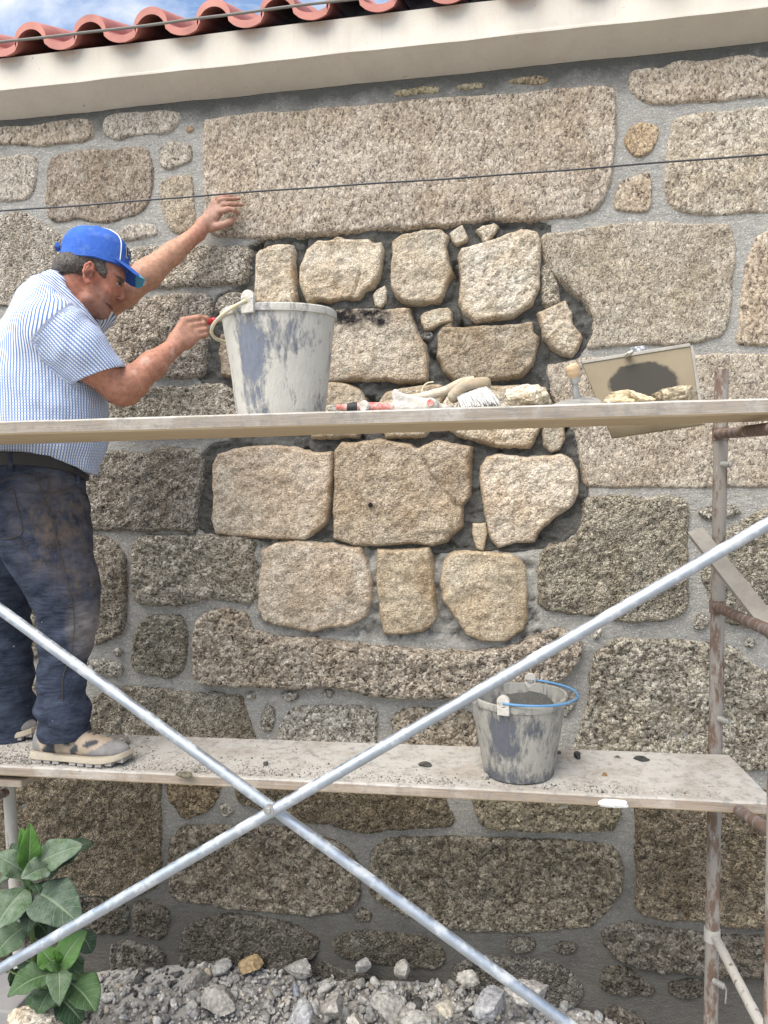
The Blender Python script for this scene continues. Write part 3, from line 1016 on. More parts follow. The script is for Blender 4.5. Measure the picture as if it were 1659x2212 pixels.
# the new stones of the patch
S('new', 'Z4', [(355, 270), (380, 240), (460, 205), (540, 200), (585, 202), (598, 240), (595, 330), (598, 430), (605, 520), (600, 590), (560, 605), (480, 608), (400, 590), (345, 570), (340, 500), (350, 400)], tint=(1.1, 1.06, .96))
S('new', 'Z4', [(690, 230), (745, 170), (850, 165), (960, 165), (1080, 160), (1100, 180), (1165, 185), (1178, 220), (1165, 300), (1150, 400), (1110, 470), (1050, 500), (1020, 540), (920, 545), (830, 560), (760, 545), (690, 570), (655, 500), (632, 440), (640, 340)], tint=(1.1, 1.05, .93), crack=[(1035, 380), (1010, 440), (985, 520), (950, 550)])
S('new', 'Z4', [(1240, 170), (1300, 130), (1380, 120), (1470, 105), (1555, 102), (1600, 145), (1585, 210), (1600, 290), (1618, 380), (1590, 450), (1570, 520), (1540, 560), (1440, 570), (1330, 565), (1270, 530), (1235, 470), (1235, 350), (1245, 250)], tint=(1.0, .97, .88))
S('new', 'Z5', [(130, 200), (150, 170), (240, 145), (330, 115), (400, 90), (440, 75), (520, 90), (535, 130), (530, 260), (528, 360), (490, 440), (430, 480), (400, 500), (300, 505), (220, 525), (170, 490), (140, 430), (150, 300)], tint=(.98, .97, .92))
S('new', 'Z5', [(90, 90), (150, 48), (180, 110), (175, 125), (125, 148), (105, 130)], tint=(1.05, 1.03, .98), prot=.02, sharp=1)
S('new', 'Z5', [(218, 75), (250, 55), (310, 42), (332, 55), (300, 100), (275, 138), (255, 130), (245, 100)], tint=(1.03, 1., .92), prot=.018, sharp=1)
S('rough', 'Z5', [(555, 260), (570, 235), (585, 260), (610, 330), (630, 400), (625, 425), (570, 445), (558, 430), (550, 350)], tint=(1.2, 1.15, 1.08), gr=.1, base=-.02, prot=.018, sharp=1)
S('new', 'Z5', [(530, 480), (600, 450), (655, 425), (685, 480), (690, 540), (715, 570), (740, 605), (720, 650), (690, 700), (640, 680), (590, 650), (555, 600), (540, 540)], tint=(.92, .9, .84), sharp=1)
S('new', 'Z5', [(30, 590), (60, 555), (150, 560), (250, 550), (350, 548), (450, 535), (495, 530), (500, 580), (525, 600), (520, 650), (495, 740), (440, 790), (330, 810), (200, 815), (110, 810), (60, 770), (35, 690)], tint=(.66, .60, .50), label='brown stone')
S('new', 'Z4', [(750, 615), (850, 620), (1000, 615), (1200, 618), (1340, 610), (1365, 680), (1400, 780), (1450, 850), (1465, 950), (1460, 1070), (1400, 1080), (1270, 1085), (1200, 1065), (1080, 1080), (960, 1070), (840, 1085), (700, 1085), (500, 1080), (480, 900), (520, 640)], tint=(.84, .77, .68), soot=1, label='stone with a soot-black upper edge')
S('new', 'Z4', [(120, 780), (200, 760), (400, 800), (400, 1050), (180, 1060), (130, 1040), (118, 900)], tint=(.66, .56, .44))
S('new', 'Z4', [(1110, 520), (1140, 485), (1185, 460), (1198, 490), (1192, 560), (1160, 600), (1125, 585)], tint=(1.25, 1.3, 1.3), prot=.012, sharp=1)
S('new', 'Z4', [(1425, 660), (1450, 635), (1530, 610), (1600, 603), (1622, 630), (1618, 690), (1560, 705), (1500, 735), (1450, 745), (1430, 705)], tint=(1.05, 1.02, .9), prot=.016)
S('new', 'Z4', [(1575, 715), (1622, 695), (1628, 735), (1590, 735)], tint=(.75, .68, .52), prot=.005)
S('rough', 'Z4', [(1425, 775), (1450, 755), (1490, 758), (1500, 790), (1470, 808), (1435, 800)], tint=(.5, .52, .58), base=-.02, prot=.006)
S('new', 'Z4', [(845, 150), (870, 136), (912, 140), (905, 165), (855, 165)], tint=(1.3, 1.25, 1.2), prot=.004)
S('new', 'Z4', [(700, 1100), (900, 1090), (960, 1110), (1030, 1150), (1060, 1200), (1050, 1290), (1000, 1440), (720, 1450), (690, 1250)], tint=(.98, .97, .9))
S('new', 'Z4', [(1150, 1230), (1200, 1160), (1300, 1130), (1400, 1110), (1560, 1112), (1570, 1180), (1540, 1300), (1450, 1440), (1200, 1445), (1160, 1330)], tint=(.95, .87, .72))
S('new', 'Z5', [(45, 950), (80, 890), (200, 850), (400, 840), (560, 850), (590, 920), (560, 1000), (505, 1110), (480, 1140), (380, 1140), (260, 1120), (130, 1080), (60, 1030)], tint=(1.02, .96, .83))
S('new', 'Z5', [(540, 1030), (650, 1030), (655, 1100), (630, 1150), (590, 1165), (555, 1130)], tint=(.8, .78, .68))
S('new', 'Z7', [(180, 170), (210, 115), (280, 90), (400, 80), (480, 72), (580, 80), (680, 110), (770, 105), (775, 140), (770, 260), (755, 380), (740, 460), (640, 540), (500, 535), (380, 525), (280, 520), (200, 505), (175, 440), (185, 340)], tint=(.98, .88, .78), yellow=1)
S('new', 'Z7', [(790, 100), (830, 55), (900, 60), (1000, 45), (1100, 55), (1170, 65), (1200, 90), (1300, 50), (1400, 70), (1478, 80), (1470, 160), (1465, 320), (1430, 370), (1430, 470), (1350, 550), (1280, 570), (1150, 555), (1000, 570), (880, 565), (790, 535), (785, 400), (795, 250)], tint=(.78, .69, .57), label='brown stone with a small drilled hole', hole=(976, 368), crack=[(1225, 110), (1270, 200), (1330, 290), (1420, 380)])
S('new', 'Z8', [(130, 190), (160, 140), (230, 120), (330, 140), (440, 135), (560, 125), (605, 150), (640, 210), (640, 330), (600, 400), (500, 470), (440, 520), (410, 580), (300, 590), (220, 612), (175, 560), (160, 470), (145, 380), (130, 280)], tint=(.98, .92, .84))
S('new', 'Z8', [(85, 490), (150, 490), (160, 545), (140, 635), (105, 625), (85, 550)], tint=(1.05, .98, .8), prot=.012, sharp=1)
S('new', 'Z7', [(425, 600), (500, 560), (600, 545), (700, 560), (810, 570), (920, 580), (945, 650), (970, 720), (972, 850), (950, 930), (870, 970), (760, 980), (680, 1000), (560, 980), (440, 950), (410, 890), (415, 750), (430, 660)], tint=(1.02, .96, .9))
S('new', 'Z7', [(1005, 590), (1080, 595), (1180, 590), (1265, 580), (1275, 640), (1285, 720), (1290, 850), (1300, 940), (1230, 1000), (1140, 1010), (1040, 1015), (1020, 930), (1008, 800), (1005, 700)], tint=(1.0, .91, .72))
S('new', 'Z8', [(-70, 700), (-30, 650), (60, 640), (160, 645), (280, 650), (340, 690), (365, 740), (370, 850), (370, 990), (350, 1050), (260, 1115), (130, 1110), (50, 1080), (0, 1000), (-70, 900), (-85, 800)], tint=(1.04, .95, .77))
# right-hand old stones
S('old', 'Z5', [(545, 150), (545, 110), (580, 85), (700, 80), (780, 60), (900, 45), (1060, 32), (1250, 45), (1400, 42), (1465, 45), (1485, 100), (1500, 170), (1480, 330), (1475, 480), (1450, 560), (1430, 590), (1320, 625), (1200, 640), (1050, 630), (900, 640), (760, 655), (780, 620), (800, 580), (800, 500), (760, 430), (700, 370), (640, 310), (590, 270), (560, 220)], tint=(1.02, 1.0, .95), gr=.3, rough=.005)
S('old', 'Z5', [(1900, 70), (1659, 75), (1600, 105), (1580, 160), (1550, 250), (1535, 330), (1525, 450), (1520, 560), (1505, 600), (1510, 630), (1580, 640), (1900, 635)], tint=(.95, .88, .8), gr=.1)
S('old', 'Z2', [(1060, 340), (1080, 310), (1150, 295), (1200, 300), (1260, 265), (1400, 265), (1480, 250), (1560, 240), (1630, 255), (1900, 255), (1900, 405), (1560, 420), (1450, 440), (1370, 440), (1290, 450), (1150, 450), (1110, 430), (1060, 390)], tint=(1.02, .97, .92), gr=.1)
S('old', 'Z2', [(1040, 600), (1070, 545), (1110, 530), (1160, 540), (1188, 555), (1175, 620), (1150, 660), (1095, 685), (1060, 660), (1042, 630)], tint=(1.0, .86, .68))
S('old', 'Z2', [(1000, 840), (1020, 785), (1070, 770), (1140, 740), (1155, 780), (1155, 910), (1090, 918), (1030, 912), (992, 905)], tint=(.95, .88, .8))
S('old', 'Z2', [(1255, 520), (1300, 500), (1400, 485), (1500, 480), (1600, 465), (1900, 455), (1900, 915), (1600, 918), (1500, 925), (1430, 930), (1300, 915), (1240, 895), (1215, 830), (1215, 760), (1225, 620), (1245, 570)], tint=(1.12, 1.1, 1.05), gr=.3, rough=.005)
S('old', 'Z2', [(45, 395), (130, 380), (235, 372), (235, 395), (130, 405), (60, 412)], tint=(.8, .76, .6), prot=.004, rough=.003)
S('old', 'Z2', [(305, 375), (370, 360), (432, 358), (430, 378), (340, 388)], tint=(.8, .76, .62), prot=.004, rough=.003)
S('old', 'Z2', [(530, 355), (600, 335), (660, 325), (720, 345), (680, 362), (590, 360)], tint=(.75, .68, .55), prot=.004, rough=.003)
S('old', 'U', [(1182, 795), (1217, 783), (1265, 775), (1326, 772), (1414, 770), (1501, 768), (1589, 766), (1760, 767), (1760, 1052), (1594, 1050), (1513, 1053), (1432, 1052), (1372, 1050), (1311, 1053), (1267, 1050), (1263, 1025), (1255, 993), (1248, 950), (1235, 905), (1195, 860)], tint=(1.02, .99, .95), gr=.2, rough=.005)
S('rough', 'Z8', [(700, 360), (760, 345), (900, 348), (1000, 365), (1100, 350), (1200, 360), (1225, 400), (1220, 550), (1225, 750), (1225, 900), (1200, 980), (1100, 1000), (950, 1010), (800, 995), (700, 970), (600, 965), (440, 945), (438, 800), (440, 680), (450, 640), (520, 610), (600, 590), (640, 560), (665, 500), (680, 420)], tint=(.9, .87, .8), gr=.5)
S('rough', 'Z8', [(1290, 420), (1370, 400), (1450, 385), (1525, 420), (1450, 450), (1360, 470), (1300, 445)], gr=.6)
S('rough', 'Z8', [(1450, 520), (1550, 460), (1659, 410), (1900, 390), (1900, 1050), (1720, 1050), (1500, 1030), (1420, 1000), (1330, 830), (1310, 730), (1350, 620)], tint=(.9, .88, .82), gr=.5)
S('rough', 'Z8', [(1265, 1020), (1300, 955), (1345, 1010), (1310, 1050), (1270, 1060)], gr=.4)
S('rough', 'Z8', [(1535, 1110), (1565, 1095), (1595, 1115), (1575, 1145), (1540, 1140)], gr=.2)
S('rough', 'Z8', [(725, 1095), (745, 1055), (770, 1050), (760, 1085), (735, 1102)], gr=.1)
S('rough', 'Z8', [(730, 1190), (800, 1150), (850, 1105), (1000, 1110), (1100, 1120), (1200, 1120), (1340, 1130), (1450, 1150), (1540, 1210), (1620, 1280), (1900, 1340), (1900, 1800), (620, 1800), (630, 1700), (650, 1620), (670, 1530), (710, 1440), (720, 1350), (710, 1300), (735, 1260)], tint=(.95, .93, .88), gr=.55, rough=.014)
S('rough', 'Z8', [(600, 1400), (640, 1380), (640, 1440), (610, 1480), (580, 1520), (560, 1500)], gr=.3)
# left of the patch, behind the mason
S('rough', 'Z6', [(600, 130), (700, 115), (850, 135), (960, 95), (1080, 115), (1180, 110), (1205, 130), (1195, 220), (1185, 330), (1160, 450), (1160, 600), (1100, 600), (1050, 575), (850, 580), (650, 580), (540, 575), (400, 560), (400, 300), (520, 200)], tint=(.85, .82, .8), gr=.6, rough=.012)
S('rough', 'Z6', [(790, 700), (820, 650), (880, 625), (1050, 620), (1300, 625), (1480, 625), (1500, 680), (1498, 850), (1505, 960), (1490, 1005), (1390, 1000), (1280, 985), (1180, 1000), (1030, 1030), (900, 1025), (830, 1015), (795, 970), (790, 850)], tint=(.95, .92, .88), gr=.5, rough=.013)
S('rough', 'Z6', [(440, 620), (580, 620), (660, 640), (710, 690), (740, 740), (745, 850), (750, 980), (745, 1100), (730, 1180), (660, 1230), (580, 1255), (440, 1250), (430, 800)], tint=(.8, .76, .72), gr=.6, rough=.012)
S('rough', 'Z6', [(800, 1230), (830, 1140), (900, 1100), (960, 1090), (1030, 1095), (1090, 1100), (1110, 1180), (1105, 1280), (1095, 1390), (1060, 1440), (1000, 1470), (900, 1440), (810, 1420), (785, 1380)], tint=(.9, .88, .82), gr=.6, rough=.014)
S('rough', 'Z6', [(500, 1370), (590, 1355), (680, 1375), (725, 1400), (710, 1445), (600, 1440), (520, 1430)], gr=.5)
S('rough', 'Z6', [(680, 1300), (710, 1282), (732, 1300), (715, 1328), (688, 1325)], gr=.3)
S('rough', 'U', [(429, 1345), (448, 1320), (479, 1315), (517, 1317), (534, 1332), (541, 1362), (590, 1375), (642, 1380), (728, 1388), (814, 1397), (900, 1405), (986, 1410), (1029, 1410), (1100, 1400), (1170, 1372), (1200, 1355), (1240, 1372), (1252, 1390), (1245, 1425), (1215, 1460), (1150, 1475), (1090, 1480), (1011, 1496), (917, 1502), (857, 1500), (792, 1491), (762, 1483), (719, 1472), (676, 1481), (599, 1476), (513, 1474), (448, 1472), (429, 1448), (426, 1405)], tint=(.95, .88, .82), gr=.45, rough=.014, ledge=.04, label='long rough sill stone')
S('rough', 'Z6', [(550, 1600), (600, 1550), (700, 1520), (800, 1520), (950, 1530), (1100, 1555), (1250, 1550), (1360, 1570), (1430, 1570), (1450, 1640), (1480, 1720), (1510, 1780), (1525, 1900), (1300, 1910), (900, 1900), (550, 1880), (545, 1700)], tint=(.95, .92, .86), gr=.55, rough=.015)
S('rough', 'Z6', [(1575, 1640), (1600, 1615), (1628, 1640), (1628, 1720), (1610, 1775), (1570, 1775), (1557, 1740), (1560, 1690)], gr=.2)
S('rough', 'Z6', [(1470, 1560), (1495, 1545), (1520, 1565), (1505, 1588), (1475, 1582)], gr=.1)
S('rough', 'Z7', [(515, 1500), (540, 1430), (600, 1390), (700, 1380), (850, 1380), (960, 1385), (1000, 1410), (1000, 1480), (990, 1640), (800, 1640), (600, 1640), (510, 1600)], gr=.45, rough=.013)
S('rough', 'Z7', [(1075, 1440), (1120, 1400), (1250, 1390), (1460, 1395), (1500, 1500), (1510, 1680), (1300, 1680), (1100, 1670), (1090, 1500)], tint=(.95, .88, .8), gr=.5, rough=.013)
S('rough', 'Z7', [(345, 1325), (370, 1305), (392, 1325), (370, 1342)], gr=.1)
S('rough', 'Z7', [(520, 1310), (620, 1305), (600, 1340), (550, 1355)], gr=.3)
S('rough', 'Z7', [(735, 1305), (760, 1293), (785, 1310), (770, 1332), (740, 1330)], gr=.1)
S('rough', 'U', [(-180, 745), (150, 740), (170, 905), (-180, 920)], gr=.4)
S('rough', 'U', [(-180, 960), (125, 960), (130, 1115), (-180, 1120)], tint=(.85, .82, .8), gr=.5)
S('rough', 'U', [(-180, 1160), (60, 1155), (85, 1390), (78, 1425), (-180, 1430)], tint=(.8, .78, .75), gr=.6)
S('rough', 'U', [(-180, 1465), (78, 1468), (85, 1520), (78, 1570), (-180, 1600)], tint=(.8, .76, .7), gr=.6)
# below the lower plank
S('rough', 'Z9', [(-400, 100), (950, 100), (955, 400), (950, 600), (945, 700), (910, 850), (600, 870), (420, 830), (300, 760), (-400, 760)], tint=(.82, .74, .62), gr=.65, rough=.013)
S('rough', 'Z9', [(985, 120), (1320, 120), (1310, 250), (1250, 350), (1180, 390), (1080, 405), (1050, 330), (1000, 280)], tint=(.85, .72, .55), gr=.6)
S('rough', 'Z9', [(1310, 340), (1340, 325), (1380, 340), (1385, 375), (1350, 400), (1320, 385)], gr=.1)
S('rough', 'ZA', [(40, 120), (1120, 120), (1190, 310), (1240, 410), (1100, 420), (900, 430), (760, 450), (650, 430), (600, 410), (400, 390), (150, 310), (50, 290)], tint=(.75, .68, .56), gr=.7, rough=.014)
S('rough', 'U', [(1010, 1660), (1340, 1660), (1338, 1790), (1250, 1795), (1100, 1790), (1045, 1785), (1028, 1755)], tint=(.9, .84, .7), gr=.6, rough=.014)
S('rough', 'ZB', [(890, 320), (1290, 320), (1900, 320), (1900, 1110), (1500, 1100), (1250, 1060), (1100, 1060), (900, 1030), (905, 850), (895, 700)], tint=(.78, .7, .58), gr=.65, rough=.013)
S('rough', 'U', [(372, 1810), (395, 1785), (480, 1785), (560, 1783), (640, 1790), (720, 1815), (770, 1850), (778, 1920), (765, 1960), (700, 1975), (620, 1970), (560, 1965), (480, 1955), (400, 1945), (372, 1930), (365, 1870)], tint=(.82, .77, .7), gr=.7, rough=.015)
S('rough', 'U', [(803, 1840), (835, 1815), (880, 1810), (1000, 1810), (1100, 1812), (1200, 1815), (1300, 1822), (1335, 1840), (1345, 1890), (1340, 1930), (1300, 1975), (1270, 2000), (1150, 2010), (1050, 2010), (960, 2000), (880, 1975), (820, 1950), (800, 1920)], tint=(.78, .74, .66), gr=.7, rough=.015)
S('rough', 'U', [(392, 2060), (400, 2000), (480, 1975), (560, 1980), (640, 2000), (688, 2025), (685, 2060), (640, 2095), (560, 2110), (480, 2150), (400, 2150)], tint=(.62, .6, .57), gr=.65, rough=.013)
S('rough', 'Z9', [(790, 920), (880, 900), (960, 930), (1005, 970), (1000, 1080), (960, 1120), (880, 1110), (800, 1090)], tint=(.62, .6, .57), gr=.6)
S('rough', 'Z9', [(660, 1170), (700, 1140), (800, 1140), (960, 1190), (975, 1220), (970, 1290), (800, 1400), (670, 1400)], tint=(.65, .65, .65), gr=.5)
S('rough', 'Z9', [(430, 890), (560, 880), (700, 900), (760, 950), (760, 1080), (600, 1090), (500, 1060), (430, 980)], tint=(.55, .53, .5), gr=.7)
S('rough', 'U', [(-180, 1960), (120, 1970), (140, 2050), (120, 2110), (-180, 2120)], tint=(.6, .58, .55), gr=.7)
S('rough', 'ZA', [(565, 1060), (620, 1010), (720, 990), (900, 1005), (1050, 1020), (1140, 1060), (1180, 1130), (1160, 1180), (1060, 1190), (900, 1170), (700, 1140), (590, 1110)], tint=(.68, .66, .6), gr=.65, rough=.013)
S('rough', 'ZA', [(680, 900), (730, 865), (780, 890), (770, 930), (690, 930)], tint=(.65, .62, .57), gr=.5)
S('rough', 'ZA', [(440, 1210), (510, 1150), (580, 1190), (700, 1210), (800, 1240), (860, 1300), (700, 1400), (430, 1400)], tint=(.65, .65, .63), gr=.55)
S('rough', 'U', [(978, 2110), (985, 2085), (1050, 2065), (1130, 2070), (1200, 2085), (1245, 2110), (1258, 2140), (1245, 2170), (1180, 2200), (1080, 2200), (990, 2180)], tint=(.62, .62, .62), gr=.6, rough=.013)
S('rough', 'ZB', [(690, 1180), (740, 1100), (870, 1080), (1000, 1110), (1200, 1130), (1400, 1160), (1900, 1180), (1900, 1390), (1500, 1370), (1300, 1360), (1100, 1340), (960, 1330), (800, 1270)], tint=(.6, .58, .56), gr=.6, rough=.014, ledge=.02)
S('rough', 'ZB', [(135, 1200), (180, 1165), (270, 1165), (315, 1200), (260, 1245), (170, 1240)], tint=(.7, .68, .65), gr=.4)
S('rough', 'ZB', [(415, 1220), (470, 1190), (545, 1210), (530, 1250), (440, 1250)], tint=(.65, .63, .6), gr=.4)
S('rough', 'ZB', [(690, 1400), (740, 1345), (850, 1345), (900, 1400), (1000, 1470), (950, 1500), (750, 1480), (690, 1450)], tint=(.5, .48, .45), gr=.6)
S('rough', 'ZB', [(1080, 1420), (1280, 1400), (1290, 1500), (1150, 1520), (1080, 1480)], tint=(.5, .48, .45), gr=.6)
S('rough', 'ZB', [(700, 1590), (780, 1560), (900, 1620), (1000, 1700), (700, 1760)], tint=(.5, .48, .46), gr=.5)

# the mortar face of the wall: one ragged sheet over a solid core, hollowed where the patch is open
wg = 0.012
wx = np.arange(-3.2, 2.2, wg)
wz = np.arange(-0.15, 3.30, wg)
X, Z = np.meshgrid(wx, wz, indexing='ij')
Q = np.stack([X.ravel(), Z.ravel()], 1)
p3 = np.stack([Q[:, 0], np.zeros(len(Q)), Q[:, 1]], 1)
hm = 0.005 * fbm(p3, 5, 4, 90) + 0.002 * fbm(p3, 40, 3, 95)
near = (Q[:, 0] > PATCH[:, 0].min() - .05) & (Q[:, 0] < PATCH[:, 0].max() + .05) & (Q[:, 1] > PATCH[:, 1].min() - .05) & (Q[:, 1] < PATCH[:, 1].max() + .05)
dp = np.full(len(Q), -1.0)
dp[near] = seg_dist(Q[near], PATCH)
hm -= 0.06 * np.clip(dp / 0.012, 0, 1)
near = (Q[:, 0] > SEMI[:, 0].min() - .05) & (Q[:, 0] < SEMI[:, 0].max() + .05) & (Q[:, 1] > SEMI[:, 1].min() - .05) & (Q[:, 1] < SEMI[:, 1].max() + .05)
ds = np.full(len(Q), -1.0)
ds[near] = seg_dist(Q[near], SEMI)
mm = np.clip(ds / 0.02, 0, 1)
pn = p3[near]
lump = np.zeros(len(Q))
lump[near] = -0.012 + 0.03 * np.abs(fbm(pn, 26, 4, 97, 0.6)) - 0.02 * (cellnoise(pn, 34, 5)[0] > .62)
hm += mm * lump
V = np.stack([Q[:, 0], -hm, Q[:, 1]], 1)
nx, nz = len(wx), len(wz)
I, J = np.meshgrid(np.arange(nx - 1), np.arange(nz - 1), indexing='ij')
a = (I * nz + J).ravel()
wall_me = np_mesh('wall', V, np.stack([a, a + nz, a + nz + 1, a + 1], 1))
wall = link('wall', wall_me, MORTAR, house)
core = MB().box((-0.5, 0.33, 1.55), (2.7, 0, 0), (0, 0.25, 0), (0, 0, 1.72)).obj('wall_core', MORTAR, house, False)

# fresh mortar pushed into the open joints
fg = 0.006
fx = np.arange(PATCH[:, 0].min() - .02, PATCH[:, 0].max() + .02, fg)
fz = np.arange(PATCH[:, 1].min() - .02, PATCH[:, 1].max() + .02, fg)
X, Z = np.meshgrid(fx, fz, indexing='ij')
Q = np.stack([X.ravel(), Z.ravel()], 1)
d = seg_dist(Q, PATCH)
p3 = np.stack([Q[:, 0], np.zeros(len(Q)), Q[:, 1]], 1)
warp = p3 + 0.03 * np.stack([fbm(p3, 9, 2, 1), 0 * d, fbm(p3, 9, 2, 2)], 1)
r1 = 1 - np.abs(fbm(warp, 14, 3, 70, 0.55)) * 2.2            # trowel drags and lumps
ck, cv = cellnoise(warp, 13, 61)
h = -0.014 + 0.010 * r1 + 0.006 * cv + 0.011 * fbm(warp, 26, 4, 75, .65) - 0.010 * np.abs(fbm(warp * np.array([1, 1, 2.2]), 19, 2, 79)) - 0.040 * np.clip((ck - 0.74) * 6, 0, 1) + 0.004 * fbm(p3, 70, 3, 77)
h = np.where(d < 0.012, h * 0.4 + 0.003 * np.clip(d / 0.012, 0, 1), h)
h = np.where(d < 0, -0.004 + np.maximum(d, -0.01) * 3, h)
V = np.stack([Q[:, 0], -h, Q[:, 1]], 1)
nx, nz = len(fx), len(fz)
keep = (d > -0.012).reshape(nx, nz)
cell = keep[:-1, :-1] & keep[1:, :-1] & keep[:-1, 1:] & keep[1:, 1:]
I, J = np.nonzero(cell)
a = I * nz + J
Fq = np.stack([a, a + nz, a + nz + 1, a + 1], 1)
u, inv = np.unique(Fq, return_inverse=True)
fm = link('fresh_mortar', np_mesh('fresh_mortar', V[u], inv.reshape(-1, 4)), FRESH, wall)
tag(fm, 'dark wet mortar')

SOOT_AREA = back_poly(U('Z4', [(740, 600), (860, 605), (1000, 605), (1180, 612), (1225, 650), (1215, 715), (1150, 725), (1080, 700), (1000, 722), (900, 715), (820, 690), (740, 690)]))
HOLE_MAT = plain('dark_hole', (0.01, 0.009, 0.008), 1.0)
for i, (kind, z, pts, o) in enumerate(ST):
    up = np.array(U(z, pts))
    poly = back_poly(up)
    ext = np.ptp(poly, axis=0)
    small = ext.max() < 0.14
    amp = {'old': .004, 'rough': .007, 'new': .004}[kind] * (0.55 if small else 1)
    poly = ragged(poly, 0.012 if not small else 0.008, amp, i + 1, 0 if (o.get('sharp') or kind == 'new') else (2 if small else 1))
    g = 0.0065 if ext.max() > 0.25 else (0.005 if not small else 0.0035)
    prot = o.get('prot', {'old': .010, 'rough': .020, 'new': .026}[kind]) * (0.8 if small else 1)
    rough = o.get('rough', {'old': .0045, 'rough': .012 if up[:, 1].mean() < 1640 else .015, 'new': .0095}[kind]) * (0.6 if small else 1)
    edge = {'old': .013, 'rough': .020, 'new': .017}[kind] * (0.55 if small else 1)
    base = o.get('base', {'old': -.004, 'rough': -.006, 'new': -.03}[kind])
    V, Fq, d = stone_mesh(poly, prot, rough, edge, g, i * 3 + 1, base, 0, o.get('ledge'), 1.0 if kind != 'new' else 0.6, {'old': .005, 'rough': .009, 'new': .008}[kind] * (.6 if small else 1), back_poly(U(z, o['crack'])) if o.get('crack') else None)
    me = np_mesh('stone', V, Fq)
    rimv = np.clip(1 - d / .035, 0, 1) * o.get('rim', 1.0 if kind == 'new' else 0.0)
    at = me.attributes.new('rim', 'FLOAT', 'POINT')
    at.data.foreach_set('value', rimv.astype(np.float32))
    m = {'old': GR_OLD, 'rough': GR_ROUGH, 'new': GR_NEW}[kind]
    if o.get('soot'):
        ds_ = seg_dist(V[:, [0, 2]], SOOT_AREA)
        sv = np.clip(.5 + (ds_ + .012 * fbm(V, 26, 4, 66)) / .016, 0, 1)
        at = me.attributes.new('soot', 'FLOAT', 'POINT')
        at.data.foreach_set('value', sv.astype(np.float32))
    tint = o.get('tint', (1, 1, 1))
    gr_k = 1.0
    if kind == 'new':
        mt_ = sum(tint) / 3
        tint = tuple((c_ + (mt_ - c_) * .45) * 1.04 for c_ in tint)
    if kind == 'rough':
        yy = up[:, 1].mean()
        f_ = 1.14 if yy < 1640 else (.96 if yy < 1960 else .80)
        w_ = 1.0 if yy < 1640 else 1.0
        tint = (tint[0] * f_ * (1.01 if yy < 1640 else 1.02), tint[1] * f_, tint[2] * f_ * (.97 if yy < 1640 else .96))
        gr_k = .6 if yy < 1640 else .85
    ob = link('stone', me, m, wall, True, tuple(tint) + (o.get('gr', 0.0) * gr_k,))
    if o.get('label'):
        tag(ob, o['label'])
    if o.get('hole'):
        hx, hz = back_poly([U1(z, *o['hole'])])[0]
        MB().tube([(hx, -0.034, hz), (hx, -0.0, hz)], [0.0085, 0.0075], 12).obj('drilled_hole', HOLE_MAT, wall)

# eaves: flat fascia and a slanting soffit of painted render
YF = -0.10
xl, xr = -3.4, 2.3


def line_z(p, q, Y):
    a, b = P(*p, Y), P(*q, Y)
    return lambda x: a[2] + (b[2] - a[2]) * (x - a[0]) / (b[0] - a[0])


z_top = line_z((0, 127), (829, 29), YF)
z_mid = line_z((0, 196), (1659, 17), YF)
z_low = line_z((0, 259), (1659, 88), -0.006)
slope = 0
cor = MB()
R = []
for x in np.linspace(xl, xr, 60):
    w = 0.0012 * math.sin(x * 9) + 0.001 * math.sin(x * 23 + 1)
    zt, zm, zl = z_top(x), z_mid(x), z_low(x)
    R.append([(x, 0.10, zl - 0.0), (x, -0.006, zl + w), (x, YF + 0.008, zm - 0.004 + w), (x, YF - 0.004, zm - 0.001 + w), (x, YF - 0.004, zm + .006 + w), (x, YF + w, zm + 0.012), (x, YF + w, zt), (x, YF + .01, zt + 0.006), (x, 0.10, zt + 0.006)])
cor.rings(R, True, True)
cor.obj('cornice', PLASTER, house, True)

# roof: S tiles laid down the slope, their cut ends over the eaves
roof = empty('roof', (0, 0, 3.4))
roof.parent = house
roof.matrix_parent_inverse = Matrix.Translation(-Vector(house.location))
zroof = z_top
pitch = math.radians(24)
W = None
arc = [P(65, 95, YF - .035), P(195, 77, YF - .035), P(325, 57, YF - .035)]
W = (arc[2][0] - arc[0][0]) / 2


def tile_section(n=30):
    """profile across one tile: barrel then shallow pan; returns (x, z) from 0..W"""
    out = []
    rb = W * 0.27
    for k in range(n + 1):
        a = math.pi * (1 - k / n)
        out.append((W * 0.27 + rb * math.cos(a), rb * 1.02 * math.sin(a)))
    pan = W * 0.52
    for k in range(1, 11):
        t = k / 10
        out.append((W * 0.54 + pan * t, -0.024 * math.sin(math.pi * t) ** 0.7 + (0.012 if k == 10 else 0)))
    return out


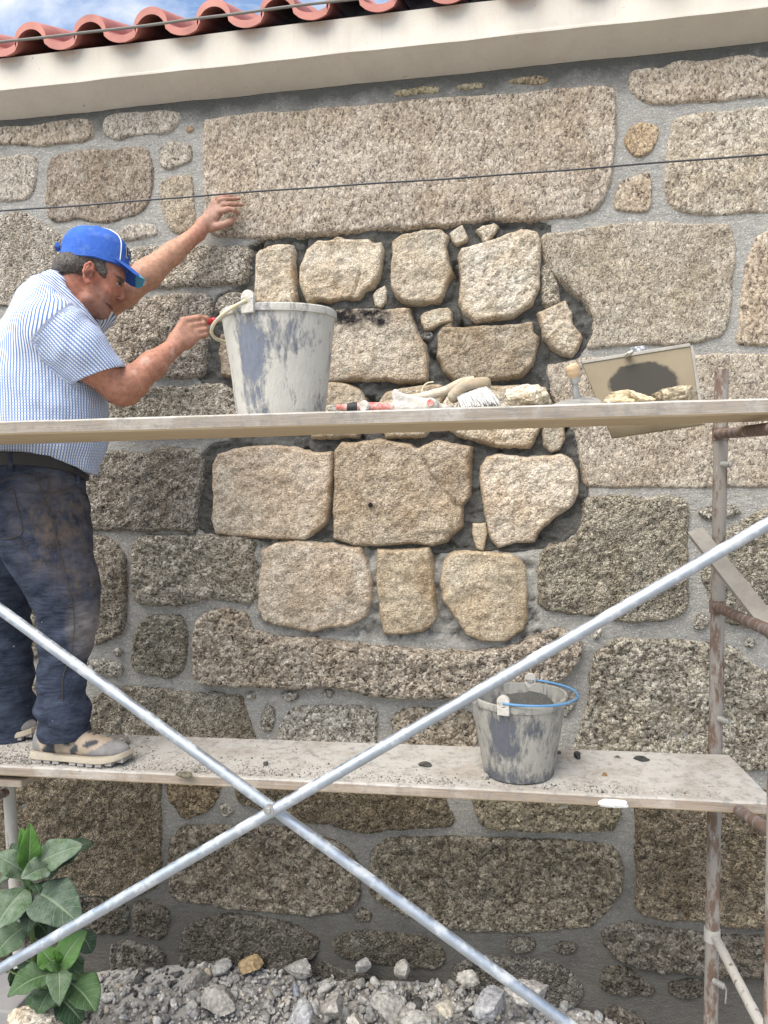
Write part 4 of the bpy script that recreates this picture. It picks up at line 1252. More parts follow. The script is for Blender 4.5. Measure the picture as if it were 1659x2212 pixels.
sec = tile_section()
for row in (0, 1):
    for i in range(-6, 22):
        x0 = arc[0][0] - W * 0.27 + (i) * W
        if x0 < -3.3 or x0 > 2.1:
            continue
        yf = YF - 0.036 + row * 0.36
        zb = zroof(x0 + W / 2) + 0.032 + row * 0.36 * math.tan(pitch) + row * .012
        R = []
        rr = random.Random(i * 7 + row)
        ang = rr.uniform(-.012, .012)
        L = 0.44
        th = 0.019
        for s in (0, 0.006, 0.05, L * .5, L):
            lift = s * math.tan(pitch)
            sh = 1.0 if s > 0.004 else 0.97
            top = [(x0 + px + ang * s, yf + s, zb + lift + pz * sh + (zroof(x0 + px) - zroof(x0))) for px, pz in sec]
            lip = 0.006 if s < 0.03 else 0
            bot = [(x0 + px + ang * s, yf + s, zb + lift + pz * sh - th - lip + (zroof(x0 + px) - zroof(x0))) for px, pz in sec]
            bot = [(b[0] + (W * 0.27 + x0 - b[0]) * (0.10 if px < W * .54 else 0), b[1], b[2]) for b, (px, pz) in zip(bot, sec)]
            R.append(top + bot[::-1])
        MB().rings(R, True, True).obj('roof_tile', TILE, roof)
zc = zroof(-0.5)
bk = MB()
ROOFDECK = plain('roof_deck', (0.05, 0.045, 0.045), 0.9)
R = []
for x in (xl, xr):
    R.append([(x, YF + 0.06, zroof(x) + 0.005), (x, 2.5, zroof(x) + 0.005 + 2.5 * math.tan(pitch)), (x, 2.5, zroof(x) + 0.03 + 2.5 * math.tan(pitch)), (x, YF + .06, zroof(x) + .02)])
bk.rings(R).obj('roof_deck', ROOFDECK, roof, False)
# ------------------------------------------------------------------ ground and rubble
def wz_at(px, py):
    return P(px, py, -0.05)


_hp = [wz_at(120, 2120), wz_at(370, 2100), wz_at(500, 2090), wz_at(640, 2115), wz_at(840, 2135), wz_at(1000, 2140), wz_at(1200, 2185), wz_at(1400, 2240)]
_xs = [p[0] for p in _hp]
_zs = [p[2] for p in _hp]
HBX = [-3.5] + _xs + [3]
HBZ = [_zs[0]] + _zs + [_zs[-1] - .05]


def ground_h(x, y):
    x = np.asarray(x, float)
    y = np.asarray(y, float)
    top = np.interp(x, HBX, HBZ)
    fall = np.clip((-y - 0.02) / 0.9, 0, 1)
    return top * (1 - fall ** 0.8) + 0.0


SOIL = plain('dusty_soil', (0.36, 0.34, 0.31), 0.95, 0.35, 50, 0.9, 0.01, spec=0.1, second=(0.12, 0.115, 0.105), smask=(0.5, 0.66), sscale=11)
gx = np.concatenate([np.linspace(-60, -3.4, 24)[:-1], np.linspace(-3.4, 2.4, 190), np.linspace(2.4, 60, 24)[1:]])
gy = np.concatenate([np.linspace(-60, -1.2, 26)[:-1], np.linspace(-1.2, 0.3, 60), np.linspace(.3, 60, 20)[1:]])
X, Y = np.meshgrid(gx, gy, indexing='ij')
Zg = ground_h(X, Y)
p3 = np.stack([X.ravel(), Y.ravel(), 0 * X.ravel()], 1)
Zg = Zg.ravel() + 0.02 * fbm(p3, 5, 4, 33) * (np.abs(p3[:, 0]) < 6) - 0.006
ny = len(gy)
I, J = np.meshgrid(np.arange(len(gx) - 1), np.arange(ny - 1), indexing='ij')
a = (I * ny + J).ravel()
gr = link('ground', np_mesh('ground', np.stack([X.ravel(), Y.ravel(), Zg], 1), np.stack([a, a + ny, a + ny + 1, a + 1], 1)), SOIL)
tag(gr, kind='structure')


def ico(sub):
    bm = bmesh.new()
    bmesh.ops.create_icosphere(bm, subdivisions=sub, radius=1.0)
    V = np.array([v.co[:] for v in bm.verts])
    Fs = np.array([[v.index for v in f.verts] for f in bm.faces])
    bm.free()
    return V, Fs


ICO = {k: ico(k) for k in (1, 2, 3, 4, 5)}


def rock_verts(seed, sub, dims, cuts=7, rough=0.06, c_lo=.45):
    """angular broken stone"""
    r = np.random.RandomState(seed)
    V, Fs = ICO[sub]
    V = V.copy()
    for _ in range(cuts):
        n = r.normal(size=3)
        n /= np.linalg.norm(n)
        c = r.uniform(c_lo, 0.82)
        d = V @ n
        V -= np.maximum(d - c, 0)[:, None] * n
    if sub > 2:
        V *= (1 + rough * fbm(V, 2.6, 4, seed))[:, None] + 0
        if sub > 3:
            V *= (1 + rough * 0.5 * fbm(V, 9, 3, seed + 3))[:, None]
    V *= np.array(dims) * 1.25
    a = r.uniform(0, 2 * math.pi)
    c, s = math.cos(a), math.sin(a)
    V = V @ np.array([[c, -s, 0], [s, c, 0], [0, 0, 1]]).T
    return V, Fs


def rubble_stuff(name, pts, sizes, cols, m, seed, label=None, cat=None):
    r = np.random.RandomState(seed)
    VV, FF, CC = [], [], []
    n = 0
    protos = [rock_verts(seed * 50 + k, 2 if name == 'rubble' else 1, r.uniform(0.7, 1.25, 3), 11, c_lo=.30) for k in range(20)]
    for i, (p, s) in enumerate(zip(pts, sizes)):
        V, Fs = protos[r.randint(20)]
        q = r.normal(size=4)
        q /= np.linalg.norm(q)
        w, x, y, z = q
        Rm = np.array([[1 - 2 * (y * y + z * z), 2 * (x * y - z * w), 2 * (x * z + y * w)], [2 * (x * y + z * w), 1 - 2 * (x * x + z * z), 2 * (y * z - x * w)], [2 * (x * z - y * w), 2 * (y * z + x * w), 1 - 2 * (x * x + y * y)]])
        VV.append((V * s) @ Rm.T + p)
        FF.append(Fs + n)
        CC.append(np.repeat(cols[i][None], len(V), 0))
        n += len(V)
    me = np_mesh(name, np.concatenate(VV), np.concatenate(FF))
    set_col(me, 'col', np.concatenate(CC))
    o = link(name, me, m, None, False)
    tag(o, label, cat, kind='stuff')
    return o


r = np.random.RandomState(5)
NR = 12000
x = r.uniform(-2.2, 0.75, NR)
y = -0.02 - 0.75 * r.beta(1.0, 1.5, NR)
s = 0.003 + 0.013 * r.beta(1.0, 4.0, NR)
s[:1100] = r.uniform(0.010, 0.021, 1100)
ok = ~((x > 0.40) & (r.rand(NR) < 0.75)) & ~((x < -1.1) & (r.rand(NR) < 0.5))
x, y, s = x[ok], y[ok], s[ok]
z = ground_h(x, y) + s * 0.25
pal = np.array([(.47, .445, .405), (.40, .38, .35), (.54, .51, .465), (.31, .295, .275), (.46, .40, .31), (.11, .108, .10), (.42, .41, .40)])
cl_ = fbm(np.stack([x, y, 0 * x], 1), 9, 3, 8)
ci = r.choice([0, 1, 2, 3, 4, 6], len(x), p=[.28, .22, .2, .12, .06, .12])
ci = np.where((cl_ > 0.28) & (s < .02), 5, ci)
rubble_stuff('rubble', np.stack([x, y, z], 1), s, pal[ci] * r.uniform(.85, 1.3, (len(x), 1)), RUBBLE, 3,
             'heap of broken mortar and stone chips lying along the foot of the wall', 'rubble')


def rock_thing(name, px, py, wpx, hpx, Y, seed, m, label, cat='stone', zbase=None, depth=None, cuts=8, color=None, sub=4, col=None, lean=0.0, group=None):
    """a single loose stone, traced at its centre pixel, width and height; it stands on what is under it"""
    c = P(px, py, Y)
    k = upx(c)
    w, h = wpx * k * 0.5, hpx * k * 0.5
    V, Fs = rock_verts(seed, sub, (1, 1, 1), cuts)
    V = V * (1 + .05 * fbm(V, 7, 4, seed + 9, .65) + .05 * cellnoise(V, 6, seed)[1])[:, None]
    V = V / np.abs(V).max(0)
    V = V * np.array([w, depth if depth else (w + h) * 0.5, h])
    cl, sl = math.cos(lean), math.sin(lean)
    V = V @ np.array([[cl, 0, -sl], [0, 1, 0], [sl, 0, cl]]).T
    zb = c[2] - h if zbase is None else zbase
    V[:, 2] += zb - V[:, 2].min()
    V[:, 0] += c[0]
    V[:, 1] += Y
    base = Vector((c[0], Y, zb))
    me = np_mesh(name, V - np.array(base), Fs)
    if col is not None:
        vv = fbm(V, 30, 4, seed)[:, None]
        set_col(me, 'col', np.array(col)[None] * (1 + 0.35 * vv))
    o = link(name, me, m, None, False, color)
    o.location = base
    tag(o, label, cat, group)
    return o


G1 = (.44, .41, .37)
chunks = [
    # px, py, w, h, Y, colour, label
    (477, 2088, 62, 52, -.07, (.42, .40, .37), 'pointed pale grey stone chip leaning on the dark stone at the wall foot'),
    (543, 2080, 66, 46, -.06, (.40, .29, .16), 'ochre yellow flat stone piece beside the pointed grey chip on the rubble'),
    (425, 2105, 60, 52, -.10, (.36, .33, .29), 'grey brown knobbly lump right of the leafy plant'),
    (470, 2150, 105, 66, -.22, (.40, .37, .33), 'large rounded lump of old mortar on the rubble near the plant'),
    (647, 2088, 78, 48, -.07, (.43, .41, .37), 'wide grey mortar lump under the dark stained wall stone'),
    (782, 2082, 52, 36, -.06, (.41, .39, .36), 'small upright grey chunk in the notch left of the rubble peak'),
    (720, 2170, 80, 64, -.25, (.42, .39, .35), 'pale rough chunk in the middle of the rubble, left of the biggest grey one'),
    (839, 2170, 100, 92, -.24, (.39, .365, .33), 'biggest grey rough chunk in the middle of the rubble heap'),
    (870, 2092, 46, 52, -.08, (.42, .39, .34), 'grey chip standing against the low dark wall stone'),
    (1012, 2106, 60, 54, -.08, (.48, .45, .39), 'cream stone chunk with a flat top by the wall, left of the galvanised tube'),
    (1140, 2137, 118, 62, -.13, (.47, .44, .40), 'broad pale wedge of stone under the galvanised tube'),
    (1060, 2165, 92, 80, -.22, (.38, .375, .375), 'smooth mid grey slab leaning over at the right end of the rubble'),
    (650, 2190, 62, 74, -.32, (.40, .395, .39), 'smooth blue grey pointed stone at the bottom of the rubble'),
    (770, 2205, 60, 50, -.34, (.44, .41, .36), 'light grey lump at the bottom edge below the biggest chunk'),
    (958, 2170, 56, 46, -.22, (.50, .45, .36), 'cream yellowish chip between the biggest grey chunk and the grey slab'),
    (640, 2128, 18, 44, -.15, (.36, .38, .43), 'small bluish upright sliver in the rubble'),
    (900, 2205, 80, 60, -.33, (.43, .41, .37), 'pale speckled lump at the bottom edge under the cream yellowish chip'),
]
for i, (px, py, w, h, Y, c, lab) in enumerate(chunks):
    q = P(px, py, Y)
    c = tuple(min(.6, v_ * 1.12) for v_ in c)
    rock_thing('rubble_chunk', px, py + h * .08, w * .88, h * .86, Y, 300 + i * 7, RUBBLE, lab, 'stone chunk', None, None, 11, None, 5, c, random.Random(i).uniform(-.25, .25))
rock_thing('white_rock', 72, 2215, 150, 78, -.70, 911, ROCKW, 'big white rock in the bottom left corner in front of the plant', 'rock', None, .07, 6, (1.15, 1.12, 1.06, 0), 5)

# the square block under the left scaffold leg
bp = P(36, 2130, -.42)
blk = MB().box((bp[0] - .06, -.44, bp[2] - .085), (.12, 0, 0), (0, .09, 0), (0, 0, .08)).obj('concrete_block', BLOCK, None, False, 0.006)
tag(blk, 'grey concrete block under the left scaffold leg', 'block')

# ------------------------------------------------------------------ scaffold
zplank = None


def plank(name, fl, fr, bl_, br, Yf, Yb, thick_px, mats, label, over=(0.9, 0.6), z_from='line', seed=0, corner=0.0):
    """front top edge fl-fr and back top edge bl-br (pixels), extended past the frame at both ends"""
    A, B = P(*fl, Yf), P(*fr, Yf)
    C, D = P(*bl_, Yb), P(*br, Yb)
    ex = (B - A) / np.linalg.norm(B - A)
    fA = A - ex * over[0]
    fB = B + ex * over[1]
    eb = (D - C) / np.linalg.norm(D - C)

    def on(C, e, x):
        return C + e * ((x - C[0]) / e[0])
    bA = on(C, eb, fA[0])
    bB = on(C, eb, fB[0] - corner)
    th = thick_px * upx((A + B) / 2)
    n = 90
    ss = np.linspace(0, 1, n)
    R = []
    for s in ss:
        f = fA + (fB - fA) * s
        b = bA + (bB - bA) * s
        w = np.array([[s * 40, 0, seed], [s * 40, 3, seed], [s * 40, 6, seed], [s * 40, 9, seed]])
        j = 0.0016 * fbm(w, 0.8, 3, seed)
        dn = np.array([0, 0, -th])
        c = 0.004
        y = np.array([0, 1.0, 0])
        u = np.array([0, 0, 1.0])
        R.append([f + y * c + u * j[0], f - u * c + u * j[0], f + dn + u * c + y * j[1], f + dn + y * c + u * j[1], b + dn - y * c + u * j[2], b + dn + u * c, b - u * c, b - y * c + u * j[3]])
    mb = MB().rings(R, True, True)
    o = mb.obj(name, mats, None, False)
    me = o.data
    for p in me.polygons:
        nz = p.normal.z
        p.material_index = 0 if nz > 0.6 else (2 if nz < -0.6 else 1)
    tag(o, label, 'plank')
    return (A, B, C, D, th), o


def plane_z(pl):
    A, B, C, D, th = pl
    n = np.cross(B - A, C - A)
    return lambda x, y: A[2] - (n[0] * (x - A[0]) + n[1] * (y - A[1])) / n[2]


def on_plane(pl, px, py):
    A, B, C, D, th = pl
    n = np.cross(B - A, C - A)
    r_ = rays((px, py))[0]
    return CAM + r_ * (n @ (A - CAM)) / (n @ r_)


def underside(fb_px, bb_px):
    pass


LOW, low_o = plank('walking_plank', (0, 1654), (1659, 1735), (284, 1587), (1615, 1631), -.635, -.345, 24, [WOOD_TOP, WOOD_SIDE, WOOD_UNDER],
                   'lower wooden plank under the mason, dusty and strewn with mortar crumbs', (0.8, 0.02), seed=1, corner=0.035)
low_z = plane_z(LOW)
# upper plank: the back edge of its underside is what the photo shows, so the top back edge lies one thickness above it
_th = 32
_b0, _b1 = P(0, 961, -.67), P(1659, 910, -.67)
_k = _th * upx(P(830, 900, -.9))


def pix(q):
    v = (np.asarray(q, float) - CAM) @ RM
    return (CX + F_PX * v[0] / v[1], CY - F_PX * v[2] / v[1])


UP, up_o = plank('work_plank', (0, 910), (1659, 859.5), pix(_b0 + np.array([0, 0, _k])), pix(_b1 + np.array([0, 0, _k])), -.90, -.67, _th, [WOOD_TOP, WOOD_SIDE_GREY, WOOD_UNDER],
                 'upper wooden plank across the scaffold at chest height, tools and bucket on it', (0.8, 0.6), seed=2)
up_z = plane_z(UP)

# white plaster smear on the front edge of the lower plank
a = P(1332, 1735, -.638)
k = upx(a)
V, Fs = rock_verts(5, 4, (1, 1, 1), 3, .3)
V = V * np.array([34 * k, .004, 9 * k]) / 1.1 + a
sm = link('plaster_smear', np_mesh('plaster_smear', V, Fs), plain('white_plaster', (.75, .74, .72), .9, .1), low_o)

# small wedge board under the left end of the lower plank
wl = P(0, 1690, -.60)
A, B = P(-60, 1681, -.62), P(66, 1687, -.62)
wd = MB().box(((A[0] + B[0]) / 2, -.49, (A[2] + B[2]) / 2 - .011), ((B[0] - A[0]) / 2, 0, (B[2] - A[2]) / 2), (0.03, .13, 0), (0, 0, .0105)).obj('wedge_board', [WOOD_SIDE], None, False, 0.003)
tag(wd, 'short pale board packed under the left end of the lower plank', 'board')


def bumpy_tube(mb, a, b, r_, n=16, seg=40, seed=0, bend=0.0, amp=0.0009):
    a, b = np.asarray(a, float), np.asarray(b, float)
    pts = [a + (b - a) * t for t in np.linspace(0, 1, seg)]
    pts = [p + np.array([0, 0, bend * math.sin(math.pi * t)]) for p, t in zip(pts, np.linspace(0, 1, seg))]
    rs = [r_ + amp * v for v in fbm(np.stack([np.linspace(0, 30, seg), np.zeros(seg) + seed, np.zeros(seg)], 1), 1, 3, seed)]
    return mb.tube(pts, rs, n)


# right frame
top = P(1559, 800, -.31)
bot = P(1535, 2225, -.31)
bot = bot + (bot - top) / np.linalg.norm(bot - top) * 0.1
fr_r = empty('scaffold_frame', bot)
tag(fr_r, 'rusty painted scaffold frame of round tubes at the right', 'scaffold frame')
RP = 0.0195
pm = MB()
seg = 70
pts = [top + (bot - top) * t for t in np.linspace(0, 1, seg)]
pole = bumpy_tube(MB(), top, bot, RP, 20, 90, 3).obj('upright', POLE, fr_r)
inn = MB().tube([top + np.array([0, 0, .0006]), top + np.array([0, 0, .0012])], RP * .75, 16).obj('tube_mouth', BLACK, pole)
ob = P(1668, 2060, -.95)
ob2 = ob + np.array([.0, 0, -.35])
ot = P(1690, 925, -.95)
ot = ob + (ot - ob) * 1.03
opole = bumpy_tube(MB(), ot, ob2, RP, 20, 60, 9).obj('upright', POLE, fr_r)


def rung(pa, pb, rr=0.0145, m=POLE_R, seed=1):
    a, b = P(*pa, -.31), P(*pb, -.95)
    d = (b - a) / np.linalg.norm(b - a)
    return bumpy_tube(MB(), a + d * RP * .4, b, rr, 16, 30, seed).obj('rung', m, fr_r)


rung((1550, 938), (1686, 924), seed=1)
rung((1547, 1310), (1682, 1372), seed=2)
rung((1541, 1716), (1672, 1800), seed=3)
a, b = P(1542, 2018, -.31), P(1668, 2262, -.80)
bumpy_tube(MB(), a, b, 0.013, 16, 30, 5).obj('brace_tube', POLE_W, fr_r)
for px, py, dx in ((1559, 1003, 13), (1552, 1552, 14), (1541, 2118, 16)):
    q = P(px, py, -.335)
    k = upx(q)
    e = q + np.array([dx * k, -.02, -.002])
    mb = MB().tube([q, e], [.009, .009], 12)
    mb.tube([e, e + np.array([.004, -.003, 0])], [.010, .006], 12)
    if py > 1200:
        mb.tube(bez([e, e + np.array([.008, 0, -.01]), e + np.array([.006, 0, -.05])], 8), .0025, 8)
    mb.obj('lock_pin', STEEL_D, fr_r)
for py in (938, 1310, 2018):                     # weld collars
    q = P(1559 - 24 * (py - 800) / 1412, py, -.31)
    MB().tube([q + np.array([0, 0, -.018]), q + np.array([0, 0, .018])], [RP + .0035, RP + .003], 18).obj('weld_collar', POLE_W if py > 1500 else POLE_R, fr_r)

# left frame (only its inner leg shows, under the plank)
lt, lb = P(19, 1694, -.42), P(46, 2135, -.42)
fr_l = empty('scaffold_frame', lb)
tag(fr_l, 'white flaking scaffold frame leg at the left, behind the leafy plant', 'scaffold frame')
bumpy_tube(MB(), lt, lb, .019, 20, 40, 12).obj('upright', POLE_W, fr_l)
lo_t = lt + np.array([-.05, -.56, 0.9])
lo_b = lb + np.array([-.05, -.56, -.08])
bumpy_tube(MB(), lo_t, lo_b, .019, 20, 40, 13).obj('upright', POLE_W, fr_l)
bumpy_tube(MB(), lt + np.array([0, 0, -.02]), lt + np.array([-.05, -.56, -.02]), .014, 14, 20, 14).obj('rung', POLE_R, fr_l)

# galvanised cross brace in front of everything
YA, YB = -.985, -1.013
piv = P(585, 1747, YB)
xb = empty('cross_brace', piv)
tag(xb, 'pair of galvanised steel tubes crossing as an X in front of the scaffold', 'cross brace')
RB = 0.0128


def brace(p, q, Y, name, ext=0.5):
    a, b = P(*p, Y), P(*q, Y)
    d = (b - a) / np.linalg.norm(b - a)
    a, b = a - d * ext, b + d * ext
    pts = [a + (b - a) * t for t in np.linspace(0, 1, 60)]
    return MB().tube(pts, RB, 24).obj(name, GALV, xb)


brace((0, 1316), (1042, 2077), YA, 'brace_tube', 0.42)
brace((0, 2093), (1659, 1131), YB, 'brace_tube', 0.5)
bp_ = P(584, 1745, YB)
bo = MB().tube([bp_ + np.array([0, -RB + .006, 0]), bp_ + np.array([0, -RB - .002, 0])], [.0120, .0115], 20)
bo.tube([bp_ + np.array([0, -RB - .001, 0]), bp_ + np.array([0, -RB - .005, 0])], [.0065, .0055], 16)
bo.obj('pivot_bolt', STEEL, xb)

# hollow screed bar leaning on the frame
a, b = P(1503, 1150, -.36), P(1695, 1392, -.82)
d = (b - a) / np.linalg.norm(b - a)
sd = np.cross(d, np.array([0, 1.0, 0]))
sd /= np.linalg.norm(sd)
nn = np.cross(sd, d)


def rect(p, w, h):
    return [p + sd * w + nn * h, p - sd * w + nn * h, p - sd * w - nn * h, p + sd * w - nn * h]


w, h = 0.021, 0.010
mb = MB()
R = [rect(b, w, h), rect(a, w, h), rect(a, w - .0018, h - .0018), rect(a + d * .25, w - .0018, h - .0018)]
mb.rings(R, True, True)
sb = mb.obj('screed_bar', ALU, None, False)
tag(sb, 'hollow flat aluminium straightedge leaning on the right scaffold frame', 'straightedge')

# wires strung along the wall
for nm, p, q, Y, rr, m, lab in (('slack_wire', (0, 455), (1659, 335), -.085, .0033, WIRE_D, 'thin dark wire stretched across the stone wall above the hand'),
                                ('roof_cable', (0, 92), (829, -9), -.33, .0042, WIRE_G, 'grey cable running past the ends of the roof tiles')):
    a, b = P(*p, Y), P(*q, Y)
    d = (b - a)
    a2, b2 = a - d * .35, b + d * (.25 if nm == 'slack_wire' else 1.2)
    pts = []
    for t in np.linspace(0, 1, 120):
        pts.append(a2 + (b2 - a2) * t + np.array([0, 0, .0015 * math.sin(t * 60) * .4 + 0.002 * math.sin(t * 17)]))
    o = MB().tube(pts, rr, 8).obj(nm, m)
    tag(o, lab, 'wire' if nm == 'slack_wire' else 'cable')


# ------------------------------------------------------------------ buckets
def bucket(c, r0, r1, H, m, label, wipe, ears, filled=None):
    """c: centre of the base on the plank; r0 base, r1 rim radius"""
    e = empty('bucket', c)
    tag(e, label, 'bucket')
    n = 72
    prof = [(0.0, 0.006), (r0 * .55, 0.006), (r0 * .9, 0.0), (r0 * .98, 0.003), (r0, 0.012)]
    prof += [(r0 + (r1 - r0) * t, 0.012 + (H - 0.012 - .02) * t) for t in np.linspace(0.06, 1, 16)]
    prof += [(r1 + .0045, H - .019), (r1 + .0055, H - .012), (r1 + .005, H - .003), (r1 + .002, H), (r1 - .002, H - .001), (r1 - .003, H - .02)]
    prof += [(r0 + (r1 - r0) * t - .004, 0.012 + (H - .032) * t) for t in np.linspace(0.92, 0.06, 10)]
    prof += [(0.0, 0.012)]
    mb = MB().lathe(prof, c, n)
    o = mb.obj('body', m, e)
    me = o.data
    co = np.empty(len(me.vertices) * 3)
    me.vertices.foreach_get('co', co)
    co = co.reshape(-1, 3)
    ang = np.arctan2(co[:, 1] - c[1], co[:, 0] - c[0])
    zt = (co[:, 2] - c[2]) / H
    dent = 0.0025 * fbm(co, 7, 2, int(r0 * 1e4))
    co[:, 0] += dent * np.cos(ang)
    co[:, 1] += dent * np.sin(ang)
    co[:, 2] += 0.0035 * zt * np.sin(2 * ang + 1) + .003 * zt * fbm(co, 9, 2, 5)
    me.vertices.foreach_set('co', co.ravel())
    wp = np.zeros(len(co))
    for a0, aw, z0, zw, amt in wipe:
        da = np.abs((ang - a0 + math.pi) % (2 * math.pi) - math.pi)
        wp = np.maximum(wp, amt * np.clip(1.5 - da / aw, 0, 1) * np.clip(1.5 - np.abs(zt - z0) / zw, 0, 1))
    at = me.attributes.new('wipe', 'FLOAT', 'POINT')
    at.data.foreach_set('value', wp.astype(np.float32))
    for a0, big in ears:
        d = np.array([math.cos(a0), math.sin(a0), 0])
        q = np.asarray(c) + d * (r1 + .004) + np.array([0, 0, H - .002])
        tn = np.array([-d[1], d[0], 0])
        R = []
        for off in (-.006, .006):
            R.append([q + d * off + tn * (.017 * math.cos(t)) + np.array([0, 0, .012 + .017 * math.sin(t)]) if True else 0 for t in np.linspace(0, 2 * math.pi, 20)[:-1]])
        mb = MB().rings(R)
        mb.box(q + np.array([0, 0, -.006]), d * .006, tn * .016, np.array([0, 0, .018]))
        mb.obj('ear', DRYCEM, e, True, .002)
    return e, o


# big pale bucket on the upper plank
cb = P(607, 897, -.785)
cb[2] = up_z(cb[0], -.785)
rp = P(607, 690, -.785)
k = upx(P(607, 800, -.785))
r1 = 122 * k * .985
r0 = 94 * k
H = (rp[2] - cb[2]) + .012
ua = math.atan2(CAM[1] - cb[1], CAM[0] - cb[0])          # direction facing the camera
ea = ua - 0.52
bk_a, body_a = bucket(cb, r0, r1, H, BUCKET_A, 'big pale cement-caked grey bucket standing on the upper plank', [(ua - .55, .26, .55, .34, 1.0), (ua - .55, .3, .1, .2, .7), (ua + .1, .4, .72, .14, .45)], [(ea, 1), (ea + math.pi, 1)])
# its rope-like handle, hanging folded to the left
e1 = cb + np.array([math.cos(ea) * (r1 + .012), math.sin(ea) * (r1 + .012), H + .002])
e2 = cb + np.array([-math.cos(ea) * (r1 + .012), -math.sin(ea) * (r1 + .012), H + .002])
ax = np.array([math.cos(ea), math.sin(ea), 0])
side = np.array([-math.sin(ea), math.cos(ea), 0])
if side[0] > 0:
    side = -side
pts = []
for t in np.linspace(0, math.pi, 40):
    q = cb + np.array([0, 0, H + .002]) + ax * ((r1 + .012) * math.cos(t)) + side * ((r1 + .034) * math.sin(t)) + np.array([0, 0, -.052 * math.sin(t)])
    pts.append(q)
hb = MB().tube(pts, .0042, 10).obj('handle', ROPE_Y, bk_a)

# smaller grey bucket full of mortar on the lower plank
q = on_plane(LOW, 1120, 1668)
cb2 = np.array([q[0], q[1], low_z(q[0], q[1])])
k = upx(cb2)
r0b = 76 * k
r1b = 101 * k
rim = P(1115, 1497, cb2[1])
Hb = rim[2] - cb2[2]
ua2 = math.atan2(CAM[1] - cb2[1], CAM[0] - cb2[0])
eb = ua2 - .28
bk_b, body_b = bucket(cb2, r0b, r1b, Hb, BUCKET_B, 'smaller dark grey bucket of wet mortar on the lower plank', [(ua2 - .35, .30, .60, .22, 1.0), (ua2 + .35, .2, .74, .10, .7), (ua2, 3.2, .0, .13, .55)], [(eb, 1), (eb + math.pi, 1)])
# mortar inside, heaped against the far side
n = 40
V, Fs = [], []
gr_ = np.linspace(0, 1, 14)
R = []
for g in gr_:
    ring = []
    for t in range(n):
        a_ = 2 * math.pi * t / n
        rr = g * (r0b + (r1b - r0b) * .72 - .006)
        p_ = cb2 + np.array([rr * math.cos(a_), rr * math.sin(a_), 0])
        hh = Hb - .075 + .050 * max(0, math.cos(a_ - ua2 - math.pi + .3)) * g + .012 * float(fbm(np.array([[p_[0], p_[1], 0]]), 26, 3, 4)[0])
        ring.append(p_ + np.array([0, 0, hh]))
    R.append(ring)
MB().rings(R, True, False).obj('mortar_fill', FRESH, bk_b)
ax = np.array([math.cos(eb), math.sin(eb), 0])
side = np.array([-math.sin(eb), math.cos(eb), 0])
if side[0] < 0:
    side = -side
pts = []
for t in np.linspace(0, math.pi, 40):
    pts.append(cb2 + np.array([0, 0, Hb + .006]) + ax * ((r1b + .010) * math.cos(t)) + side * ((r1b + .032) * math.sin(t) ** .9) + np.array([0, 0, -.004 * math.sin(t)]))
MB().tube(pts, .0034, 10).obj('handle', BLUE_WIRE, bk_b)

# ------------------------------------------------------------------ tools and stones on the upper plank
YU = -.80


def onup(px, py, Y):
    q = P(px, py, Y)
    return np.array([q[0], Y, up_z(q[0], Y)])


def up_stone(px, w, h, Y, seed, label, color, depth=None, cuts=8, lean=0.0):
    q = onup(px, 870, Y)
    py = pix(q)[1] - h / 2
    return rock_thing('loose_stone', px, py, w, h, Y, seed, ROCKW, label, 'stone', q[2], depth, cuts, color, 5, None, lean)


up_stone(735, 58, 27, -.83, 21, 'small speckled stone right against the big bucket', (.95, .97, .98, .2), .03, 5)
up_stone(1133, 112, 66, -.80, 24, 'large cream stone chunk on the upper plank between brush and trowel', (1.12, 1.08, .98, 0), .05, 10)
up_stone(1357, 112, 38, -.82, 26, 'flat yellowish stone in front of the hawk board, the left one of two', (1.05, .95, .72, 0), .045, 8)
up_stone(1460, 98, 54, -.80, 29, 'peaked yellowish grey stone in front of the hawk board, right of the flat one', (1.02, .95, .78, .15), .045, 7)
up_stone(1606, 42, 12, -.75, 31, 'tiny yellowish chip on the upper plank right of the rusty pole', (1.05, .97, .75, 0), .02, 6)

# hammer with a red handle, its head crusted with mortar
hz = U1('T1', 330, 335)
q0 = onup(*U1('T1', 330, 372), -.86)
q1 = onup(*U1('T1', 900, 345), -.82)
dv = q1 - q0
L = np.linalg.norm(dv)
dv /= L
up3 = np.array([0, 0, 1.0])
rh = .0125
ham = empty('hammer', q0)
tag(ham, 'red handled hammer with a mortar crusted head lying on the upper plank', 'hammer')
c0 = q0 + up3 * rh
MB().tube([c0 + dv * t for t in (0, L * .02, L * .3, L * .66)], [rh * .9, rh, rh, rh * .95], 18).obj('handle', RED, ham)
MB().tube([c0 - dv * (.02), c0 - dv * .003, c0 + dv * .004], [rh * .75, rh * 1.02, rh * 1.02], 18).obj('grip_end', BLACK, ham)
MB().tube([c0 - dv * (.045), c0 - dv * .018], [rh * .5, rh * .72], 18).obj('grip_tip', RED, ham)
hs = SDF(c0 + dv * L * .55 - .09, c0 + dv * L * 1.1 + .09, .0022)
hc = c0 + dv * L * .78
hs.cap(hc - dv * .03, hc + dv * .055, .015, .018, .01)
hs.cap(hc - dv * .028, hc - dv * .034 + up3 * .034, .011, .0085, .008)
hs.cap(hc - dv * .03 + up3 * .03, hc + dv * .03 + up3 * .012, .008, .012, .01)
hs.cap(hc + dv * .05 + up3 * .008, hc + dv * .055 - np.array([0, .02, -.004]), .016, .015, .006)
hs.cap(hc + dv * .06, hc + dv * .10 - up3 * .003, .011, .009, .008)
V, Fq = hs.mesh()
V += vnormals(V, Fq) * (0.0022 * fbm(V, 70, 3, 5))[:, None]
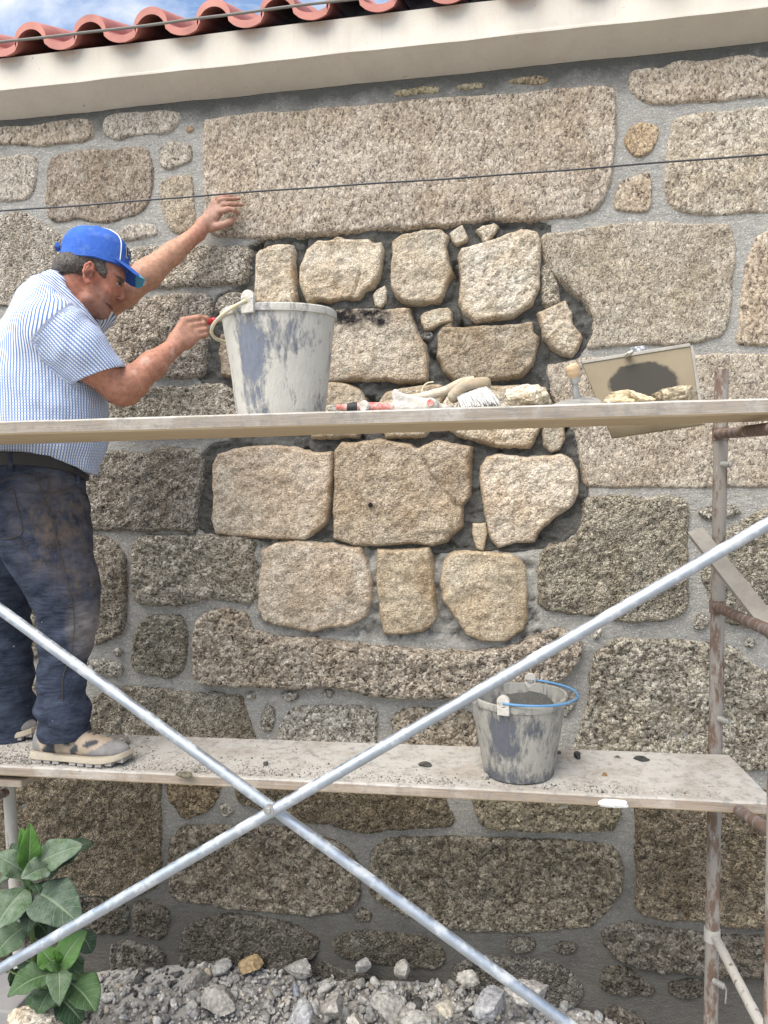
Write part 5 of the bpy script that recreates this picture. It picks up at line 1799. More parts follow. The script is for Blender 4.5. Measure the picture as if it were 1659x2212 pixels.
V[:, 2] = np.maximum(V[:, 2], up_z(q0[0], -.86) - .012 + 0.001)
link('head', np_mesh('head', V, Fq), DRYCEM, ham)
fc = hc + dv * .053 - np.array([0, .037, -.008])
MB().tube([fc, fc - np.array([0, .0015, 0])], [.0085, .008], 16).obj('red_face', RED, ham)
bc = onup(*U1('T1', 405, 335), -.875)
V, Fs = rock_verts(45, 4, (.010, .008, .011), 4, .12)
link('cement_blob', np_mesh('cement_blob', V + bc + up3 * .0125, Fs), DRYCEM, ham)

# block brush
def T1(x, y, Y):
    return P(*U1('T1', x, y), Y)


br = empty('block_brush', T1(1300, 330, -.80))
tag(br, 'wooden handled brush with stiff pale bristles resting on the upper plank', 'brush')
hp = [T1(560, 300, -.78), T1(760, 252, -.785), T1(900, 228, -.79), T1(1060, 185, -.795), T1(1200, 115, -.80), T1(1300, 100, -.80)]
cv = bez(hp, 30)
k = upx(hp[2])
rs = list(np.interp(np.linspace(0, 1, len(cv)), [0, .15, .5, .8, 1], [5 * k, 8 * k, 10.5 * k, 9.5 * k, 10 * k]))
MB().tube(cv, rs, 16).obj('handle', WOOD_BRUSH, br)
b0, b1 = T1(1130, 235, -.815), T1(1395, 125, -.815)
bm_ = (T1(1240, 150, -.815))
blkc = bez([b0, bm_, b1], 16)
sdf = SDF(np.min(blkc, 0) - .05, np.max(blkc, 0) + .05, .0025)
for i in range(len(blkc) - 1):
    for yy in (-.018, 0, .018):
        o_ = np.array([0, yy, 0])
        sdf.cap(blkc[i] + o_, blkc[i + 1] + o_, .0125, .0125, .004)
V, Fq = sdf.mesh()
link('block', np_mesh('block', V, Fq), WOOD_BRUSH, br)
mb = MB()
rb_ = random.Random(2)
e0, e1 = T1(1215, 338, -.82), T1(1490, 290, -.82)
s0, s1 = T1(1160, 240, -.815), T1(1405, 150, -.815)
for i in range(1300):
    t, y_ = rb_.random(), rb_.uniform(-.026, .026)
    a = s0 + (s1 - s0) * t + np.array([0, y_, 0])
    b = e0 + (e1 - e0) * min(1, max(0, t + rb_.gauss(0, .03))) + np.array([rb_.gauss(0, .003), y_ * 1.25, rb_.gauss(0, .003)])
    b[2] = max(b[2], up_z(b[0], b[1]) + .001)
    mb.tube([a, (a + b) / 2 + np.array([0, 0, .001]), b], [.0015, .0014, .0010], 4, False)
mb.obj('bristles', BRISTLE, br)
lp = [T1(872, 205, -.79), T1(885, 150, -.79), T1(920, 120, -.79), T1(968, 112, -.79)]
o = MB().tube(bez(lp, 16), .0018, 8).obj('hanging_cord', ROPE_Y, br)

# pointing trowel lying on the plank, handle up


def T2(x, y, Y):
    return P(*U1('T2', x, y), Y)


tr = empty('trowel', T2(500, 405, -.82))
tag(tr, 'steel trowel with a pale wooden handle sticking up, blade flat on the upper plank', 'trowel')
tip, rt = T2(322, 416, -.84), T2(652, 402, -.85)
bk1, bk0 = T2(585, 362, -.74), T2(430, 372, -.74)
mid = T2(560, 358, -.80)
out = []
for (x_, y_, Y) in ((322, 415, -.82), (372, 396, -.78), (430, 376, -.75), (500, 361, -.73), (560, 357, -.73), (615, 365, -.75), (640, 380, -.78), (652, 402, -.83), (600, 408, -.88), (480, 414, -.88), (380, 417, -.86)):
    out.append(T2(x_, y_, Y))
out = [np.array([o_[0], o_[1], max(o_[2], up_z(o_[0], o_[1]) + .003)]) for o_ in out]
c_ = np.mean(out, 0) + np.array([0, 0, .003])
mb = MB()
n = len(out)
th = np.array([0, 0, -.002])
mb.add(out + [c_] + [o_ + th for o_ in out] + [c_ + th], [(i, (i + 1) % n, n) for i in range(n)] + [((i + 1) % n + n + 1, i + n + 1, 2 * n + 1) for i in range(n)] + [((i + 1) % n, i, i + n + 1, (i + 1) % n + n + 1) for i in range(n)])
mb.obj('blade', STEEL_D, tr, False)
nk = bez([T2(500, 372, -.76), T2(490, 345, -.765), T2(487, 300, -.77), T2(486, 262, -.775)], 14)
MB().tube(nk, list(np.linspace(.0098, .0068, len(nk))), 14).obj('neck', STEEL, tr)
MB().tube([T2(487, 275, -.774), T2(481, 238, -.778)], [.0105, .0115], 18).obj('ferrule', STEEL, tr)
hh = [T2(483, 248, -.777), T2(478, 225, -.778), T2(471, 195, -.78), T2(463, 170, -.782), T2(459, 160, -.783)]
k = upx(hh[0])
MB().tube(bez(hh, 20), list(np.interp(np.linspace(0, 1, 21), [0, .3, .6, .85, 1], [.0110, .0150, .0165, .0135, .003])), 20).obj('handle', WOOD_PALE, tr)

# plasterer's hawk: square board standing on edge behind the plank
YH = -.635
hw = empty('hawk_board', T2(710, 612, YH))
tag(hw, 'square plasterer hawk board with a dark wet patch propped behind the upper plank', 'hawk')
tl, tr_, brr, bll = T2(530, 158, YH + .01), T2(1190, 52, YH + .01), T2(1262, 530, YH - .012), T2(712, 612, YH - .012)
nrm = np.cross(tr_ - tl, bll - tl)
nrm /= np.linalg.norm(nrm)
if nrm[1] > 0:
    nrm = -nrm


def hawk_mat():
    m, t, bs, co = new_mat('hawk_face')
    n = noise(t, co, 9, 5, 0.6)
    c = mix(t, ramp(t, n.outputs[0], [(.35, 0.0), (.7, 1.0)]), (.25, .205, .135), (.18, .147, .095))
    q = T2(905, 265, YH)
    kx, kz = 205 / 2.8157 * upx(q), 125 / 2.8157 * upx(q)
    v = mapping(t, co, (1 / kx, 0, 1 / kz), (-q[0] / kx, 0, -q[2] / kz))
    ln = nd(t, 'ShaderNodeVectorMath', {0: v}, operation='LENGTH').outputs['Value']
    f = math_(t, 'ADD', ln, math_(t, 'MULTIPLY', math_(t, 'SUBTRACT', noise(t, co, 26, 5, .65).outputs[0], .5), .5))
    c = mix(t, nd(t, 'ShaderNodeMapRange', {'Value': f, 1: .92, 2: 1.03, 3: 1.0, 4: 0.0}).outputs[0], c, (.05, .044, .035))
    setb(t, bs, c, .7, n.outputs[0], .3, .003, spec=.3)
    return m


HAWKM = hawk_mat()
mb = MB()
cs = [tl, tr_, brr, bll]
mb.add([c - nrm * .009 for c in cs] + [c for c in cs], [(4, 5, 6, 7), (3, 2, 1, 0), (0, 1, 5, 4), (1, 2, 6, 5), (2, 3, 7, 6), (3, 0, 4, 7)])
bo = mb.obj('board', HAWKM, hw, False, .0025)
ed = MB()
ue = (tr_ - tl) / np.linalg.norm(tr_ - tl)
ve = (tl - bll) / np.linalg.norm(tl - bll)
ed.box((tl + tr_) / 2 - nrm * .004 + ve * .004, ue * np.linalg.norm(tr_ - tl) / 2, nrm * .0065, ve * .0045)
rv = (tr_ - brr)
ed.box((tr_ + brr) / 2 - nrm * .004 + ue * .002, ue * .0035, nrm * .0064, rv / 2)
ed.obj('edge_strip', ALU, hw, False, .0015)
hq = T2(870, 82, YH + .06)
MB().box(hq - nrm * .02, ue * .0195, nrm * .03, ve * .012).obj('handle', plain('hawk_handle', (.16, .17, .19), .7, second=(.6, .6, .58), smask=(.5, .6), sscale=50), hw, False, .004)
V, Fs = rock_verts(88, 4, (.030, .008, .007), 4, .3)
link('cement_crust', np_mesh('cement_crust', V + (tl + (tr_ - tl) * .43) + ve * .004, Fs), DRYCEM, hw)

# ------------------------------------------------------------------ crumbs on the planks
r = np.random.RandomState(12)
n = 9000
px_ = r.uniform(0, 1, n)
A, B, C, D, th = LOW
xs = A[0] - .1 + (B[0] - A[0]) * px_
w = fbm(np.stack([xs, 0 * xs, 0 * xs], 1), 3, 3, 3)
ys = np.where(r.rand(n) < .6, r.uniform(-.62, -.35, n), -.62 + np.abs(r.normal(0, .05, n)))
ys = np.clip(ys, -.625, -.355)
sz = .0011 + .0055 * r.beta(1, 6.5, n)
cols = np.array([(.45, .42, .37), (.36, .33, .29), (.52, .49, .44), (.10, .097, .09), (.34, .25, .16)])[r.choice(5, n, p=[.36, .28, .22, .10, .04])]
zs = np.array([low_z(a_, b_) for a_, b_ in zip(xs, ys)]) + sz * .3
rubble_stuff('mortar_crumbs', np.stack([xs, ys, zs], 1), sz, cols, RUBBLE, 8, 'crumbs of dry mortar and stone dust scattered on the lower plank', 'crumbs')
n = 160
xs = r.uniform(-1.6, .6, n)
ys = r.uniform(-.88, -.69, n)
sz = .001 + .003 * r.beta(1, 5, n)
cols = np.array([(.55, .52, .46), (.42, .38, .32)])[r.choice(2, n)]
zs = np.array([up_z(a_, b_) for a_, b_ in zip(xs, ys)]) + sz * .3
rubble_stuff('grit', np.stack([xs, ys, zs], 1), sz, cols, RUBBLE, 9, 'fine pale grit on the top of the upper plank', 'grit')
clods = [(1247, 1634, 16, 18, (.06, .06, .056), 'dark wet mortar clod on the plank, nearest the right side of the bucket'), (1332, 1638, 18, 9, (.08, .078, .07), 'two-humped dark mortar crumb in the middle of the back plank edge'),
         (1386, 1641, 34, 14, (.055, .055, .05), 'flattest widest dark mortar clod on the back edge of the plank'), (918, 1652, 30, 10, (.09, .085, .075), 'dark flat mortar splash left of the bucket on the plank'),
         (1205, 1628, 22, 9, (.08, .08, .075), 'dark crumb touching the back right of the bucket'), (575, 1649, 14, 9, (.10, .10, .095), 'lone dark grey crumb on the plank left of the crossing tubes'), (400, 1673, 44, 10, (.20, .185, .13), 'dried greenish grey mortar splash on the front of the lower plank'),
         (1306, 1673, 12, 10, (.35, .22, .11), 'small orange stone crumb on the lower plank'), (1046, 1678, 22, 12, (.48, .45, .40), 'small white chip at the front edge left of the bucket'), (248, 1600, 66, 18, (.45, .40, .34), 'pale flat stone flake by the toe of the shoe')]
for i, (px, py, w_, h_, c, lab) in enumerate(clods):
    c = tuple(v_ * 1.35 for v_ in c) if i < 6 else c
    h_ = h_ * 1.25
    q = on_plane(LOW, px, py + h_ * .4)
    q = np.array([q[0], min(q[1], -.36), 0])
    rock_thing('mortar_clod' if i not in (7, 8, 9) else 'stone_chip', px, py, w_, h_, q[1], 700 + i, RUBBLE, lab, 'clod' if i not in (7, 8, 9) else 'chip', low_z(q[0], q[1]) - .001, None, 5, None, 5, c)
# grit heap between the shoes
n = 260
c0 = on_plane(LOW, 85, 1640)
dx = r.normal(0, .035, n)
dy = r.normal(0, .02, n)
sz = .002 + .005 * r.beta(1, 3, n)
hgt = .02 * np.exp(-(dx / .04) ** 2 - (dy / .025) ** 2)
xs, ys = c0[0] + dx, np.clip(c0[1] + dy, -.625, -.36)
zs = np.array([low_z(a_, b_) for a_, b_ in zip(xs, ys)]) + hgt * r.rand(n)
cols = np.array([(.45, .42, .37), (.36, .33, .29), (.5, .47, .42)])[r.choice(3, n)]
rubble_stuff('grit_heap', np.stack([xs, ys, zs], 1), sz, cols, RUBBLE, 10, 'small heap of gravelly mortar between the two shoes', 'grit')

# ------------------------------------------------------------------ the leafy plant
def leaf(mb, base, tip, width, sag, seed, twist=0.0, fold=0.25, dust=.5, col=(.06, .12, .03), store=None):
    """one blade: base->tip, curved, folded along the midrib, wavy margin"""
    r_ = random.Random(seed)
    base, tip = np.asarray(base), np.asarray(tip)
    L = np.linalg.norm(tip - base)
    d = (tip - base) / L
    tocam = CAM - (base + tip) / 2
    tocam /= np.linalg.norm(tocam)
    nrm = tocam * .8 + np.array([0, 0, .75])
    nrm -= d * (nrm @ d)
    nrm /= np.linalg.norm(nrm)
    sdv = np.cross(d, nrm)
    c_, s_ = math.cos(twist), math.sin(twist)
    sdv, nrm = sdv * c_ + nrm * s_, nrm * c_ - sdv * s_
    nu, nv = 22, 8
    V, UV = [], []
    for i in range(nu + 1):
        t = i / nu
        w = width * .5 * (math.sin(math.pi * t ** .82) ** .72)
        w = max(w, .002)
        cpt = base + d * L * t + nrm * (sag * L * math.sin(math.pi * t * .9) - sag * .7 * L * t * t)
        for j in range(-nv, nv + 1):
            v = j / nv
            wav = .05 * width * math.sin(t * 17 + (3 if v > 0 else 0) + seed) * abs(v) ** 2 + .012 * width * math.sin(t * 55 + v * 2) * abs(v)
            V.append(cpt + sdv * (w * v) + nrm * (fold * w * abs(v) - .10 * w * abs(v) ** 3 + wav))
            UV.append((t, v, dust))
    n = 2 * nv + 1
    Fs = [(i * n + j, i * n + j + 1, (i + 1) * n + j + 1, (i + 1) * n + j) for i in range(nu) for j in range(n - 1)]
    return V, Fs, UV, [col] * len(V)


def Z9(x, y, Y):
    return P(*U1('Z9', x, y), Y)


def plant(label, stem_pts, leaves, base):
    e = empty('leafy_plant', base)
    tag(e, label, 'plant')
    MB().tube(bez(stem_pts, 16), list(np.linspace(.0085, .004, 16 // (len(stem_pts) - 1) * (len(stem_pts) - 1) + 1)), 10).obj('stem', STEM, e)
    axis = bez(stem_pts, 30)
    for i, (b, t, w, dst, kind, yb, yt) in enumerate(leaves):
        B, T = Z9(*b, yb), Z9(*t, yt)
        root = axis[min(range(len(axis)), key=lambda q: np.linalg.norm(axis[q] - B) + .6 * max(0, axis[q][2] - B[2]))]
        MB().tube(bez([root, (root + B) / 2 + np.array([0, 0, .006]), B, B + (T - B) * .12], 12), .0018, 6).obj('leaf_stalk', STEM, e)
        k = upx((B + T) / 2) / 2.749
        col = {'b': (.055, .145, .018), 'g': (.040, .090, .025), 'd': (.020, .052, .022)}[kind]
        V, Fs, UV, C = leaf(None, B, T, w * k * 1.22, random.Random(i * 3).uniform(.08, .22), i + len(leaves) * 10, random.Random(i).uniform(-.35, .35), random.Random(i + 50).uniform(.15, .4), dst, col)
        me = bpy.data.meshes.new('leaf')
        me.from_pydata([tuple(v) for v in V], [], Fs)
        set_vec(me, 'luv', UV)
        set_col(me, 'col', C)
        o = link('leaf', me, LEAF, e)
        so = o.modifiers.new('thickness', 'SOLIDIFY')
        so.thickness = .0006
    return e


sp_ = [Z9(200, 1330, -.62), Z9(195, 1150, -.62), Z9(186, 950, -.62), Z9(178, 800, -.62), Z9(165, 690, -.62)]
plant('tall dusty green broad-leaved plant at the lower left corner', sp_, [
    ((240, 770), (545, 535), 165, .35, 'd', -.60, -.50), ((190, 700), (485, 565), 150, .85, 'g', -.62, -.60), ((150, 735), (-40, 620), 120, .75, 'g', -.63, -.66),
    ((160, 720), (128, 470), 85, .1, 'b', -.61, -.60), ((165, 720), (180, 448), 105, .1, 'b', -.63, -.64), ((175, 850), (130, 740), 30, .2, 'g', -.62, -.63),
    ((285, 700), (130, 765), 120, .95, 'g', -.64, -.72), ((155, 825), (-40, 1070), 190, .85, 'g', -.63, -.74), ((215, 850), (480, 1040), 225, .6, 'd', -.62, -.68),
    ((190, 930), (165, 1090), 90, .35, 'd', -.63, -.68), ((180, 920), (90, 1010), 80, .3, 'd', -.61, -.58), ((150, 1050), (-40, 1230), 165, .6, 'g', -.63, -.70),
    ((290, 1010), (380, 1075), 130, .3, 'd', -.58, -.56), ((470, 1080), (550, 1210), 100, .3, 'd', -.52, -.5), ((60, 760), (-30, 860), 110, .8, 'g', -.58, -.55),
    ((190, 760), (60, 560), 110, .3, 'd', -.57, -.52), ((200, 880), (330, 800), 90, .2, 'd', -.57, -.53), ((180, 1000), (300, 1120), 110, .25, 'd', -.57, -.55), ((170, 960), (20, 940), 100, .4, 'g', -.59, -.56), ((195, 1100), (60, 1120), 110, .3, 'd', -.60, -.57), ((170, 740), (260, 560), 80, .3, 'g', -.58, -.54), ((185, 1010), (270, 960), 70, .2, 'b', -.63, -.66),
    ((200, 800), (230, 850), 60, .2, 'd', -.61, -.64), ((30, 1060), (120, 1180), 90, .3, 'd', -.58, -.56), ((90, 930), (120, 1010), 80, .2, 'd', -.57, -.56),
], sp_[0])
sp2 = [Z9(330, 1600, -.66), Z9(335, 1450, -.66), Z9(338, 1300, -.66)]
plant('low fresh green broad-leaved plant below the tube, beside the white rock', sp2, [
    ((360, 1310), (505, 1360), 115, .25, 'g', -.66, -.64), ((290, 1330), (90, 1250), 125, .2, 'd', -.64, -.6), ((330, 1290), (235, 1180), 105, .2, 'b', -.66, -.66),
    ((350, 1300), (505, 1075), 130, .35, 'b', -.66, -.64), ((310, 1335), (45, 1460), 160, .25, 'g', -.67, -.76), ((345, 1320), (350, 1505), 120, .55, 'g', -.68, -.78),
    ((392, 1375), (570, 1555), 190, .2, 'g', -.66, -.72), ((300, 1430), (220, 1570), 125, .4, 'g', -.67, -.72), ((360, 1480), (490, 1620), 135, .1, 'd', -.64, -.66),
    ((330, 1380), (180, 1340), 100, .1, 'd', -.62, -.58), ((350, 1400), (470, 1440), 110, .1, 'd', -.62, -.58), ((320, 1500), (300, 1620), 110, .15, 'd', -.64, -.68), ((325, 1470), (170, 1520), 110, .2, 'g', -.65, -.68),
    ((240, 1480), (120, 1580), 100, .1, 'd', -.62, -.62), ((335, 1290), (325, 1195), 60, .0, 'b', -.67, -.68), ((345, 1300), (270, 1290), 60, .3, 'b', -.68, -.72),
    ((400, 1300), (500, 1240), 100, .5, 'g', -.62, -.58), ((60, 1320), (110, 1400), 80, .1, 'd', -.58, -.56), ((420, 1560), (440, 1640), 90, .1, 'd', -.62, -.66),
], sp2[0])
# ------------------------------------------------------------------ the mason
MC = P(118, 900, -.47)
_r = rays((150, 1000))[0]
MN = np.array([_r[0], _r[1], 0.0])
MN /= np.linalg.norm(MN)                       # horizontal, away from the camera
ME = np.array([MN[1], -MN[0], 0.0])            # to the right in the picture
FACE = math.atan2(ME[1], ME[0])


def M(px, py, lat=0.0):
    """point on the upright plane through the man's middle, moved lat metres towards the camera"""
    q = MC - MN * lat
    r_ = rays((px, py))[0]
    return CAM + r_ * (MN @ (q - CAM)) / (MN @ r_)


def MH(x, y, lat=0.0):
    return M(*U1('HD', x, y), lat)


def sec_at(py, xl, xr, b, lat=0.0, f=None, grow=0.0):
    """horizontal cross-section whose visible edges are at xl, xr on picture row py"""
    L, R_ = M(xl, py, lat), M(xr, py, lat)
    c = (L + R_) / 2
    return (c[2], c[0], c[1], np.linalg.norm(R_ - L) / 2 + grow, b + grow, FACE if f is None else f)


man = empty('person', np.array([MC[0], MC[1], low_z(MC[0], -.5)]))
tag(man, 'man in blue cap, striped shirt and dusty dark jeans reaching to the stone wall', 'person')

# joints
ShN, ElN, WrN = M(122, 712, .175), M(256, 838, .17), M(378, 748, .12)
ShF, ElF, WrF = M(168, 690, -.15), P(268, 632, -.215), P(428, 503, -.085)

SKC = np.array([.365, .165, .105])
def bounds(px, py, lo_pad=.1, y0=-.84, y1=-.05):
    """box round everything seen between these picture columns and rows"""
    q = np.array([M(a_, b_, l_) for a_ in px for b_ in py for l_ in (-.2, .2)])
    a_, b_ = q.min(0) - lo_pad, q.max(0) + lo_pad
    return np.array([a_[0], y0, a_[2]]), np.array([b_[0], y1, b_[2]])


bs = SDF(*bounds((-40, 530), (415, 1610), .06, -.80, 0.0), .0036)
# trunk and legs (mostly under the clothes)
tor = [sec_at(1000, -20, 175, .15, 0, None, -.02), sec_at(905, -30, 232, .175, 0, None, -.02), sec_at(800, -32, 222, .17, 0, None, -.02), sec_at(720, -8, 200, .17, 0, None, -.02), sec_at(670, 40, 180, .12, 0, None, -.02)]
bs.loft(tor, .02)
bs.chain([M(75, 1030, .09), P(135, 1280, -.56), P(132, 1585, -.575)], [.065, .048, .036], .02)
bs.chain([M(50, 1030, -.07), P(6, 1280, -.405), P(18, 1590, -.40)], [.062, .042, .034], .02)
bs.cap(M(78, 1010, .045), M(78, 1010, -.045), .095, .095, .04)
# near arm
bs.chain([ShN, M(200, 785, .185), ElN], [.062, .056, .047], .02)
bs.cap(M(268, 858, .172), M(280, 862, .165), .026, .020, .02)                     # point of the elbow
bs.chain([ElN, M(285, 826, .165), M(330, 788, .145), WrN], [.044, .0465, .039, .0265], .02)
# far arm
bs.chain([ShF, M(210, 665, -.2), ElF], [.062, .055, .047], .02)
q1, q2 = P(318, 592, -.175), P(372, 548, -.13)
bs.chain([ElF, q1, q2, WrF], [.046, .047, .036, .026], .02)
# neck
bs.chain([M(128, 668, .0), M(163, 605, .0)], [.062, .052], .03)
bs.cap(M(185, 660, 0), M(200, 640, 0), .045, .04, .03)


# --- head
hk = np.linalg.norm(MH(1000, 700) - MH(0, 700)) / 1000          # metres per zoom pixel
fa = math.radians(22)
hup = np.array([0, 0, 1.0]) * math.cos(fa) + ME * math.sin(fa)      # head's own up, pitched forward
hfw = ME * math.cos(fa) - np.array([0, 0, 1.0]) * math.sin(fa)
hlt = -MN
HAX = np.array([hfw, hup, hlt])
bs.ell(MH(690, 560), (392 * hk, 370 * hk, .080), HAX, .01)                 # cranium
bs.ell(MH(860, 800), (250 * hk, 300 * hk, .064), HAX, .03)                 # mid face
bs.cap(MH(985, 790, .022), MH(985, 790, -.022), 118 * hk, 118 * hk, .03)         # brow / forehead
bs.cap(MH(1020, 850, .03), MH(1020, 850, -.03), 62 * hk, 62 * hk, .012)
bs.ell(MH(860, 1080), (165 * hk, 195 * hk, .046), HAX, .025)                # muzzle
bs.cap(MH(690, 1080, .050), MH(835, 1270, .016), 75 * hk, 62 * hk, .03)    # jaw near
bs.cap(MH(690, 1080, -.050), MH(835, 1270, -.016), 75 * hk, 62 * hk, .03)
bs.cap(MH(845, 1268, .010), MH(845, 1268, -.010), 64 * hk, 64 * hk, .016)    # chin
bs.ell(MH(905, 975, .036), (70 * hk, 58 * hk, .022), HAX, .025)             # cheekbone
bs.ell(MH(905, 975, -.036), (70 * hk, 58 * hk, .022), HAX, .025)
bs.chain([MH(1098, 885), MH(1100, 960), MH(1092, 1058)], [25 * hk, 30 * hk, 46 * hk], .006)   # nose
bs.cap(MH(1070, 1085, .010), MH(1050, 1085, .014), 30 * hk, 26 * hk, .006)
bs.cap(MH(1070, 1085, -.010), MH(1050, 1085, -.014), 30 * hk, 26 * hk, .006)
bs.cap(MH(1052, 1108, .009), MH(1045, 1112, .0095), 14 * hk, 12 * hk, .004, 'sub')
bs.cap(MH(968, 1165, .0), MH(925, 1168, .020), 29 * hk, 16 * hk, .004)      # lips
bs.cap(MH(962, 1168, .0), MH(925, 1172, -.018), 26 * hk, 14 * hk, .006)
bs.cap(MH(948, 1218, .0), MH(915, 1210, .018), 30 * hk, 16 * hk, .004)
bs.cap(MH(945, 1215, .0), MH(915, 1208, -.016), 27 * hk, 14 * hk, .006)
bs.chain([MH(1000, 1190, .0), MH(950, 1190, .014), MH(915, 1180, .026)], [13 * hk, 12 * hk, 8 * hk], .002, 'sub')
for sg in (1, -1):
    bs.ell(MH(1062, 892, sg * .034), (40 * hk, 34 * hk, .013), HAX, .008, 'sub')  # eye socket
    bs.ell(MH(1040, 886, sg * .031), (46 * hk, 42 * hk, .012), HAX, .004)         # eyeball
    bs.cap(MH(1005, 870, sg * .041), MH(1075, 862, sg * .030), 11 * hk, 12 * hk, .004)    # lid
# ear
ec = .083
for sg in (1, -1):
    bs.ell(MH(660, 735, sg * .078), (66 * hk, 135 * hk, .010), HAX, .008)
    bs.chain([MH(715, 700, sg * ec), MH(725, 640, sg * (ec + .003)), MH(680, 605, sg * (ec + .006)), MH(620, 640, sg * (ec + .009)), MH(592, 720, sg * (ec + .009)), MH(605, 810, sg * (ec + .006)), MH(640, 865, sg * (ec + .003))],
             [13 * hk, 15 * hk, 17 * hk, 18 * hk, 17 * hk, 16 * hk, 20 * hk], .003)
    bs.ell(MH(650, 865, sg * (ec - .001)), (40 * hk, 38 * hk, .007), HAX, .006)
    bs.ell(MH(675, 760, sg * (ec + .006)), (30 * hk, 62 * hk, .009), HAX, .004, 'sub')


# --- left hand, flat on the wall
def HL(x, y, Y):
    return P(*U1('HL', x, y), Y)


u = upx(HL(700, 600, -.05)) / 12.096        # metres per zoom pixel
bs.chain([WrF, HL(330, 960, -.068)], [.026, .027], .012)
palm = [(HL(330, 950, -.068), HL(640, 330, -.052), 130 * u, 75 * u), (HL(380, 960, -.066), HL(760, 400, -.055), 130 * u, 85 * u),
        (HL(430, 960, -.064), HL(850, 470, -.058), 130 * u, 85 * u), (HL(470, 1000, -.060), HL(780, 620, -.058), 120 * u, 85 * u)]
for a, b, ra, rb in palm:
    bs.cap(a, b, ra, rb, .010)
fing = [([(700, 270, -.052), (860, 225, -.050), (990, 222, -.038), (1075, 215, -.030)], [58, 46, 42, 36]),
        ([(760, 345, -.056), (950, 290, -.056), (1130, 285, -.046), (1270, 280, -.032)], [70, 58, 54, 46]),
        ([(850, 440, -.058), (1010, 420, -.062), (1200, 435, -.050), (1350, 440, -.034)], [74, 62, 58, 50]),
        ([(820, 600, -.060), (980, 555, -.068), (1140, 575, -.062), (1270, 670, -.036)], [86, 70, 62, 46])]
for pts, rs in fing:
    bs.chain([HL(p[0], p[1], p[2] - .008) for p in pts], [q * u for q in rs], .003)
bs.chain([HL(520, 1040, -.060), HL(800, 985, -.060), HL(1000, 900, -.058), HL(1160, 780, -.044)], [120 * u, 92 * u, 78 * u, 66 * u], .008)


# --- right hand, a fist round the trowel handle
def HR(x, y, lat):
    return M(*U1('HR', x, y), lat)


v = np.linalg.norm(HR(1000, 500, .12) - HR(0, 500, .12)) / 1000
hl = .115
bs.chain([WrN, HR(330, 690, hl)], [.0265, .028], .012)
for a, b, ra, rb in (((300, 640), (420, 390), 120, 76), ((370, 660), (530, 440), 130, 74), ((440, 680), (610, 520), 130, 74), ((500, 690), (660, 590), 110, 66)):
    bs.cap(HR(*a, hl), HR(*b, hl + .010), ra * v, rb * v, .010)
fist = [((430, 340), (660, 300), (770, 320), 60), ((550, 425), (735, 385), (750, 405), 58), ((630, 510), (770, 480), (775, 500), 55), ((685, 592), (780, 562), (775, 575), 47)]
for k_, (m_, p_, t_, rr) in enumerate(fist):
    bs.chain([HR(*m_, hl + .012), HR(*p_, hl + .010), HR(t_[0] + 15, t_[1] + 5, hl - .016), HR(t_[0] - 130, t_[1] + 40, hl - .030)], [rr * v * 1.06, rr * v * .98, rr * v * .9, rr * v * .8], .0035)
for a, b in (((500, 372), (770, 338)), ((610, 462), (800, 430)), ((690, 555), (810, 520))):
    bs.cap(HR(*a, hl + .0235), HR(*b, hl + .019), .0030, .0036, .002, 'sub')
bs.chain([HR(380, 560, hl - .02), HR(560, 420, hl - .035), HR(720, 330, hl - .036), HR(800, 315, hl - .026)], [90 * v, 78 * v, 66 * v, 56 * v], .008)

V, Fq = bs.mesh()
V = relax(V, Fq, 1, .35)
Nn = vnormals(V, Fq)
arm = 1 - np.clip(np.linalg.norm(V - MH(860, 900), axis=1) / .2, 0, 1)
V += Nn * (.0008 * fbm(V, 60, 3, 5))[:, None]
me = np_mesh('body', V, Fq)
C = np.repeat(SKC[None], len(V), 0) * (1 + .12 * fbm(V, 16, 4, 2))[:, None]


def blob(c, r_, col, amt=1.0, ax=None):
    global C
    q = V - np.asarray(c)
    if ax is not None:
        q = q @ np.asarray(ax).T
    w = np.clip(1.35 - np.sqrt(((q / np.asarray(r_)) ** 2).sum(1)), 0, .35) / .35 * amt
    C = C * (1 - w[:, None]) + np.array(col)[None] * w[:, None]


blob(MH(905, 1000, .05), (.045, .045, .05), (.44, .17, .105), .6)                 # ruddy cheek
blob(MH(560, 1000, .05), (.06, .07, .08), (.40, .155, .10), .7)                    # neck
blob(MH(660, 720, .09), (.03, .045, .03), (.46, .17, .11), .7)                     # ear
blob(MH(880, 1230, .02), (.038, .032, .06), (.25, .155, .115), .55)                # stubble
blob(MH(740, 1200, .05), (.035, .035, .06), (.27, .155, .11), .5)
blob(MH(945, 1192, .012), (.016, .008, .022), (.30, .11, .085), .9, HAX)                # lips
blob(MH(1025, 812, .035), (.026, .0062, .02), (.07, .05, .04), .95, HAX)               # eyebrow
blob(MH(1062, 884, .034), (.013, .0048, .016), (.05, .035, .03), .95, HAX)             # lashes
blob(MH(1050, 894, .038), (.0075, .0036, .02), (.42, .38, .34), .8, HAX)               # eye
blob(MH(1062, 893, .036), (.0042, .0036, .02), (.03, .022, .018), 1, HAX)
blob(MH(690, 770, .085), (.012, .018, .012), (.16, .06, .045), .8)
blob(MH(945, 1192, .02), (.022, .0034, .04), (.10, .04, .034), .9, HAX)                 # mouth line
blob(MH(1048, 1108, .014), (.010, .0045, .012), (.09, .035, .028), .9, HAX)             # nostril
blob(MH(1000, 1120, .024), (.006, .022, .02), (.25, .095, .06), .6)                     # fold beside the nose
farw = np.clip((np.linalg.norm(V - MH(860, 900), axis=1) - .13) / .05, 0, 1) * (V[:, 1] > MC[1] + .16) * np.clip((HL(300, 960, -.07)[0] - V[:, 0]) / .05, 0, 1)
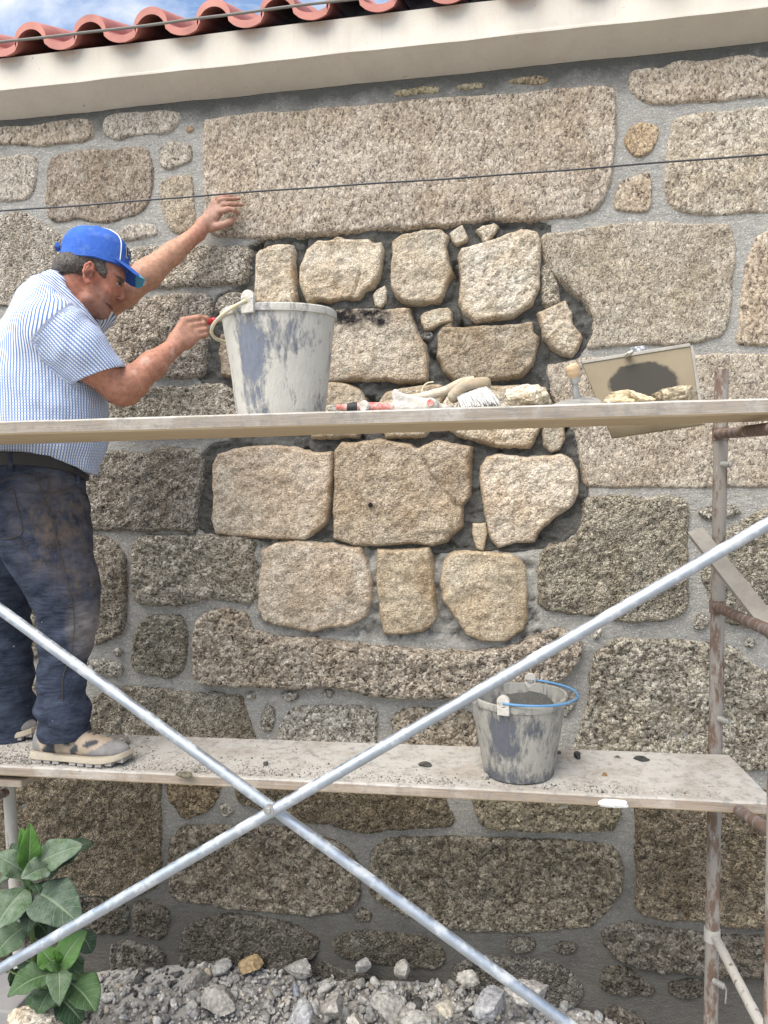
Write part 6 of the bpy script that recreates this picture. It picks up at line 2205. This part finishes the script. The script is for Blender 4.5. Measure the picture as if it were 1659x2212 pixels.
C = C * (1 - .8 * farw[:, None]) + np.array([.45, .245, .155])[None] * .8 * farw[:, None]   # paler inner side of the far arm
hd = np.clip(1.4 - np.linalg.norm(V - HL(800, 700, -.05), axis=1) / .085, 0, 1)[:, None] * .35
C = C * (1 - hd) + np.array([.40, .31, .25])[None] * hd
hd = np.clip(1.4 - np.linalg.norm(V - HR(560, 520, hl), axis=1) / .075, 0, 1)[:, None] * .22
C = C * (1 - hd) + np.array([.40, .29, .22])[None] * hd
ceme = (fbm(V, 42, 4, 44) > .28) & (np.linalg.norm(V - M(340, 800, .15), axis=1) < .12)
C[ceme] = C[ceme] * .78 + np.array([.5, .46, .4]) * .22
for x_, y_, Y_ in ((1232, 245, -.043), (1325, 398, -.044), (1170, 768, -.046)):
    blob(HL(x_, y_, Y_), (.0062, .01, .005), (.55, .36, .29), .8)
set_col(me, 'col', C)
body = link('body', me, SKIN, man)

# --- hair: cropped, under and behind the cap
lo = np.minimum(np.minimum(MH(150, 950, -.12), MH(1150, 250, .12)), np.minimum(MH(150, 950, .12), MH(1150, 250, -.12))) - .03
hi = np.maximum(np.maximum(MH(150, 950, -.12), MH(1150, 250, .12)), np.maximum(MH(150, 950, .12), MH(1150, 250, -.12))) + .03
hs = SDF(lo, hi, .0032)
hs.ell(MH(680, 560), (400 * hk, 380 * hk, .0835), HAX, .0)
hs.ell(MH(440, 690), (215 * hk, 140 * hk, .072), HAX, .03)
hs.cap(MH(300, 690, .03), MH(300, 690, -.03), 100 * hk, 100 * hk, .03)
for sg in (1, -1):
    hs.chain([MH(800, 640, sg * .066), MH(850, 740, sg * .066), MH(872, 800, sg * .064)], [70 * hk, 46 * hk, 16 * hk], .012)
    hs.ell(MH(655, 800, sg * .09), (90 * hk, 170 * hk, .03), HAX, .006, 'sub')
# trim the front: no hair over the face
hs.ell(MH(1080, 880), (190 * hk, 360 * hk, .2), HAX, .01, 'sub')
hs.ell(MH(960, 500), (150 * hk, 120 * hk, .2), HAX, .0, 'sub')
cc0 = MH(742, 590)
cu0 = np.array([0, 0, 1.0]) * math.cos(math.radians(7)) + ME * math.sin(math.radians(7))
X, Y, Z = np.meshgrid(*[hs.lo[i] + hs.h * np.arange(hs.n[i]) for i in range(3)], indexing='ij')
hs.F = np.maximum(hs.F, ((X - cc0[0]) * cu0[0] + (Y - cc0[1]) * cu0[1] + (Z - cc0[2]) * cu0[2] + .006).astype(np.float32))
hV, hF = hs.mesh()
hN = vnormals(hV, hF)
hV += hN * (.0022 * fbm(hV * np.array([1, 1, .5]), 190, 3, 9))[:, None]
link('hair', np_mesh('hair', hV, hF), HAIR, man)

# --- cap
cap = empty('cap', MH(700, 580))
cap.parent = man
cap.matrix_parent_inverse = Matrix.Translation(-Vector(man.location))
ca = math.radians(7.0)
cfw = ME * math.cos(ca) - np.array([0, 0, 1.0]) * math.sin(ca)
cup = np.array([0, 0, 1.0]) * math.cos(ca) + ME * math.sin(ca)
cc = MH(742, 590)                         # middle of the cap's lower rim
ra_, rl_, rh_ = 462 * hk, .0925, 470 * hk


def dome(az, el, grow=0.0):
    """az 0 forward; el 0 rim .. 90 crown"""
    x_, y_, z_ = math.cos(el) * math.cos(az), math.cos(el) * math.sin(az), math.sin(el)
    fx = ra_ + grow
    back = 1.0 - .035 * max(0, -x_) * z_
    e_ = .86
    z2 = math.copysign(abs(z_) ** e_, z_)
    flat = 1 + .10 * (math.sin(2 * el) ** 2)
    return cc + cfw * (x_ * fx * flat * back) + hlt * (y_ * (rl_ + grow) * flat) + cup * (z2 * (rh_ + grow))


mb = MB()
R = []
n = 72
for el in np.radians([-6, -2, 2, 8, 16, 24, 32, 40, 48, 56, 64, 72, 79, 85, 88.5]):
    R.append([dome(2 * math.pi * k_ / n, el) + cup * (.0012 * math.sin(9 * 2 * math.pi * k_ / n + el * 5)) for k_ in range(n)])
Ri = [[dome(2 * math.pi * k_ / n, el, -.003) for k_ in range(n)] for el in np.radians([85, 60, 40, 20, 4, -6])]
mb.rings(R + Ri, True, True)
crown = mb.obj('crown', CAPBLUE, cap)
V_ = np.empty(len(crown.data.vertices) * 3)
crown.data.vertices.foreach_get('co', V_)
V_ = V_.reshape(-1, 3)
V_ += (V_ - cc) / np.linalg.norm(V_ - cc, axis=1)[:, None] * (.0035 * fbm(V_, 16, 3, 3))[:, None]
crown.data.vertices.foreach_set('co', V_.ravel())
MB().tube([dome(0, math.radians(89.9), -.001), dome(0, math.radians(89.9), .006)], [.0075, .005], 14).obj('button', CAPBLUE, cap)
for az in (math.radians(47), math.radians(-47)):
    MB().tube([dome(az * (1 - .35 * (el / 90) ** 2), math.radians(el), .0015) for el in np.linspace(0, 80, 26)], .0017, 6).obj('piping', CAPWHITE, cap)
# brim: curved peak, bent down at the sides
BL = 345 * hk
nu, nv = 26, 48
top_, bot_ = [], []
bd = math.radians(27)
for i in range(nu + 1):
    t = i / nu
    row = []
    for j in range(nv + 1):
        s_ = -1 + 2 * j / nv
        az = s_ * math.radians(62)
        r0_ = dome(az, math.radians(0), .001)
        bd = math.radians(28 - 8 * s_ * s_)
        bfw = cfw * math.cos(bd) - cup * math.sin(bd)
        fend = (1455 - 742 - 130 * s_ * s_) * hk * (1 - .10 * max(0, abs(s_) - .82) / .18)
        ext = (fend - (r0_ - cc) @ cfw) / math.cos(bd) * t
        q = r0_ + bfw * ext - cup * (.004 * abs(s_) ** 2 * (0.12 + .88 * t)) - hlt * (s_ * .010 * t) - cup * .006 * t * t
        row.append(q)
    top_.append(row)
V2 = [q for r_ in top_ for q in r_]
n1 = nv + 1
Fs = [(i * n1 + j, i * n1 + j + 1, (i + 1) * n1 + j + 1, (i + 1) * n1 + j) for i in range(nu) for j in range(nv)]
bm_ = MB().add(V2, Fs)
me = bpy.data.meshes.new('brim')
me.from_pydata(bm_.v, [], bm_.f)
brim = link('brim', me, [CAPBLUE, CAPCYAN, CAPWHITE], cap)
for p in me.polygons:
    i, j = divmod(p.index, nv)
    s_ = -1 + 2 * (j + .5) / nv
    t = (i + .5) / nu
    fwd = (np.array(p.center) - cc) @ ME / hk + .12 * ((np.array(p.center) - cc)[2]) / hk
    p.material_index = 2 if fwd > 640 and t > .9 else (1 if fwd > 545 else 0)
so = brim.modifiers.new('thickness', 'SOLIDIFY')
so.thickness = .0032
so.offset = -1
sv = brim.modifiers.new('soft', 'SUBSURF')
sv.levels = sv.render_levels = 1
# strap at the back
q = dome(math.pi, math.radians(6), .002)
mb = MB()
mb.box(q - cfw * .006 + cup * .004, cfw * .0065, hlt * .022, cup * .0075)
mb.obj('strap', CAPBLUE, cap, True, .002)
# embroidered letters on the front panels
cu = bpy.data.curves.new('letters', 'FONT')
cu.body = 'PO'
cu.size = 1.0
cu.extrude = .0
tmp = bpy.data.objects.new('letters_tmp', cu)
COL.objects.link(tmp)
dg = bpy.context.evaluated_depsgraph_get()
for grow, off, mat_, nm in ((.0022, .055, CAPWHITE, 'letter_outline'), (.0032, .012, CAPTEXT, 'letters')):
    cu.offset = off
    dg.update()
    lm = bpy.data.meshes.new_from_object(tmp.evaluated_get(dg))
    bm = bmesh.new()
    bm.from_mesh(lm)
    bmesh.ops.subdivide_edges(bm, edges=[e_ for e_ in bm.edges if e_.calc_length() > .12], cuts=2)
    bmesh.ops.triangulate(bm, faces=bm.faces)
    for vt in bm.verts:
        az = math.radians(34) - (vt.co.x) * math.radians(34)
        el = math.radians(8) + vt.co.y * math.radians(24)
        vt.co = Vector(dome(az, el, grow))
    bm.to_mesh(lm)
    bm.free()
    link(nm, lm, mat_, cap, False)
bpy.data.objects.remove(tmp)

# --- shirt
sh = SDF(*bounds((-60, 270), (570, 1050), .07), .0040)
torS = [sec_at(1040, 0, 208, .165, 0), sec_at(1000, -28, 222, .178, 0), sec_at(960, -36, 237, .192, 0), sec_at(905, -38, 236, .197, 0), sec_at(850, -38, 232, .196, 0), sec_at(800, -36, 224, .19, 0),
        sec_at(750, -28, 214, .185, 0), sec_at(715, -8, 206, .178, 0), sec_at(680, 18, 192, .150, 0), sec_at(650, 38, 172, .10, 0), sec_at(620, 66, 148, .065, 0)]
sh.loft(torS, .02, pw=2.15)
SlE = M(214, 808, .185)
sh.chain([M(96, 700, .105), ShN + np.array([0, 0, .0])], [.085, .080], .05)
sl2 = SDF(sh.lo, sh.lo + (sh.n - 1) * sh.h, sh.h)
sl2.n = sh.n.copy()
sl2.F = np.full(sh.F.shape, 1.0, np.float32)
sl2.chain([ShN, M(165, 752, .185), SlE + (SlE - ShN) * .05], [.080, .080, .0745], .035)
sh.chain([M(150, 690, -.10), ShF, M(205, 668, -.2)], [.078, .078, .074], .04)
sh.cap(M(85, 650, .05), M(118, 620, .02), .06, .05, .05)
# the sleeve is open: hollow it and cut it square
dS = (ElN - ShN) / np.linalg.norm(ElN - ShN)
sl2.cap(SlE - dS * .045, SlE + dS * .12, .060, .068, .0, 'sub')
sl, X, Y, Z = sl2._win(SlE - .17, SlE + .17)
cutn = dS * .80 + np.array([0, 0, -.30]) + ME * .12
cutn = np.array(M(1000, 1000)) * 0 + dS
e1_, e2_ = M(270, 790, .19), M(157, 825, .19)           # visible ends of the cuff
t_ = (e2_ - e1_) / np.linalg.norm(e2_ - e1_)
cutn = dS - t_ * (dS @ t_)
cutn /= np.linalg.norm(cutn)
pl = (X - SlE[0]) * cutn[0] + (Y - SlE[1]) * cutn[1] + (Z - SlE[2]) * cutn[2] - .004
nearm = ((X - SlE[0]) ** 2 + (Y - SlE[1]) ** 2 + (Z - SlE[2]) ** 2) < .165 ** 2
sl2.F[sl] = np.where(nearm & (pl > 0), np.maximum(sl2.F[sl], pl.astype(np.float32)), sl2.F[sl])
allsl = tuple(slice(0, n_) for n_ in sh.n)
sh.comb(allsl, sl2.F, .02)
# wavy hem
hem = [(-60, 980), (0, 981), (73, 985), (138, 999), (178, 1018), (212, 1024), (260, 1020)]
X, Y, Z = np.meshgrid(*[sh.lo[i] + sh.h * np.arange(sh.n[i]) for i in range(3)], indexing='ij')
e_ = (X - MC[0]) * ME[0] + (Y - MC[1]) * ME[1]
hp = [M(a_, b_, .1) for a_, b_ in hem]
he = [(q - MC) @ ME for q in hp]
hz = np.interp(e_, he, [q[2] for q in hp])
sh.F = np.maximum(sh.F, (hz - Z).astype(np.float32))
# neck opening
sh.chain([M(132, 662, 0), M(165, 605, 0), M(180, 580, 0)], [.066, .070, .08], .0, 'sub')
# collar band standing round the neck
ring = []
for t in np.linspace(0, 2 * math.pi, 40):
    c_ = (1 - math.cos(t)) / 2          # 0 nape .. 1 throat
    px_, py_ = np.interp(c_, [0, .35, .7, 1], [106, 138, 180, 210]), np.interp(c_, [0, .35, .7, 1], [588, 620, 664, 702])
    ring.append(M(px_, py_, .088 * math.sin(t)))
for dz, rr in ((.0, .0065), (-.010, .0075), (-.020, .009), (-.03, .012)):
    sh.chain([q + np.array([0, 0, dz]) - ME * (dz * .2) for q in ring], [rr] * 40, .006)
sV, sF = sh.mesh()
sN = vnormals(sV, sF)
# folds: drapes pulling from the armpit and across the belly
al = (sV - ShN) @ dS
uu = (sV - MC) @ ME
arm_d = np.linalg.norm(np.cross(sV - ShN, dS), axis=1)
gi = np.clip(np.round((sV - sh.lo) / sh.h).astype(int), 0, sh.n - 1)
on_arm = (al > -.02) & (sl2.F[gi[:, 0], gi[:, 1], gi[:, 2]] < .007)
pull = np.sin((uu * 38 + (sV[:, 2] - ShN[2]) * 52) + 5 * fbm(sV, 5, 2, 3)) * np.clip(1 - np.abs(sV[:, 2] - ShN[2] + .12) / .16, 0, 1)
fold = .0060 * fbm(sV * np.array([1, 1, .5]), 12, 4, 8, .55) + .0035 * pull - .005 * np.abs(fbm(sV + .3 * sV[:, [2, 0, 1]], 7, 2, 18))
waist = np.clip((M(100, 920)[2] - sV[:, 2]) / .15, 0, 1)
fold += .005 * waist * np.sin(uu * 60 + 6 * fbm(sV, 6, 2, 12)) * .6
fold += np.where(on_arm, .0040 * np.sin(al * 80 + 4 * fbm(sV, 9, 2, 4)) * np.clip(1 - al / .12, 0, 1), 0)
sV2 = sV + sN * fold[:, None]
ctr = np.array([np.interp(sV[:, 2], [s_[0] for s_ in sorted(torS)], [s_[i] for s_ in sorted(torS)]) for i in (1, 2)]).T
ang = np.arctan2((sV[:, 0] - ctr[:, 0]) * -MN[0] + (sV[:, 1] - ctr[:, 1]) * -MN[1], (sV[:, 0] - ctr[:, 0]) * ME[0] + (sV[:, 1] - ctr[:, 1]) * ME[1])
su = ang * .185 + .02 * (sV[:, 2] - 1.7)
sv_ = sV[:, 2].copy()
chk = np.clip((M(100, 760)[2] - sV[:, 2]) / .1, 0, 1) * .9
yoke = (sV[:, 2] > M(60, 690, .15)[2] - .35 * (uu)) & ~on_arm
ax1 = np.cross(dS, MN)
ax1 /= np.linalg.norm(ax1)
a_u = np.arctan2((sV - ShN) @ -MN, (sV - ShN) @ ax1) * .078
su = np.where(on_arm, a_u, su)
sv_ = np.where(on_arm, al, sv_)
chk = np.where(on_arm, .8, chk)
colr = np.min([np.linalg.norm(sV - q, axis=1) for q in ring], 0) < .05
tt = (sV - ring[0]) @ ((ring[20] - ring[0]) / np.linalg.norm(ring[20] - ring[0]))
su = np.where(colr, (sV - MC) @ np.array([ME[0] * .64, ME[1] * .64, .77]), su)
chk = np.where(colr, .0, chk)
me = np_mesh('shirt', sV2, sF)
set_vec(me, 'suv', np.stack([su, sv_, chk], 1))
shirt = link('shirt', me, SHIRT, man)
# cuff seam and yoke seam
cuff = []
for t in np.linspace(0, 2 * math.pi, 30):
    pass

# --- jeans
jn = SDF(*bounds((-80, 240), (940, 1615), .07), .0045)
jf = math.radians(8)


def legsec(py, xl, xr, Y, asp=.95):
    L, R_ = P(xl, py, Y), P(xr, py, Y)
    c = (L + R_) / 2
    rr = np.linalg.norm(R_ - L) / 2
    k_ = abs(MN[1])
    return (c[2], c[0], c[1], rr * k_ * 1.0, rr * k_ * asp, jf)


hips = [sec_at(960, -20, 200, .165), sec_at(990, -28, 188, .17), sec_at(1030, -34, 184, .178), sec_at(1075, -38, 188, .182), sec_at(1120, -36, 193, .182), sec_at(1165, -32, 196, .17)]
jn.loft(hips, .02, pw=2.3)
nearl = [legsec(1080, -28, 186, -.53), legsec(1115, -24, 194, -.54), legsec(1150, -14, 198, -.55), legsec(1205, 8, 205, -.56), legsec(1271, 50, 220, -.57), legsec(1310, 70, 219, -.57), legsec(1333, 80, 217, -.57), legsec(1369, 84, 211, -.57), legsec(1424, 82, 192, -.575), legsec(1478, 78, 188, -.575), legsec(1515, 77, 191, -.575), legsec(1551, 79, 196, -.575), legsec(1578, 82, 198, -.575), legsec(1594, 86, 194, -.575)]
farl = [legsec(1100, -60, 130, -.42), legsec(1150, -62, 112, -.415), legsec(1205, -64, 90, -.41), legsec(1271, -62, 74, -.405), legsec(1333, -56, 66, -.40), legsec(1424, -52, 72, -.40), legsec(1515, -44, 74, -.40), legsec(1560, -40, 78, -.40), legsec(1606, -38, 76, -.40)]
jn.loft(nearl, .025, pw=2.1)
jn.loft(farl, .02, pw=2.1)
for nm, ls in (('n', nearl), ('f', farl)):
    a_ = ls[-1]
    jn.cap((a_[1], a_[2], a_[0] - .05), (a_[1] + .0, a_[2], a_[0] + .03), a_[4] * .86, a_[4] * .86, 0, 'sub')
jV, jF = jn.mesh()
jN = vnormals(jV, jF)
zk, zh = P(150, 1300, -.57)[2], P(150, 1600, -.575)[2]
zz = jV[:, 2]
wk = lambda z0, w_: np.clip(1 - np.abs(zz - z0) / w_, 0, 1)
wr = np.sin((zz * 62 + (jV[:, 0]) * 14 + 3.5 * fbm(jV, 8, 3, 21)) * 1.0)
wr2 = np.sin((zz * 95 - jV[:, 0] * 22 + 4 * fbm(jV, 9, 3, 25)))
dj = .009 * wr * (wk(zh + .09, .11)) + .0045 * wr2 * wk(zk - .12, .14) + .0022 * wr * wk(zk + .25, .22) + .004 * fbm(jV * np.array([1, 1, .6]), 11, 3, 23)
jV = jV + jN * dj[:, None]
C = np.zeros((len(jV), 3))


def jblob(c, r_, ch, amt):
    q = (jV - np.asarray(c)) / np.asarray(r_)
    w_ = np.clip(1.4 - np.sqrt((q ** 2).sum(1)), 0, 1) * amt
    C[:, ch] = np.maximum(C[:, ch], np.clip(w_, 0, 1))


jblob(M(140, 1125, .2), (.13, .14, .11), 0, .9)
jblob(M(110, 1180, .2), (.08, .14, .08), 0, .7)
jblob(M(170, 1240, .2), (.06, .14, .08), 0, .6)
jblob(M(212, 1345, .12), (.034, .14, .085), 1, 1.0)
jblob(M(190, 1200, .2), (.05, .12, .1), 1, .16)
jblob(M(120, 1060, .2), (.12, .14, .07), 1, .12)
me = np_mesh('trousers', jV, jF)
set_col(me, 'col', C)
jeans = link('trousers', me, JEANS, man)


def stitch(name, pts, rr=.0014, mat_=STITCH, lift=.001):
    """thin seam laid on the trouser surface"""
    out = []
    for q in bez(pts, 60):
        q = np.asarray(q)
        v_ = (CAM - q) / np.linalg.norm(CAM - q)
        m_ = np.linalg.norm(np.cross(jV - q, v_), axis=1)
        idx = np.where(m_ < .006)[0]
        if len(idx) == 0:
            continue
        b = idx[np.argmax((jV[idx] - q) @ v_)]
        out.append(q + v_ * (((jV[b] - q) @ v_) + lift))
    if len(out) > 4:
        o_ = [out[0]]
        for i in range(1, len(out) - 1):
            o_.append((out[i - 1] + out[i] * 2 + out[i + 1]) / 4)
        o_.append(out[-1])
        MB().tube(o_, rr, 6).obj(name, mat_, jeans)


def Z6(x, y, lat=.15):
    return M(*U1('Z6', x, y), lat)


stitch('side_seam', [Z6(222, 240), Z6(245, 350), Z6(300, 500), Z6(350, 700), Z6(400, 900), Z6(440, 1100), Z6(425, 1300), Z6(375, 1450), Z6(370, 1600)], .0011)
stitch('pocket_edge', [Z6(252, 352), Z6(300, 362), Z6(370, 356), Z6(430, 340), Z6(462, 310)], .0014)
stitch('pocket_edge', [Z6(285, 262), Z6(290, 300), Z6(290, 345)], .001)
stitch('back_pocket', [Z6(5, 370), Z6(40, 345), Z6(78, 338), Z6(100, 450), Z6(132, 590), Z6(70, 630), Z6(10, 635)], .0012)
stitch('yoke_seam', [Z6(0, 300), Z6(60, 275), Z6(140, 260), Z6(215, 262)], .0012)

# belt
bl = []
bz = [(-30, 992), (0, 994), (73, 998), (138, 1010), (176, 1026)]
for dz_, g_ in ((0, 0), ):
    R = []
    for t in np.linspace(0, 2 * math.pi, 80)[:-1]:
        e_ = math.cos(t)
        px_ = 76 + 106 * e_
        py_ = np.interp(px_, [q[0] for q in bz], [q[1] for q in bz])
        sc_ = sec_at(py_, -28, 186, .173)
        u_ = np.array([math.cos(FACE), math.sin(FACE), 0])
        w_ = np.array([-math.sin(FACE), math.cos(FACE), 0])
        ct, st = math.cos(t), math.sin(t)
        pw_ = 2 / 2.3
        ct, st = math.copysign(abs(ct) ** pw_, ct), math.copysign(abs(st) ** pw_, st)
        q = np.array([sc_[1], sc_[2], sc_[0]]) + u_ * ct * (sc_[3] + .006) + w_ * st * (sc_[4] + .006)
        R.append(q)
    nr = len(R)
    cen = np.mean(R, 0)
    rows = []
    for (g_, z_) in ((0, -.019), (.003, -.016), (.003, .016), (0, .019), (-.012, .018), (-.012, -.018)):
        rows.append([q + np.array([*((q - cen)[:2] / np.linalg.norm((q - cen)[:2]) * g_), z_]) for q in R])
    mb = MB()
    mb.rings(rows + [rows[0]], True, False)
    mb.obj('belt', LEATHER, man)
for px_, py_ in ((22, 1002), (168, 1035)):
    q = M(px_, py_, .19)
    sc_ = sec_at(py_, -28, 186, .173)
    e_ = (q - np.array([sc_[1], sc_[2], q[2]])) @ ME / sc_[3]
    lt_ = sc_[4] * (1 - min(.98, abs(e_)) ** 2.3) ** (1 / 2.3) + .010
    q = np.array([sc_[1], sc_[2], sc_[0]]) + ME * e_ * sc_[3] - MN * lt_
    MB().box(q, ME * .006, MN * .003, np.array([0, 0, .026])).obj('belt_loop', JEANS, jeans, True, .002)


# --- shoes
def shoe(heel, toe, zs, side):
    """heel and toe points on the ground; loft of rounded sections along the foot"""
    heel, toe = np.array([heel[0], heel[1], zs]), np.array([toe[0], toe[1], zs])
    L = np.linalg.norm(toe - heel)
    d = (toe - heel) / L
    w_ = np.cross(np.array([0, 0, 1.0]), d)
    e = empty('shoe', (heel + toe) / 2)
    e.parent = man
    e.matrix_parent_inverse = Matrix.Translation(-Vector(man.location))
    S_ = [0, .015, .05, .12, .22, .34, .46, .58, .70, .82, .91, .965, 1.0]
    Wd = [.012, .024, .032, .036, .036, .035, .037, .042, .046, .045, .037, .024, .008]
    Hh = [.060, .082, .095, .100, .104, .106, .100, .087, .074, .064, .054, .046, .036]
    sk = .020
    R, meta = [], []
    for s_ in np.linspace(0, 1, 44):
        w2, h2 = np.interp(s_, S_, Wd), np.interp(s_, S_, Hh)
        spring = .012 * max(0, (s_ - .72) / .28) ** 2
        row = []
        for k_ in range(40):
            t = 2 * math.pi * k_ / 40
            ct, st = math.cos(t), math.sin(t)
            y_ = math.copysign(abs(ct) ** .75, ct) * w2
            z_ = sk + spring + (h2 - sk) * (.5 + .5 * math.copysign(abs(st) ** .8, st))
            taper = 1 - .30 * ((z_ - sk) / max(.01, h2 - sk)) ** 2
            q = heel + d * (L * s_) + w_ * (y_ * taper + side * .006 * math.sin(math.pi * s_)) + np.array([0, 0, z_])
            row.append(q)
            meta.append((s_, (z_ - sk) / .085, y_))
        R.append(row)
    mb = MB().rings(R, True, True)
    me = bpy.data.meshes.new('upper')
    me.from_pydata(mb.v, [], mb.f)
    o = link('upper', me, SHOE, e)
    su_ = o.modifiers.new('soft', 'SUBSURF')
    su_.levels = su_.render_levels = 1
    mt = np.array(meta)
    tan, gry, dk = np.array([.36, .285, .21]), np.array([.20, .19, .18]), np.array([.05, .055, .06])
    Cc = np.repeat(tan[None], len(mt), 0)
    s_, z_ = mt[:, 0], mt[:, 1]
    Cc[(s_ > .60) & (z_ < .18 + .55 * np.clip((s_ - .62) / .3, 0, 1))] = gry                # toe rand
    Cc[(s_ < .14 - .06 * z_) & (z_ < .8)] = gry                                     # heel counter
    Cc[(s_ > .15 + .04 * z_) & (s_ < .30) & (z_ < .15 + (s_ - .13) * 3.6) & (z_ > .02) & (z_ < .62)] = dk
    Cc[((s_ - .50) / .045) ** 2 + ((z_ - .28 - (s_ - .5) * 2.5) / .2) ** 2 < 1] = dk
    Cc[((s_ - .42) / .04) ** 2 + ((z_ - .55 - (s_ - .42) * 1.5) / .13) ** 2 < 1] = dk
    Cc[((s_ - .66) / .07) ** 2 + ((z_ - .50 - (s_ - .66) * .6) / .09) ** 2 < 1] = dk
    Cc[(s_ > .42) & (s_ < .62) & (z_ > 1.18 - (s_ - .42) * 2.0)] = dk * 1.3
    set_col(me, 'col', np.concatenate([Cc]))
    # midsole
    out = []
    for s2 in np.linspace(0, 1, 30):
        out.append((s2, 1))
    ring_ = [(s2, 1) for s2 in np.linspace(0, 1, 30)] + [(s2, -1) for s2 in np.linspace(1, 0, 30)[1:-1]]
    rows = []
    for z0, g_ in ((.009, .003), (.012, .006), (.020, .0055), (.027, .003)):
        row = []
        for s2, sg in ring_:
            w2 = np.interp(s2, S_, Wd) + g_
            sp2_ = .014 * max(0, (s2 - .72) / .28) ** 2
            sx = (s2 - .5) * (1 + 2 * g_ / L) + .5
            row.append(heel + d * (L * sx) + w_ * (sg * w2 + side * .006 * math.sin(math.pi * s2)) + np.array([0, 0, z0 + sp2_ + (.004 if .0 < s2 < .3 else 0) * (z0 > .015)]))
        rows.append(row)
    MB().rings(rows, True, True).obj('midsole', SOLE, e)
    tr_b = MB()
    for i in range(11):
        s2 = .03 + i * .092
        if .34 < s2 < .46:
            continue
        w2 = np.interp(s2, S_, Wd) + .003
        sp2_ = .014 * max(0, (s2 - .72) / .28) ** 2
        tr_b.box(heel + d * (L * s2) + w_ * side * .006 * math.sin(math.pi * s2) + np.array([0, 0, .006 + sp2_]), d * (L * .034), w_ * w2, np.array([0, 0, .0058]))
    tr_b.obj('tread', TREAD, e, False, .002)
    # laces
    lb_ = MB()
    for i in range(5):
        s2 = .42 + i * .05
        h2 = np.interp(s2, S_, Hh) + .002
        for sg in (1, -1):
            a_ = heel + d * (L * s2) + w_ * (sg * .020) + np.array([0, 0, h2 - .012])
            m_ = heel + d * (L * (s2 + .02)) + np.array([0, 0, np.interp(s2 + .02, S_, Hh) + .003])
            b_ = heel + d * (L * (s2 + .04)) - w_ * (sg * .020) + np.array([0, 0, np.interp(s2 + .04, S_, Hh) - .010])
            lb_.tube(bez([a_, m_, b_], 8), .0017, 6)
    lb_.obj('laces', plain('shoe_lace', (.10, .09, .085), .8), e)
    return e


zS = low_z(-1.2, -.57)
shoe(P(77, 1655, -.568), P(281, 1662, -.574), zS + .001, -1)
zS2 = low_z(-1.4, -.42)
shoe(P(-112, 1620, -.44), P(82, 1618, -.405), zS2 + .001, 1)

# --- the pointing tool in his right hand
pt = empty('pointing_trowel', HR(700, 380, hl - .02))
tag(pt, 'small trowel with a red handle gripped in the man\'s right hand', 'trowel')
a, b = HR(420, 430, hl - .014), HR(955, 335, hl - .022)
MB().tube(bez([a, HR(700, 380, hl - .016), HR(820, 355, hl - .02), HR(900, 345, hl - .022), b], 20), list(np.interp(np.linspace(0, 1, 21), [0, .5, .72, .86, 1], [.011, .011, .0088, .0105, .0085])), 16).obj('handle', REDCLEAN, pt)
MB().tube([HR(945, 337, hl - .022), HR(1000, 350, hl - .03), HR(1040, 330, hl - .04)], [.0075, .0062, .0055], 12).obj('neck', plain('brass_neck', (.30, .2, .11), .6), pt)
w0 = HR(985, 300, hl - .045)
w1 = HR(1200, 290, hl - .09)
sd_ = np.array([0, .3, .2])
mb = MB()
mb.box((w0 + w1) / 2, (w1 - w0) / 2, np.array([0, .022, .004]), np.array([0, -.0002, .001]))
mb.obj('blade', STEEL, pt, False, .0004)
